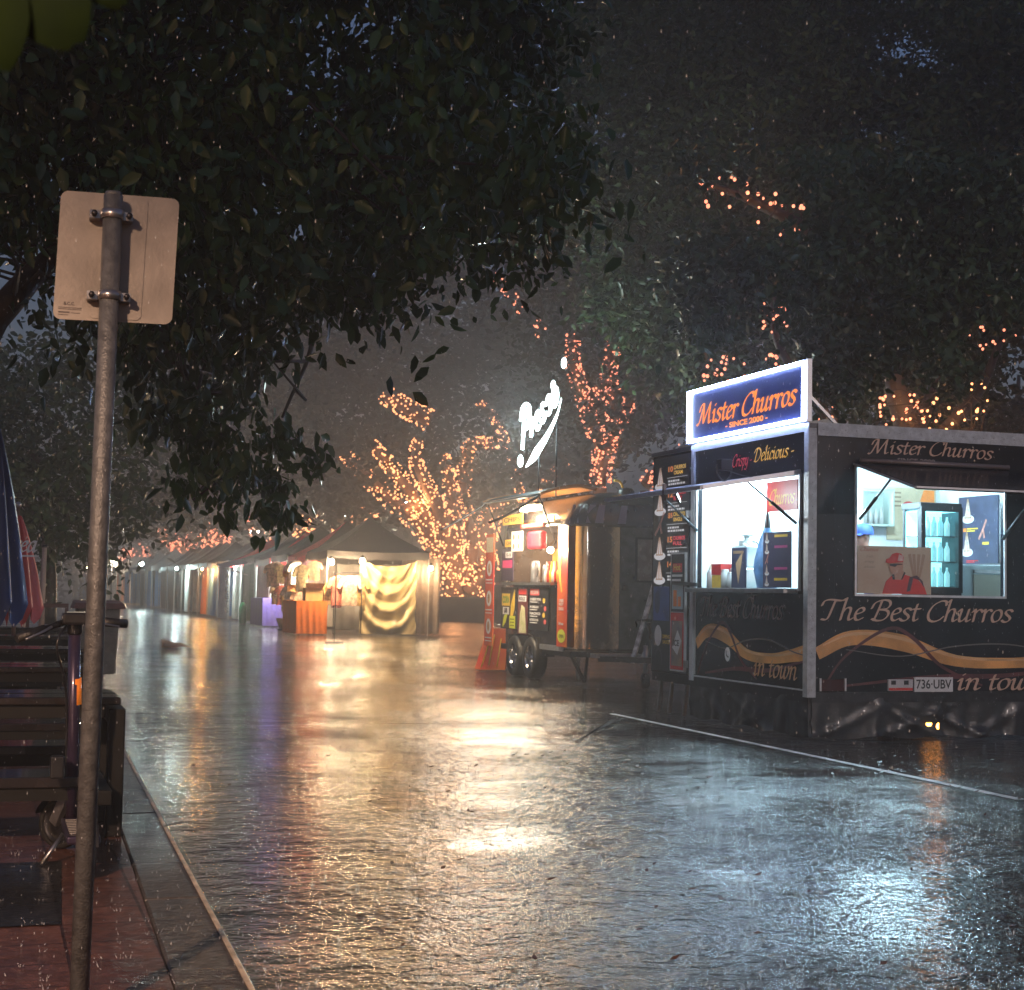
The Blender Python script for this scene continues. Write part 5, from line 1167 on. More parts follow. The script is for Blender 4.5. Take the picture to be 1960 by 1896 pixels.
mb = MB(); mb.lathe((8.9, 57.9, 0), [(0, 0), (.13, .02), (.14, .6), (.08, .75), (.04, .78), (.04, .8), (0, .8)], 16); mb.build('bottle_body', M('green_enamel', (.05, .45, .2), .3), gt)
mb = MB(); mb.lathe((8.9, 57.9, .8), [(.06, 0), (.06, .05), (0, .06)], 12); mb.build('cap', black_plastic, gt)
# tilted white table / sail by the sixth stall
tt = thing('tilted_trestle', (9.0, 60.5, 0), 'pale folded trestle awning tilted out beside the green stall', 'awning')
mb = MB(); mb.add([(8.5, 60.5, 2.05), (9.4, 60.0, 2.25), (9.4, 61.8, 2.45), (8.4, 61.8, 2.2)], [(0, 1, 2, 3)]); mb.build('awning_cloth', c_white, tt)
for a_, b_ in (((8.5, 60.5, 2.05), (9.4, 60.2, 1.8)), ((8.4, 61.8, 2.2), (9.4, 61.6, 1.9))):
    mb = MB(); mb.bar(a_, b_, .03); mb.build('brace', post_m, tt)
# planter wall behind
pw = thing('planter_wall', (22, 72, 0), 'low dark planter wall round the lit trees behind the nearest stall', 'wall')
mb = MB(); mb.box(15.5, 60, 68, 68.3, 0, 1.0); mb.build('wall_face', M('dark_concrete', (.07, .055, .05), .6, var=.3, vs=2, bump=.2), pw)
mb = MB(); mb.box(15.45, 60, 67.95, 68.4, 1.002, 1.08); mb.build('coping', M('dark_coping', (.12, .09, .08), .5, var=.2), pw)
bd = thing('pavilion', (45, 92, 0), 'long dim grey building with pillars behind the lit trees', 'building')
gm = M('grey_render', (.14, .125, .12), .7, var=.15, vs=.5)
mb = MB(); mb.box(20, 90, 92, 104, 0, 5.6); mb.build('wall', gm, bd)
mb = MB(); mb.box(18, 92, 89, 105, 5.602, 6.2); mb.build('roof', M('roof_sheet', (.09, .09, .1), .5, var=.2), bd)
for i in range(12):
    x = 20 + i * 6; mb = MB(); mb.box(x - .3, x + .3, 89.6, 90.2, 0, 5.6); mb.build('pillar', gm, bd)
for i in range(11):
    x = 23 + i * 6; mb = MB(); mb.box(x - 1.4, x + 1.4, 91.97, 91.998, .1, 2.9); mb.build('window', M('dark_glass', (.03, .04, .05), .1), bd)

# ------------------------------------------------------------------ left foreground: sign post, scooter, tables, bin, umbrellas
pole_m = M('pole_galv', (.10, .105, .11), .4, metal=.3, var=.25, vs=25, bump=.25, bs=120)
PX_, PY_ = .405, 6.3
ps = thing('parking_sign', (PX_, PY_, .12), 'back of a square grey metal street sign on a round steel pole', 'street sign')
mb = MB(); mb.tube([(PX_ - .016, PY_, -.34), (PX_, PY_, 1.5), (PX_ + .012, PY_, 2.87)], .037, 20); mb.tube([(PX_ + .012, PY_, 2.868), (PX_ + .012, PY_, 2.885)], [.037, .03], 20); mb.build('pole', pole_m, ps)
def rrect(x0, z0, x1, z1, r_, n=6):
    out = []
    for cx, cz, a0 in ((x1 - r_, z0 + r_, -90), (x1 - r_, z1 - r_, 0), (x0 + r_, z1 - r_, 90), (x0 + r_, z0 + r_, 180)):
        out += [(cx + r_ * math.cos(R(a0 + 90 * k / n)), cz + r_ * math.sin(R(a0 + 90 * k / n))) for k in range(n + 1)]
    return out
plate_m = M('sign_back', (.26, .235, .21), .45, metal=.2, var=.16, vs=5, bump=.06, bs=60)
tilt = .035
def plate(x0, z0, x1, z1, y, r_, name, mat, parent, th=.003):
    rr = rrect(x0, z0, x1, z1, r_); n = len(rr)
    sk = lambda x, z: (x + (z - 2.64) * .03, (z) + (x - PX_) * .02)
    mb = MB(); vs = [(sk(x, z)[0], yy, sk(x, z)[1]) for yy in (y, y + th) for x, z in rr]
    mb.add(vs, [tuple(range(n)), tuple(range(2 * n - 1, n - 1, -1))] + [(i, n + i, n + (i + 1) % n, (i + 1) % n) for i in range(n)]); return mb.build(name, mat, parent)
sp_ = plate(.215, 2.385, .672, 2.895, PY_ + .075, .03, 'sign_plate', plate_m, ps)
plate(.35, 2.395, .55, 2.885, PY_ + .071, .02, 'stiffener', plate_m, sp_)
for z in (2.795, 2.475):
    cl_ = MB(); cl_.lathe((PX_ + .01, PY_, z - .017), [(.041, 0), (.043, .0), (.043, .034), (.041, .034)], 24); cl_.box(PX_ - .075, PX_ - .035, PY_ + .01, PY_ + .065, z - .016, z + .016); cl_.box(PX_ + .05, PX_ + .09, PY_ + .01, PY_ + .065, z - .016, z + .016); cl_ = cl_.build('clamp', steel, ps)
    for x in (PX_ - .058, PX_ + .075):
        mb = MB(); mb.lathe((x, PY_ + .012, z), [(0, -.028), (.012, -.028), (.012, .0)], 6, 'y'); mb.build('bolt', dark_metal, cl_)
LFm = Frame((.215, PY_ + .0745, 2.385), (1, 0, 0), (0, 0, 1), .0008)
inkm = M('sign_ink', (.06, .05, .05), .6)
lab(LFm, 'lettering', plain_text('B.C.C.', .03), inkm, sp_, .032, .054, .042, .013)
for j, (a, b, z) in enumerate(((.012, .1, .043), (.012, .1, .037), (.012, .055, .023), (.06, .095, .023), (.012, .05, .014))):
    mb = MB(); LFm.rect(mb, a, z, b, z + (.005 if j == 2 else .0025)); mb.build('small_print', inkm, sp_)
ps.location = (.299, 4.649, .442); ps.scale = (.738, .738, .738)   # sign scaled about the camera to run off frame bottom; slim 5.5 cm pole
# e-scooter
sc_ = thing('electric_scooter', (.42, 7.4, .12), 'dark electric scooter with an orange stem band parked behind the sign pole', 'electric scooter')
purple = M('scooter_purple', (.05, .035, .07), .3, metal=.4, var=.15, coat=.4)
gz0 = .12
fxw = (.37, 7.72, gz0 + .115); rxw = (.45, 6.93, gz0 + .115)
def swheel(c, r_, ang):
    w_ = MB(); n = 28; prof = [(r_ - .022, -.022), (r_ - .006, -.024), (r_, -.01), (r_, .01), (r_ - .006, .024), (r_ - .022, .022)]
    ca, sa = math.cos(ang), math.sin(ang)
    def rot(m_):
        vs = [(c[0] + ca * (x - c[0]) - sa * (y - c[1]), c[1] + sa * (x - c[0]) + ca * (y - c[1]), z) for x, y, z in m_.v]; m_.v = vs; return m_
    w_.lathe(c, prof, n, 'x'); o = rot(w_).build('wheel', rubber, sc_)
    q = MB(); q.lathe(c, [(0, -.02), (.02, -.03), (.03, -.012), (r_ - .03, -.01), (r_ - .022, -.021), (r_ - .022, .021), (r_ - .03, .01), (.03, .012), (0, .02)], n, 'x'); rot(q).build('rim', dark_metal, o); return o
swheel(fxw, .115, R(48)); swheel(rxw, .11, 0)
mb = MB(); mb.tube([(.41, 7.6, gz0 + .16), (.40, 7.55, gz0 + .6), (.39, 7.5, gz0 + 1.02)], .028, 14); stem = mb.build('stem', purple, sc_)
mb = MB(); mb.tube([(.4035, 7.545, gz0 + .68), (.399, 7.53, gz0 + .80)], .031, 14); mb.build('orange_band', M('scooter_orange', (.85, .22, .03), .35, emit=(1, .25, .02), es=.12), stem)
mb = MB(); mb.tube([(.39, 7.5, gz0 + 1.0), (.385, 7.49, gz0 + 1.08)], .036, 12); mb.box(.33, .47, 7.40, 7.52, gz0 + 1.045, gz0 + 1.10); mb.build('display_head', black_plastic, sc_, bevel=.012)
mb = MB(); mb.box(.35, .45, 7.43, 7.49, gz0 + 1.101, gz0 + 1.104); mb.build('display', glass, sc_)
for sgn in (-1, 1):
    d = np.array([math.cos(R(200)), math.sin(R(200)), -.45]) * (1 if sgn < 0 else -1); d[2] = -.34 if sgn < 0 else -.08
    p0 = np.array([.38, 7.47, gz0 + 1.07]); mb = MB(); mb.tube([p0, p0 + d * .12, p0 + d * .24], [.016, .015, .015], 10); hb = mb.build('handlebar', black_plastic, sc_)
    q = MB(); q.tube([p0 + d * .13, p0 + d * .26], .021, 12); q.build('grip', rubber, hb)
    q = MB(); q.tube(spline([p0 + d * .1 + [0, -.03, .0], p0 + d * .16 + [0, -.05, -.01], p0 + d * .22 + [0, -.045, -.015]]), .006, 6); q.build('brake_lever', steel, hb)
mb = MB(); mb.tube(spline([(.36, 7.46, gz0 + 1.06), (.31, 7.4, gz0 + .95), (.36, 7.5, gz0 + .75), (.38, 7.58, gz0 + .35)]), .006, 6); mb.build('brake_cable', black_plastic, sc_)
mb = MB(); mb.box(.36, .50, 6.98, 7.56, gz0 + .13, gz0 + .165); dk = mb.build('deck', purple, sc_, bevel=.01)
for i in range(9):
    q = MB(); q.box(.375, .485, 7.05 + i * .05, 7.065 + i * .05, gz0 + .167, gz0 + .17); q.build('grip_strip', M('worn_grip', (.3, .28, .25), .5), dk)
mb = MB(); arc_ = [(rxw[1] + .13 * math.cos(a), rxw[2] + .13 * math.sin(a)) for a in np.linspace(.2, 2.9, 9)]
mb.add([(x, y, z) for x in (.42, .48) for y, z in arc_], [(i, i + 1, 10 + i, 9 + i) for i in range(8)], True); mb.build('rear_mudguard', black_plastic, sc_)
mb = MB(); ca = R(48); arc_ = [(.135 * math.cos(a), fxw[2] + .135 * math.sin(a)) for a in np.linspace(.3, 2.6, 9)]
mb.add([(fxw[0] + math.cos(ca) * s_ - math.sin(ca) * y, fxw[1] + math.sin(ca) * s_ + math.cos(ca) * y, z) for s_ in (-.03, .03) for y, z in arc_], [(i, i + 1, 10 + i, 9 + i) for i in range(8)], True); mb.build('front_mudguard', black_plastic, sc_)
mb = MB(); mb.tube([(.36, 7.3, gz0 + .13), (.27, 7.24, gz0 + .01)], .009, 6); mb.build('kick_stand', steel, sc_)
mb = MB(); mb.bar((.34, 7.7, gz0 + .12), (.40, 7.62, gz0 + .3), .03, .05); mb.bar((.42, 7.72, gz0 + .12), (.42, 7.62, gz0 + .3), .03, .05); mb.build('fork', steel, sc_)
mb = MB(); mb.box(.30, .36, 7.38, 7.45, gz0 + .36, gz0 + .46); mb.build('lock_box', black_plastic, sc_, bevel=.008)
# picnic tables
wood = M('wet_table_top', (.02, .016, .015), .14, var=.35, vs=6, coat=.6, bump=.2, bs=18)
frame_m = M('table_frame', (.006, .006, .006), .5, var=.3, spec=.25)
def picnic(Y0, label):
    xr = KX(Y0) - .22; t_ = thing('picnic_table', (xr - 1.2, Y0 + .3, .12), label, 'picnic table', 'picnic tables in a row on the footpath')
    for a, b in ((0, .28), (.32, .6)):
        mb = MB(); mb.box(-2.6, xr - .03, Y0 + a, Y0 + b, .762, .80); mb.build('tabletop_plank', wood, t_, bevel=.006)
    mb = MB(); mb.box(-2.6, xr - .1, Y0 + .03, Y0 + .07, .70, .760); mb.build('apron', frame_m, t_)
    for a in (-.45, 1.0):
        mb = MB(); mb.box(-2.6, xr - .16, Y0 + a, Y0 + a + .36, .42, .47); mb.build('seat_plank', wood, t_, bevel=.006)
        mb = MB(); mb.box(-2.6, xr - .2, Y0 + a + .02, Y0 + a + .07, .36, .418); mb.build('seat_rail', frame_m, t_)
    for x in (xr - .045, -1.9):
        for yy in (Y0 + .01, Y0 + .51):
            mb = MB(); mb.box(x - .04, x + .04, yy, yy + .08, .12, .742); mb.build('leg', frame_m, t_, bevel=.006)
        mb = MB(); mb.box(x - .035, x + .035, Y0 - .42, Y0 + 1.33, .33, .40) if x < 0 else mb.box(x - .115, x - .045, Y0 - .42, Y0 + 1.33, .33, .40); mb.build('seat_beam', frame_m, t_, bevel=.006)
        mb = MB(); mb.box(x - .04, x + .04, Y0 + .092, Y0 + .508, .67, .74); mb.build('top_beam', frame_m, t_)
    return t_
for i, (Y0, lb) in enumerate(((8.0, 'nearest dark picnic table in the row, behind the electric scooter'), (10.9, 'second dark picnic table from the camera, wet tabletop'), (13.9, 'third dark picnic table from the camera'), (17.2, 'fourth dark picnic table, beside the blue umbrella'), (20.4, 'farthest dark picnic table, in front of the wheelie bin'))): picnic(Y0, lb)
# wheelie bin
wb_ = thing('wheelie_bin', (1.45, 22.2, .12), 'grey wheelie bin with a brown lid beyond the picnic tables', 'bin')
mb = MB(); mb.add([(1.22, 21.95, .14), (1.68, 21.95, .14), (1.68, 22.45, .14), (1.22, 22.45, .14), (1.17, 21.9, 1.02), (1.73, 21.9, 1.02), (1.73, 22.55, 1.02), (1.17, 22.55, 1.02)],
    [(3, 2, 1, 0), (4, 5, 6, 7), (0, 1, 5, 4), (1, 2, 6, 5), (2, 3, 7, 6), (3, 0, 4, 7)]); mb.build('bin_body', M('bin_grey', (.13, .11, .09), .45, var=.2), wb_, bevel=.02)
mb = MB(); mb.add([(1.1, 21.85, 1.022), (1.8, 21.85, 1.022), (1.8, 22.62, 1.022), (1.1, 22.62, 1.022), (1.14, 21.9, 1.1), (1.76, 21.9, 1.1), (1.76, 22.55, 1.13), (1.14, 22.55, 1.13)],
    [(3, 2, 1, 0), (4, 5, 6, 7), (0, 1, 5, 4), (1, 2, 6, 5), (2, 3, 7, 6), (3, 0, 4, 7)]); mb.build('lid', M('bin_lid', (.16, .07, .05), .4, var=.2), wb_, bevel=.01)
for x in (1.2, 1.7):
    mb = MB(); mb.lathe((x, 22.5, .22), [(0, -.03), (.1, -.03), (.1, .03), (0, .03)], 18, 'x'); mb.build('wheel', rubber, wb_)
# closed umbrellas
def folded(x, y, z0, z1, rad, mat, label, post=True):
    u_ = thing('folded_umbrella', (x, y, .12), label, 'umbrella')
    n, m = 48, 18; vs = []
    for j in range(m + 1):
        v = j / m; z = z1 + (z0 - z1) * v; r_ = rad * (.12 + .88 * v ** .8)
        for i in range(n):
            a = 2 * math.pi * i / n; rr = r_ * (1 + .22 * math.cos(8 * a + .8 * v) + .08 * math.sin(5 * a + 3 * v))
            vs.append((x + rr * math.cos(a), y + rr * math.sin(a), z + .12 * v * math.cos(8 * a) + (.06 * v * math.sin(a))))
    mb = MB(); mb.add(vs, [(j * n + i, (j + 1) * n + i, (j + 1) * n + (i + 1) % n, j * n + (i + 1) % n) for j in range(m) for i in range(n)], True); mb.build('canopy', mat, u_)
    mb = MB(); mb.tube([(x, y, .12), (x, y, z1 + .12)], .025, 10); mb.build('pole', M('umbrella_pole', (.12, .06, .04), .4), u_)
    mb = MB(); mb.lathe((x, y, .12), [(0, 0), (.28, 0), (.28, .06), (.05, .1), (0, .1)], 20); mb.build('base', dark_metal, u_)
    mb = MB(); mb.ball((x, y, z1 + .13), .04); mb.build('finial', steel, u_)
    return u_
folded(0.0, 14.0, 1.12, 2.72, .27, M('blue_canvas', (.03, .08, .28), .4, var=.25, vs=3, coat=.2), 'blue folded umbrella at the left edge of the picture')
u_ = folded(.33, 20.0, 1.0, 2.16, .27, M('red_canvas', (.42, .02, .025), .45, var=.2, vs=3), 'red folded umbrella with white writing behind the blue one')
UF = Frame((.1, 19.62, 0), (1, 0, 0), (0, 0, 1), .004)
lab(UF, 'lettering', script_text('rea', wt=1.3), white_paint, u_, .18, 1.72, .28, .2); mb = MB(); UF.rect(mb, .16, 1.66, .48, 1.68); mb.build('underline', white_paint, u_)
# posts and rail further left
for i, (x, y, h_) in enumerate(((.98, 30, 2.0), (1.15, 36, 2.6), (.6, 27, 1.6))):
    p_ = thing('post', (x, y, .12), ('pale', 'taller pale', 'short pale')[i] + ' post on the footpath beyond the red umbrella', 'post', 'posts beyond the umbrellas')
    mb = MB(); mb.tube([(x, y, .12), (x, y, h_)], .045, 10); mb.build('shaft', M('pale_post', (.35, .25, .22), .5), p_); mb = MB(); mb.lathe((x, y, h_), [(.06, 0), (.06, .04), (0, .05)], 12); mb.build('cap', dark_metal, p_)
rl = thing('hand_rail', (1.0, 24, .12), 'low brown rail on the footpath behind the scooter handlebar', 'railing')
mb = MB(); mb.box(.55, 1.15, 24, 24.05, 1.0, 1.06); mb.build('top_rail', M('rail_brown', (.12, .06, .05), .4), rl)
for x in (.56, 1.1):
    mb = MB(); mb.box(x, x + .05, 24, 24.05, .12, .998); mb.build('upright', MATS['rail_brown'], rl)
# litter on the road
lt = thing('crumpled_carton', gz(325, 1240), 'crumpled pale paper carton lying on the wet road', 'litter')
p = gz(325, 1240); mb = MB(); r_ = random.Random(4)
vs = [(p[0] + x * .2 + r_.uniform(-.04, .04), p[1] + y * .25, z * .15 * r_.uniform(.5, 1.2) + .01) for z in (0, 1) for x, y in ((-1, -1), (1, -.8), (.8, 1), (-.8, .9))]
mb.add(vs, [(3, 2, 1, 0), (4, 5, 6, 7), (0, 1, 5, 4), (1, 2, 6, 5), (2, 3, 7, 6), (3, 0, 4, 7)]); mb.build('carton_body', M('pale_paper', (.75, .45, .25), .5, var=.2, vs=3), lt)
mb = MB(); mb.add([vs[4], vs[5], (vs[5][0] + .2, vs[5][1] - .3, .03), (vs[4][0], vs[4][1] - .3, .05)], [(0, 1, 2, 3)]); mb.build('flap', MATS['pale_paper'], lt)

# ------------------------------------------------------------------ trees
def leaf_material(name, c1, c2, rough=.38):
    m = M(name, c1, rough, col2=c2, vs=.55, spec=.4); return m
def inside(poly, x, y):
    poly = np.array(poly, float); c = np.zeros(len(x), bool); j = len(poly) - 1
    for i in range(len(poly)):
        xi, yi = poly[i]; xj, yj = poly[j]
        c ^= ((yi > y) != (yj > y)) & (x < (xj - xi) * (y - yi) / (yj - yi + 1e-9) + xi); j = i
    return c
def cluster_points(poly, n, d0, d1, g, gaps=()):
    """centres of leaf clusters through the depth of the crown over the part of the sky the crown covers"""
    P = np.array(poly, float); out = []
    while len(out) < n:
        x = g.uniform(P[:, 0].min(), P[:, 0].max(), n * 2); y = g.uniform(P[:, 1].min(), P[:, 1].max(), n * 2)
        k = inside(poly, x, y)
        for a, b in zip(x[k], y[k]):
            if any((a - gx) ** 2 / rx ** 2 + (b - gy) ** 2 / ry ** 2 < 1 for gx, gy, rx, ry in gaps): continue
            d = ray(a, b); t_ = g.uniform(d0, d1) / math.hypot(d[0], d[1]); out.append(CAMP + d * t_)
            if len(out) >= n: break
    return np.array(out)
def foliage(name, centers, per, rad, size, mat, parent, seed, droop=.5, kind=None):
    g = np.random.default_rng(seed); n = len(centers) * per
    rr = rad * g.uniform(.6, 1.4, len(centers))
    c = np.repeat(centers, per, 0) + g.normal(0, 1, (n, 3)) * np.repeat(rr, per)[:, None] * [.5, .5, .42]
    s_ = size * g.uniform(.6, 1.35, n)[:, None]
    az = g.uniform(0, 2 * math.pi, n); el = -g.normal(droop, .45, n)
    L = np.stack([np.cos(az) * np.cos(el), np.sin(az) * np.cos(el), np.sin(el)], -1)
    q = g.normal(0, 1, (n, 3)); Wd = np.cross(L, q); Wd /= np.linalg.norm(Wd, axis=1)[:, None] + 1e-9; N = np.cross(L, Wd)
    w_ = s_ * .24
    # six-point leaf, folded along its midrib and slightly curved
    p0 = c; p3 = c + L * s_ - N * s_ * .12
    p1 = c + L * s_ * .3 + Wd * w_ + N * s_ * .05; p2 = c + L * s_ * .68 + Wd * w_ * .8 - N * s_ * .02
    p5 = c + L * s_ * .3 - Wd * w_ + N * s_ * .05; p4 = c + L * s_ * .68 - Wd * w_ * .8 - N * s_ * .02
    V = np.stack([p0, p1, p2, p3, p4, p5], 1).reshape(-1, 3)
    b = np.arange(n)[:, None] * 6
    Fq = np.concatenate([b + [0, 1, 2, 3], b + [0, 3, 4, 5]], 1).reshape(-1, 4)
    base = np.array(parent.location) if parent else np.zeros(3)
    o = bpy.data.objects.new(name, raw_mesh(name, V - base, Fq, mat)); COL.objects.link(o); o.parent = parent
    return o
bark = M('dark_bark', (.045, .032, .025), .5, var=.4, vs=5, bump=.8, bs=14)
def limbs(name, paths, mat, parent, n=8):
    mb = MB()
    for pts, r0_, r1_ in paths:
        q = spline(pts, 5); mb.tube(q, list(np.linspace(r0_, r1_, len(q))), n)
    return mb.build(name, mat, parent)
def twigs(mb, centers, anchors, g, r_=.012, every=3):
    A = np.array(anchors)
    for c in centers[::every]:
        a = A[np.argmin(((A - c) ** 2).sum(1))]; mid = (a + c) / 2 + g.normal(0, .15, 3)
        mb.tube([a, mid, c], [r_ * 2, r_ * 1.4, r_ * .6], 4)

near_leaf = leaf_material('near_leaf', (.018, .05, .012), (.05, .12, .026), .28)
mid_leaf = leaf_material('mid_leaf', (.014, .036, .012), (.055, .10, .035), .4)
far_leaf = leaf_material('far_leaf', (.014, .02, .012), (.03, .036, .022), .6)
E_ = lambda x, y, Y: at(x, y, Y)
# near tree, left, overhanging the top left of the view
nearT = thing('tree', (-4.2, 11.0, .12), 'big near tree with large drooping leaves overhanging the top left above the street sign', 'tree')
g1 = np.random.default_rng(1)
mainpoly = [(-350, -350), (1010, -350), (1060, 250), (1060, 400), (1010, 470), (960, 500), (925, 440), (880, 470), (775, 475), (795, 555), (715, 590), (640, 560), (560, 600), (500, 640), (430, 600), (350, 620), (230, 640), (130, 560), (110, 440), (60, 430), (0, 440), (-350, 520)]
fringe = [(240, 620), (500, 560), (505, 700), (560, 790), (600, 850), (590, 890), (548, 900), (530, 930), (470, 950), (440, 930), (365, 920), (370, 880), (285, 810), (235, 740)]
tips = [(430, 880), (560, 900), (555, 985), (470, 1000), (425, 960)]
c1 = cluster_points(mainpoly, 620, 8.5, 15, g1, gaps=[(30, 540, 125, 85), (640, 70, 55, 70), (805, 70, 34, 48), (575, 410, 46, 48), (290, 225, 28, 30), (500, 395, 24, 30), (740, 20, 60, 28), (140, 620, 60, 30), (225, 265, 12, 14)])
c2 = cluster_points(fringe, 55, 12, 14.5, g1); c3 = cluster_points(tips, 5, 12.5, 13.5, g1)
foliage('crown', c1, 105, .4, .105, near_leaf, nearT, 2, .8)
foliage('hanging_branch', np.concatenate([c2, c3]), 42, .2, .135, near_leaf, nearT, 3, 1.0)
lp = [([(-4.6, 11, 0), (-4.3, 11, 1.2), E_(-260, 900, 10.5), E_(-10, 610, 10), E_(60, 530, 10), E_(120, 470, 10), E_(210, 330, 10.2), E_(290, 200, 10.5), E_(380, 60, 11), E_(450, -120, 12)], .12, .03),
      ([E_(115, 475, 10), E_(190, 290, 9.8), E_(245, 190, 9.6), E_(300, 100, 9.5), E_(340, -60, 9.5)], .05, .02),
      ([E_(195, 310, 10), E_(270, 285, 10), E_(370, 262, 10), E_(480, 300, 10.5)], .028, .01),
      ([E_(290, 200, 10.5), E_(450, 330, 11.5), E_(560, 480, 12.5), E_(600, 640, 13), E_(540, 800, 13)], .06, .012),
      ([E_(290, 200, 10.5), E_(600, 200, 12), E_(850, 260, 13), E_(980, 380, 13.5)], .06, .015),
      ([E_(210, 330, 10.2), E_(300, 520, 12), E_(350, 700, 13), E_(440, 860, 13)], .05, .01)]
limbs('trunk', lp, bark, nearT)
anch = [q for pts, _, _ in lp for q in spline(pts, 3)]
mb = MB(); twigs(mb, np.concatenate([c1, c2]), anch, g1, .009, 3); mb.build('twigs', bark, nearT)
# a leafy spray very close to the camera, top left corner
spray = thing('leafy_twig', (0, .95, 1.7), 'pale yellow-green leaves on a twig close to the camera in the top left corner', 'twig')
cl_m = M('close_leaf', (.001, .006, .001), .75, col2=(.006, .014, .001), vs=25, spec=.1)
for i, (xx, yy, ln, an, wd) in enumerate(((30, -100, .062, -60, .05), (-40, -120, .075, -84, .045), (110, -115, .05, -45, .025))):
    c = E_(xx, yy, .95); L = rt * math.cos(R(an)) + up * math.sin(R(an)); Wd = rt * -math.sin(R(an)) + up * math.cos(R(an)); n = 8; vs = []
    for j in range(n + 1):
        v = j / n; hw = wd * (math.sin(math.pi * min(1, v * .93 + .03)) ** .7) * .5
        for s_ in (-1, 0, 1): vs.append(c + L * ln * v + Wd * hw * s_ + fw * (.006 * s_ * s_ + .01 * v * v))
    mb = MB(); mb.add(vs, [(j * 3 + k, j * 3 + k + 1, (j + 1) * 3 + k + 1, (j + 1) * 3 + k) for j in range(n) for k in (0, 1)], True); mb.build('leaf', cl_m, spray)
mb = MB(); mb.tube([E_(-80, -70, .95), E_(20, -60, .95), E_(110, -95, .95)], .0015, 6); mb.build('stem', bark, spray)
# big trees over the vans, right side
g2 = np.random.default_rng(2)
rpoly = [(780, -350), (2350, -300), (2350, 600), (1990, 610), (1960, 650), (1925, 690), (1880, 720), (1850, 770), (1800, 800), (1740, 790), (1690, 800), (1640, 760), (1560, 780), (1540, 690), (1400, 740), (1330, 790), (1260, 720), (1180, 620), (1120, 540), (1090, 460), (960, 440), (820, 300)]
bigT = thing('tree', (12.3, 19.5, 0), 'huge dark tree spreading over the churros van on the right', 'tree')
c4 = cluster_points(rpoly, 1650, 24.5, 37, g2, gaps=[(1680, 105, 30, 45), (1440, 688, 24, 16), (1870, 165, 20, 20), (1760, 60, 20, 20), (1940, 690, 45, 60)])
foliage('crown', c4, 130, .62, .135, mid_leaf, bigT, 5, .4)
c4b = cluster_points(rpoly, 900, 36, 42, g2, gaps=[(1680, 105, 30, 45), (1440, 688, 24, 16), (1870, 165, 20, 20), (1760, 60, 20, 20), (1940, 690, 45, 60)]); foliage('inner_crown', c4b, 60, .8, .32, mid_leaf, bigT, 6, .3)
c4c = cluster_points([(1300, 300), (1960, 330), (1960, 620), (1900, 720), (1820, 780), (1640, 770), (1560, 770), (1340, 740), (1330, 600)], 330, 17.5, 20.5, g2, gaps=[(1440, 392, 170, 85), (1483, 605, 62, 80), (1390, 705, 105, 66), (1500, 698, 60, 50), (1722, 785, 100, 95), (1840, 800, 100, 85), (1592, 802, 60, 60), (1892, 645, 95, 66), (1660, 600, 40, 40), (1940, 700, 70, 80)])
foliage('front_crown', c4c, 70, .34, .12, mid_leaf, bigT, 7, .5)
rb_ = [([E_(1735, 900, 19.5), E_(1735, 820, 19.5), E_(1712, 740, 19.5), E_(1690, 640, 20.0), E_(1640, 500, 20.5), E_(1530, 432, 19.5), E_(1460, 395, 19.5), E_(1400, 368, 19.5), E_(1340, 350, 19.5)], .2, .03),
       ([E_(1735, 860, 19.5), E_(1770, 790, 20.0), E_(1790, 700, 20.5), E_(1800, 500, 21.5), E_(1850, 200, 22.5)], .12, .05),
       ([E_(1735, 900, 19.5), E_(1800, 835, 19.5), E_(1840, 790, 19.5), E_(1880, 740, 20.0), E_(1920, 640, 20.5)], .14, .05),
       ([E_(1735, 900, 19.5), E_(1620, 830, 19.5), E_(1570, 780, 19.5), E_(1490, 660, 19.5), E_(1480, 560, 19.5)], .11, .04)]
limbs('trunk', [([(E_(1735, 900, 19.5)[0], 19.5, 0), E_(1735, 1000, 19.5), E_(1735, 880, 19.5)], .4, .26)] + rb_, bark, bigT)
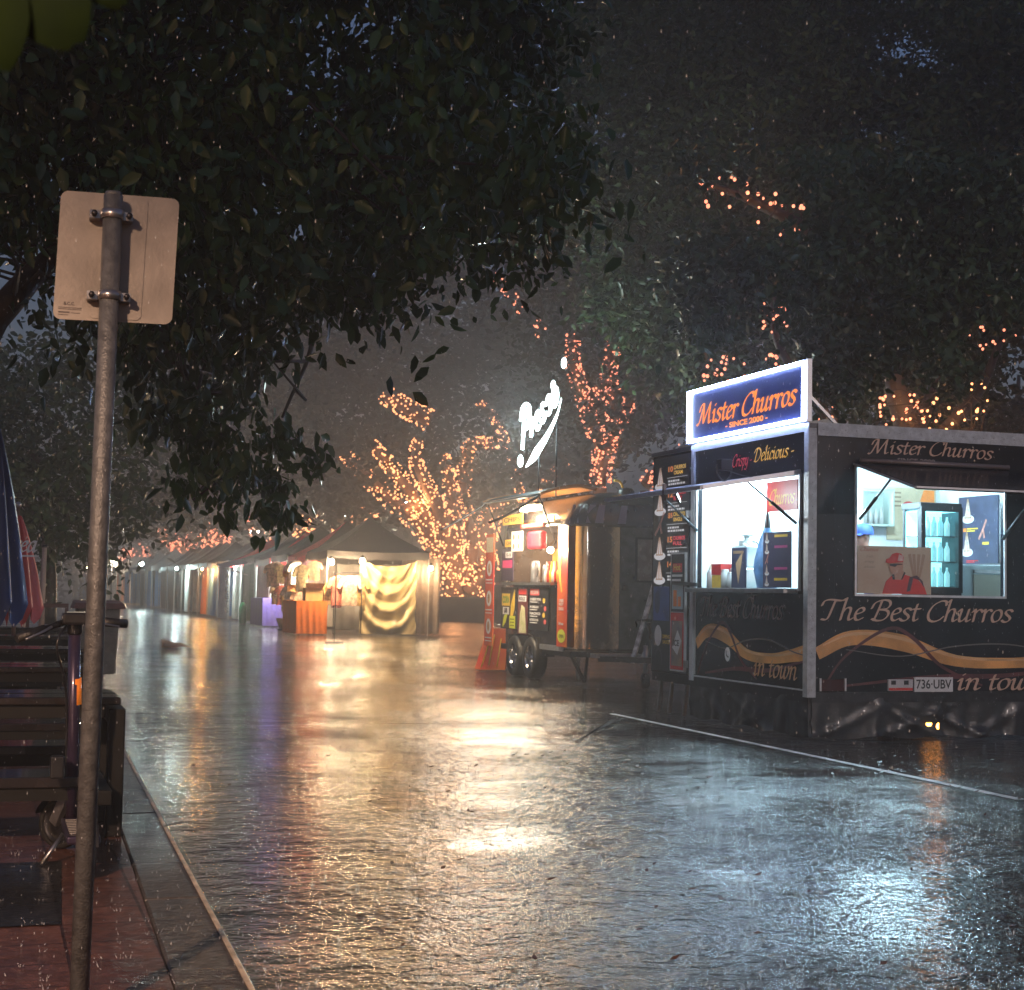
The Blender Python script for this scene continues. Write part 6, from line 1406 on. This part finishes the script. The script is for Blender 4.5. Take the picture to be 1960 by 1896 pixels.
# hazy mass of trees farther back: the lit trees' own dark crowns
g3 = np.random.default_rng(3)
strings = []
def lit_tree(Y, base, paths, crown, ncl, cr, lab_, seed, root, per=60, size=.3, crad=1.3, d=(0, 0), col=far_leaf):
    T_ = thing('tree', (*[at(*root, Y)[0], Y], 0), lab_, 'tree', 'trees wrapped in string lights')
    rx = at(*root, Y)[0]
    P = [([(rx, Y, 0), at(root[0], root[1], Y)], base, base * .9)] + [([at(x, y, Y + dy) for x, y, dy in pts], a, b) for pts, a, b in paths]
    limbs('trunk', P, M('lit_bark', (.16, .09, .05), .5, var=.3, vs=4, bump=.6, bs=8), T_)
    if crown:
        c = cluster_points(crown, ncl, Y + d[0], Y + d[1], np.random.default_rng(seed)); foliage('crown', c, per, crad, size, col, T_, seed + 1, .3)
    return T_, P
A_paths = [([(875, 1150, 0), (850, 1070, 0), (800, 1000, 1), (730, 940, 2), (690, 900, 2), (655, 865, 3)], .42, .15),
           ([(870, 1120, 0), (830, 1020, 0), (790, 950, 0), (745, 890, 1), (712, 850, 1)], .4, .14),
           ([(870, 1100, 0), (845, 990, -1), (815, 930, -1), (795, 880, -2), (800, 840, -2)], .35, .12),
           ([(880, 1120, 0), (868, 1000, 0), (862, 930, 0), (850, 870, 0)], .38, .12),
           ([(890, 1120, 0), (905, 1040, 0), (885, 960, 1), (890, 890, 1), (905, 850, 1), (975, 850, 2)], .35, .12),
           ([(735, 755, -1), (775, 780, -1), (822, 805, -1)], .25, .3), ([(915, 768, 0), (945, 800, 0), (968, 845, 0)], .1, .12),
           ([(895, 1140, 0), (925, 1100, 0), (925, 1050, 0), (940, 990, 0), (960, 950, 0)], .5, .25),
           ([(975, 850, 2), (985, 900, 2), (1000, 960, 2)], .12, .12), ([(770, 980, 0), (800, 970, 0), (830, 990, 0), (860, 1020, 0)], .3, .3),
           ([(1000, 980, 2), (1040, 930, 2), (1085, 880, 2)], .16, .12)]
TA, PA = lit_tree(70, .55, A_paths, [(480, 640), (560, 560), (850, 480), (1200, 430), (1340, 640), (1310, 760), (1200, 860), (1120, 910), (980, 950), (800, 960), (640, 985), (520, 990), (300, 1000), (270, 840), (350, 700)], 700, 0,
                  'broad tree wrapped in string lights right behind the nearest stall, many forking limbs', 20, (875, 1140), 90, .4, 1.5, (2, 16))
B_paths = [([(1148, 930, 0), (1152, 870, 0), (1130, 800, 0), (1110, 740, 0), (1096, 690, 0), (1098, 640, 0)], .2, .12),
           ([(1150, 900, 0), (1165, 840, 0), (1178, 780, 0), (1165, 720, 0), (1178, 655, 0)], .2, .14),
           ([(1158, 860, 0), (1190, 800, 0), (1208, 765, 0)], .15, .12), ([(1120, 770, 0), (1140, 745, 0), (1160, 760, 0)], .12, .12)]
TB, PB = lit_tree(46, .26, B_paths, [(1090, 480), (1340, 560), (1330, 760), (1240, 840), (1180, 850), (1100, 800), (1000, 700), (1000, 560)], 90, 0,
                  'slender forked tree wrapped in string lights rising behind the food trailer', 24, (1148, 935), 60, .26, 1.1, (1, 7))
C2_paths = [([(945, 525, 0), (985, 575, 0), (1015, 610, 0), (1042, 648, 0)], .06, .12)]
D_paths = [([(1235, 930, 0), (1270, 890, 0), (1320, 850, 0)], .16, .1), ([(1235, 925, 0), (1248, 905, 0)], .12, .1)]
TD, PD = lit_tree(40, .18, D_paths, None, 0, 0, 'thin lit branching tree just left of the churros van sign', 28, (1235, 940))
# string lights
bulb_o = M('bulb_amber', (1, .6, .4), .4, emit=(1, .27, .15), es=.95, nosample=True)
bulb_y = M('bulb_gold', (1, .7, .4), .4, emit=(1, .34, .14), es=1.2, nosample=True)
wire_m = M('light_wire', (.03, .02, .015), .5)
def ico(r_):
    mb = MB(); mb.ball((0, 0, 0), r_, 6); return mb
def string_lights(tree_lab, paths, n, r_, seed, mat, gap=.03, spread=1.35, named=95, label=None, wire=True):
    g = np.random.default_rng(seed); segs = []; lens = []
    for pts, a, b in paths:
        q = np.array(spline(pts, 6)); rd = np.linspace(a, b, len(q))
        for i in range(len(q) - 1): segs.append((q[i], q[i + 1], rd[i])); lens.append(np.linalg.norm(q[i + 1] - q[i]) * (.6 + rd[i]))
    lens = np.array(lens); pr = lens / lens.sum()
    th_ = thing('string_lights', segs[0][0], label, 'string lights', 'string lights wrapped round the trees')
    base = np.array(th_.location); ctr = []
    for i in g.choice(len(segs), n, p=pr):
        a, b, rd = segs[i]; t_ = g.uniform(); p = a + (b - a) * t_; d = (b - a) / (np.linalg.norm(b - a) + 1e-9)
        q = g.normal(0, 1, 3); q -= d * (q @ d); q /= np.linalg.norm(q); q -= .5 * fw * abs(q @ fw); q /= np.linalg.norm(q)
        ctr.append(p + q * (rd * spread + gap) )
    ctr = np.array(ctr)
    order = np.argsort([np.linalg.norm(c - CAMP) for c in ctr]) if n <= named else g.permutation(n)
    me = None
    for k, i in enumerate(order[:named]):
        if me is None:
            mb = ico(r_); me = bpy.data.meshes.new('bulb'); me.from_pydata(mb.v, [], mb.f); me.materials.append(mat); me.polygons.foreach_set('use_smooth', [True] * len(mb.f))
        o = bpy.data.objects.new('bulb', me); COL.objects.link(o); o.parent = th_; o.location = Vector(ctr[i] - base)
        s_ = g.uniform(.7, 1.2); o.scale = (s_, s_, s_)
    rest = order[named:]
    if len(rest):
        mb = ico(r_); bv = np.array(mb.v); V = []; F_l = []
        tri = MB(); 
        for i in rest:
            o_ = len(tri.v); s_ = g.uniform(.6, 1.25); tri.v += [tuple(x) for x in bv * s_ + ctr[i]]; tri.f += [tuple(j + o_ for j in f) for f in mb.f]; tri.sm += [True] * len(mb.f)
        o = tri.build('distant_bulbs', mat, th_); o['kind'] = 'stuff'
    if wire:
        mb = MB()
        for pts, a, b in paths:
            q = np.array(spline(pts, 14)); L_ = len(q); w_ = []
            for i in range(L_):
                an = i * 1.25; d = q[min(i + 1, L_ - 1)] - q[max(i - 1, 0)]; d /= np.linalg.norm(d) + 1e-9
                e1 = np.cross(d, [0, 1, 0]); e1 /= np.linalg.norm(e1) + 1e-9; e2 = np.cross(d, e1); rd = a + (b - a) * i / L_
                w_.append(q[i] + (e1 * math.cos(an) + e2 * math.sin(an)) * (rd + .02))
            mb.tube(w_, .008, 4)
        mb.build('cable', wire_m, th_)
    return th_
string_lights('', PA[0:1] + PA[1:], 2300, .05, 31, bulb_y, spread=1.55, label='dense golden string lights wrapped round the broad tree behind the nearest stall')
string_lights('', PB[1:], 620, .036, 32, bulb_o, spread=1.5, label='amber string lights on the slender forked tree behind the food trailer')
string_lights('', [([at(x, y, 46) for x, y in ((945, 525), (985, 575), (1015, 610), (1042, 648))], .08, .14)], 34, .036, 33, bulb_o, label='short diagonal run of amber lights high above the glowing script sign', wire=False)
string_lights('', PD[1:], 40, .034, 34, bulb_o, label='sparse amber lights on the thin tree left of the churros roof sign')
string_lights('', [([E_(1530, 432, 19.2), E_(1460, 395, 19.2), E_(1400, 368, 19.2), E_(1340, 372, 19.2)], .16, .1)], 34, .026, 35, bulb_o, label='bright amber lights along a high branch above the churros roof sign')
string_lights('', [([E_(1735, 825, 19.2), E_(1712, 745, 19.2)], .2, .16), ([E_(1740, 822, 19.2), E_(1760, 790, 19.2), E_(1752, 760, 19.2)], .12, .1)], 34, .025, 36, bulb_o, label='amber lights round the pale trunk rising behind the churros van roof')
string_lights('', [([E_(1795, 832, 19.2), E_(1835, 795, 19.2), E_(1862, 800, 19.2)], .2, .36)], 52, .025, 37, bulb_y, label='round cluster of gold lights on the right above the churros van roof')
string_lights('', [([E_(1484, 635, 19.2), E_(1482, 578, 19.2)], .1, .08)], 20, .024, 38, bulb_o, label='small upright cluster of amber lights in the dark tree above the roof sign', wire=False)
string_lights('', [([E_(1350, 690, 20.0), E_(1385, 715, 20.0), E_(1425, 712, 20.0)], .16, .12), ([E_(1470, 690, 20.0), E_(1500, 705, 20.0)], .05, .05)], 30, .026, 39, bulb_o, label='low arc of amber lights just above the left top of the churros roof sign', wire=False)
string_lights('', [([E_(1610, 825, 19.2), E_(1575, 785, 19.2)], .12, .08)], 9, .024, 40, bulb_o, label='few amber lights on a slanting limb right beside the churros roof sign')
string_lights('', [([E_(1285, 600, 20.0), E_(1296, 616, 20.0)], .06, .06), ([E_(1850, 660, 20.0), E_(1935, 625, 20.0)], .1, .1), ([E_(1655, 595, 20.0), E_(1665, 605, 20.0)], .05, .05)], 16, .022, 41, bulb_o, label='scattered faint lights in the dark crown on the right', wire=False)
# lit trees in the row behind the stalls
farlit = [(592, 1040, 92, [(592, 1040), (575, 1000), (560, 975)], [(592, 1030), (600, 985), (625, 960)], [(592, 1000), (590, 960), (600, 945)], 170, 'round gold lit tree above the third and fourth stalls'),
          (500, 1050, 105, [(500, 1050), (495, 1010), (520, 960)], [(500, 1040), (480, 1010), (455, 990)], [(450, 935), (455, 925), (470, 920)], 120, 'lit tree with sparse amber lights above the grey canopies'),
          (410, 1065, 118, [(410, 1065), (400, 1035), (385, 1020)], [(410, 1060), (430, 1020), (445, 1010)], [(410, 1040), (412, 1015), (415, 1005)], 110, 'small orange lit tree above the white cloth stall'),
          (345, 1075, 130, [(345, 1075), (335, 1040), (305, 1018)], [(345, 1065), (360, 1040), (375, 1025)], [(345, 1050), (350, 1025), (352, 1015)], 100, 'small orange lit tree above the orange cloth stall'),
          (255, 1080, 150, [(255, 1080), (245, 1065), (232, 1060)], [(260, 1080), (275, 1062), (290, 1056)], [(265, 1075), (262, 1055), (258, 1048)], 60, 'low orange lit tree by the far end of the stalls'),
          (660, 1010, 84, [(680, 1010), (690, 985), (730, 950)], [(660, 1010), (650, 990), (640, 975)], [(700, 980), (715, 965), (740, 945)], 60, 'low lit tree behind the peak of the nearest canopy')]
for i, (x, y, Y, p1_, p2_, p3_, n, lb) in enumerate(farlit):
    pp = [([(a, b, 0) for a, b in p], .25, .15) for p in (p1_, p2_, p3_)]
    Tt, Pp = lit_tree(Y, .3, pp, [(x - 90, y - 60), (x - 60, y - 150), (x + 60, y - 150), (x + 90, y - 60), (x + 40, y - 20), (x - 40, y - 20)], 40, 0, lb, 60 + i * 3, (x, y), 40, .55, 2.2, (1, 9))
    string_lights('', [(q[0], .7, .5) for q in Pp[1:]], int(n * 1.6), .095, 80 + i, bulb_y if i in (0, 5) else bulb_o, spread=1, named=20, label='string lights on the ' + lb, wire=False)
# mid tree on the left behind the umbrellas
lm = thing('tree', (.9, 38, .12), 'dense dark tree on the left behind the folded umbrellas', 'tree')
c5 = cluster_points([(-300, 700), (0, 690), (110, 650), (240, 690), (300, 780), (270, 860), (290, 920), (280, 985), (215, 1000), (210, 1050), (160, 1072), (110, 1060), (60, 1075), (-300, 1060)], 330, 33, 44, np.random.default_rng(5))
foliage('crown', c5, 60, .9, .2, mid_leaf, lm, 9, .5)
limbs('trunk', [([at(95, 1195, 38), at(97, 1100, 38), at(90, 1000, 38), at(60, 850, 38)], .16, .09), ([at(95, 1060, 38), at(150, 960, 38.5), at(200, 880, 39)], .1, .04), ([at(92, 1020, 38), at(20, 930, 38), at(-60, 820, 38)], .1, .05)], bark, lm)
# dark tree at the far right edge and the tree line beyond
rt_ = thing('tree', (36, 46, 0), 'dark feathery tree at the far right edge beyond the churros van', 'tree')
c6 = cluster_points([(1890, 800), (1905, 770), (1940, 780), (2050, 740), (2200, 760), (2200, 840), (1700, 860), (1560, 840), (1700, 815), (1800, 825)], 170, 44, 52, np.random.default_rng(6))
foliage('crown', c6, 60, .8, .2, mid_leaf, rt_, 12, .2)
limbs('trunk', [([(36, 46, 0), at(1950, 900, 46), at(1950, 720, 46)], .25, .06)], bark, rt_)
tl_ = thing('tree', (60, 150, 0), 'long dim belt of trees closing the view behind the market', 'tree')
c7 = []
gq = np.random.default_rng(8)
for i in range(420):
    X = gq.uniform(-60, 150); c7.append((X, 165 + gq.uniform(-6, 12), abs(gq.normal(0, 5)) + 1.5))
foliage('crown', np.array(c7), 30, 3.2, .9, far_leaf, tl_, 14, .2)
mb = MB()
for i in range(22): mb.tube([(-58 + i * 9.5, 166, 0), (-57.5 + i * 9.5, 166, 7)], [.3, .15], 6)
mb.build('trunk', bark, tl_)
# two-headed street lamps in the distance
lampw = M('street_lamp_white', (1, 1, .95), .4, emit=(1, .93, .75), es=22)
for i, (x, y, Y, w_, lb) in enumerate(((640, 985, 88, .55, 'distant street lamp with two white heads above the third stall'), (968, 915, 82, .55, 'distant street lamp with two white heads left of the glowing script sign'), (790, 962, 80, .6, 'street lamp with a long white head shining through the lit tree'), (490, 1018, 95, .28, 'street lamp glowing round and white above the grey canopies'), (214, 1074, 120, .3, 'far street lamp just right of the sign pole'))):
    p = at(x, y, Y); s_ = thing('street_lamp', (p[0], p[1], 0), lb, 'street lamp', 'distant street lamps')
    mb = MB(); mb.tube([(p[0], p[1], 0), (p[0], p[1], p[2] - .1)], [.09, .06], 8); mb.build('pole', dark_metal, s_)
    for sg_ in (-1, 1):
        mb = MB(); mb.box(p[0] + sg_ * .06, p[0] + sg_ * (.06 + w_), p[1] - .1, p[1] + .1, p[2] - .1, p[2] + .02); mb.build('lamp_head', lampw, s_)
    lamp('street_light', (p[0], p[1] - .4, p[2] - .2), 260, (1, .9, .72), .25)
# fallen leaves and splashes on the wet road
g4 = np.random.default_rng(14)
n = 420; X = g4.uniform(1.5, 8.5, n); Y = g4.uniform(4.2, 13, n); V = []; Fq = []
for i in range(n):
    a = g4.uniform(0, 6.28); s_ = g4.uniform(.012, .032); c, q = math.cos(a), math.sin(a); b = len(V)
    for u, v, z in ((-1, 0, .006), (-.2, .42, .012), (1, 0, .01 + .012 * g4.uniform()), (-.2, -.42, .007)): V.append((X[i] + s_ * (c * u - q * v), Y[i] + s_ * (q * u + c * v), z))
    Fq.append((b, b + 1, b + 2, b + 3))
o = bpy.data.objects.new('fallen_leaves', raw_mesh('fallen_leaves', np.array(V), np.array(Fq), M('fallen_leaf', (.05, .02, .012), .4, col2=(.1, .045, .02), vs=30))); COL.objects.link(o); tag(o, 'small brown fallen leaves scattered over the wet road', 'leaves', kind='stuff')
water = bpy.data.materials.new('splash_water'); water.use_nodes = True; wp = water.node_tree.nodes['Principled BSDF']
wp.inputs['Base Color'].default_value = (.85, .9, .95, 1); wp.inputs['Roughness'].default_value = .08; wp.inputs['Transmission Weight'].default_value = .55; wp.inputs['IOR'].default_value = 1.33
mb = MB(); r_ = random.Random(5)
for i in range(4600):
    Yv = 4.3 + 26 * r_.random() ** 1.5; Xv = r_.uniform(KX(Yv) - 1.5, 1 + Yv * .85); z0 = .125 if Xv < KX(Yv) else .0; s_ = r_.uniform(.4, 1.1) * (1 + Yv * .02)
    m = r_.choice((1, 2, 2, 3))
    for k in range(m):
        a = r_.uniform(0, 6.28); h_ = r_.uniform(.004, .02) * s_; d = r_.uniform(.006, .014) * s_
        mb.add([(Xv + d * math.cos(a) - .0016, Yv + d * math.sin(a), z0), (Xv + d * math.cos(a) + .0016, Yv + d * math.sin(a), z0), (Xv + 1.7 * d * math.cos(a), Yv + 1.7 * d * math.sin(a) + .001, z0 + h_), (Xv + d * math.cos(a), Yv + d * math.sin(a) + .002, z0)], [(0, 1, 2), (1, 3, 2), (3, 0, 2)], True)
        if r_.random() < .6: mb.ball((Xv + 2.2 * d * math.cos(a), Yv + 2.2 * d * math.sin(a), z0 + h_ * 1.3), .0018 * s_, 5)
mb.build('rain_splashes', water, label='rain splashes and droplets thrown up from the wet ground', cat='splashes', kind='stuff')

# floodlit second street lamp on the right, behind the viewer, lighting the end of the churros van
s2 = thing('street_lamp', (13.5, -4, 0), 'tall street lamp behind the viewer on the right', 'street lamp')
mb = MB(); mb.tube([(13.5, -4, 0), (13.5, -4, 5.3)], [.08, .05], 10); mb.build('pole', dark_metal, s2)
mb = MB(); mb.box(13.3, 13.7, -4.1, -3.8, 5.32, 5.45); mb.build('lamp_head', dark_metal, s2)
fl_ = lamp('street_light', (13.5, -3.7, 5.3), 1150, (1, .80, .74), .12, 'SPOT', ss=R(40)); fl_.data.spot_blend = .8
fl_.rotation_euler = (Vector((8.6, 13.3, 1.3)) - Vector((13.5, -3.7, 5.3))).to_track_quat('-Z', 'Y').to_euler()
# glow of the strings on trunks and haze: each string of lamps gives its own light
for x, y, Y, pw_ in ((870, 1100, 68, 260), (800, 960, 69, 260), (900, 880, 69, 160), (740, 900, 70, 120), (930, 1060, 68, 200), (1155, 880, 44.5, 60), (1130, 740, 44.5, 40), (590, 1000, 89, 220), (500, 1020, 103, 160), (400, 1040, 116, 160), (340, 1045, 128, 160), (1840, 800, 18.6, 60), (1730, 780, 18.6, 60), (1450, 385, 18.6, 30)):
    p = at(x, y, Y); lamp('string_light', p, pw_ * .25, (1, .45, .18), .35)
# drops in the air
g5 = np.random.default_rng(21); n = 24000; D_ = 3.2 + 18 * g5.uniform(0, 1, n) ** .8; xx = g5.uniform(-60, 2020, n); yy = g5.uniform(-60, 1950, n)
V = np.zeros((n, 6, 3))
for i in range(n):
    d = ray(xx[i], yy[i]); c = CAMP + d * (D_[i] / np.linalg.norm(d)); s_ = g5.uniform(.0004, .0008)
    V[i] = c + np.array([(s_, 0, 0), (0, s_, 0), (-s_, 0, 0), (0, -s_, 0), (0, 0, s_ * 9), (0, 0, -s_ * 4)])
ok_ = V[:, :, 2].min(1) > .13; V = V[ok_]; n = len(V)
b = np.arange(n)[:, None] * 6
Fq = np.concatenate([b + q for q in ([0, 1, 4], [1, 2, 4], [2, 3, 4], [3, 0, 4], [1, 0, 5], [2, 1, 5], [3, 2, 5], [0, 3, 5])], 1).reshape(-1, 3)
o = bpy.data.objects.new('raindrops', raw_mesh('raindrops', V.reshape(-1, 3), Fq, M('raindrop', (.6, .62, .65), .25), 3)); COL.objects.link(o); tag(o, 'small raindrops falling through the air', 'rain', kind='stuff')

# ------------------------------------------------------------------ the street lamp behind the viewer that lights the sign and footpath
sl = thing('street_lamp', (-5.5, -5.5, .12), 'orange street lamp behind the viewer beside the footpath', 'street lamp')
mb = MB(); mb.tube([(-5.5, -5.5, .12), (-5.5, -5.5, 5.4)], [.08, .05], 10); mb.tube(spline([(-5.5, -5.5, 5.3), (-5.4, -5.4, 5.7), (-4.7, -5.0, 5.8)]), .035, 8); mb.build('pole', dark_metal, sl)
mb = MB(); mb.box(-4.85, -4.4, -5.1, -4.85, 5.68, 5.78); mb.build('lamp_head', dark_metal, sl)
mb = MB(); mb.box(-4.8, -4.45, -5.06, -4.89, 5.65, 5.679); mb.build('lamp_lens', M('sodium_lens', (1, .6, .3), .4, emit=(1, .5, .22), es=20), sl)
lamp('street_light', (-4.6, -4.9, 5.6), 4000, (1, .62, .40), .15, 'SPOT', ss=R(152.5)).data.spot_blend = .12

# ------------------------------------------------------------------ rain haze
hz = MB(); hz.box(-205, 265, -35, 485, -1.0, 32)
hm_ = bpy.data.materials.new('rain_haze'); hm_.use_nodes = True; hn = hm_.node_tree.nodes; hn.clear()
ho = hn.new('ShaderNodeOutputMaterial'); hv = hn.new('ShaderNodeVolumePrincipled'); hm_.node_tree.links.new(hv.outputs[0], ho.inputs['Volume'])
hv.inputs['Color'].default_value = (.9, .9, .92, 1); hv.inputs['Density'].default_value = .006; hv.inputs['Anisotropy'].default_value = .55
hz.build('haze', hm_, label='thin rain haze filling the air', kind='stuff')
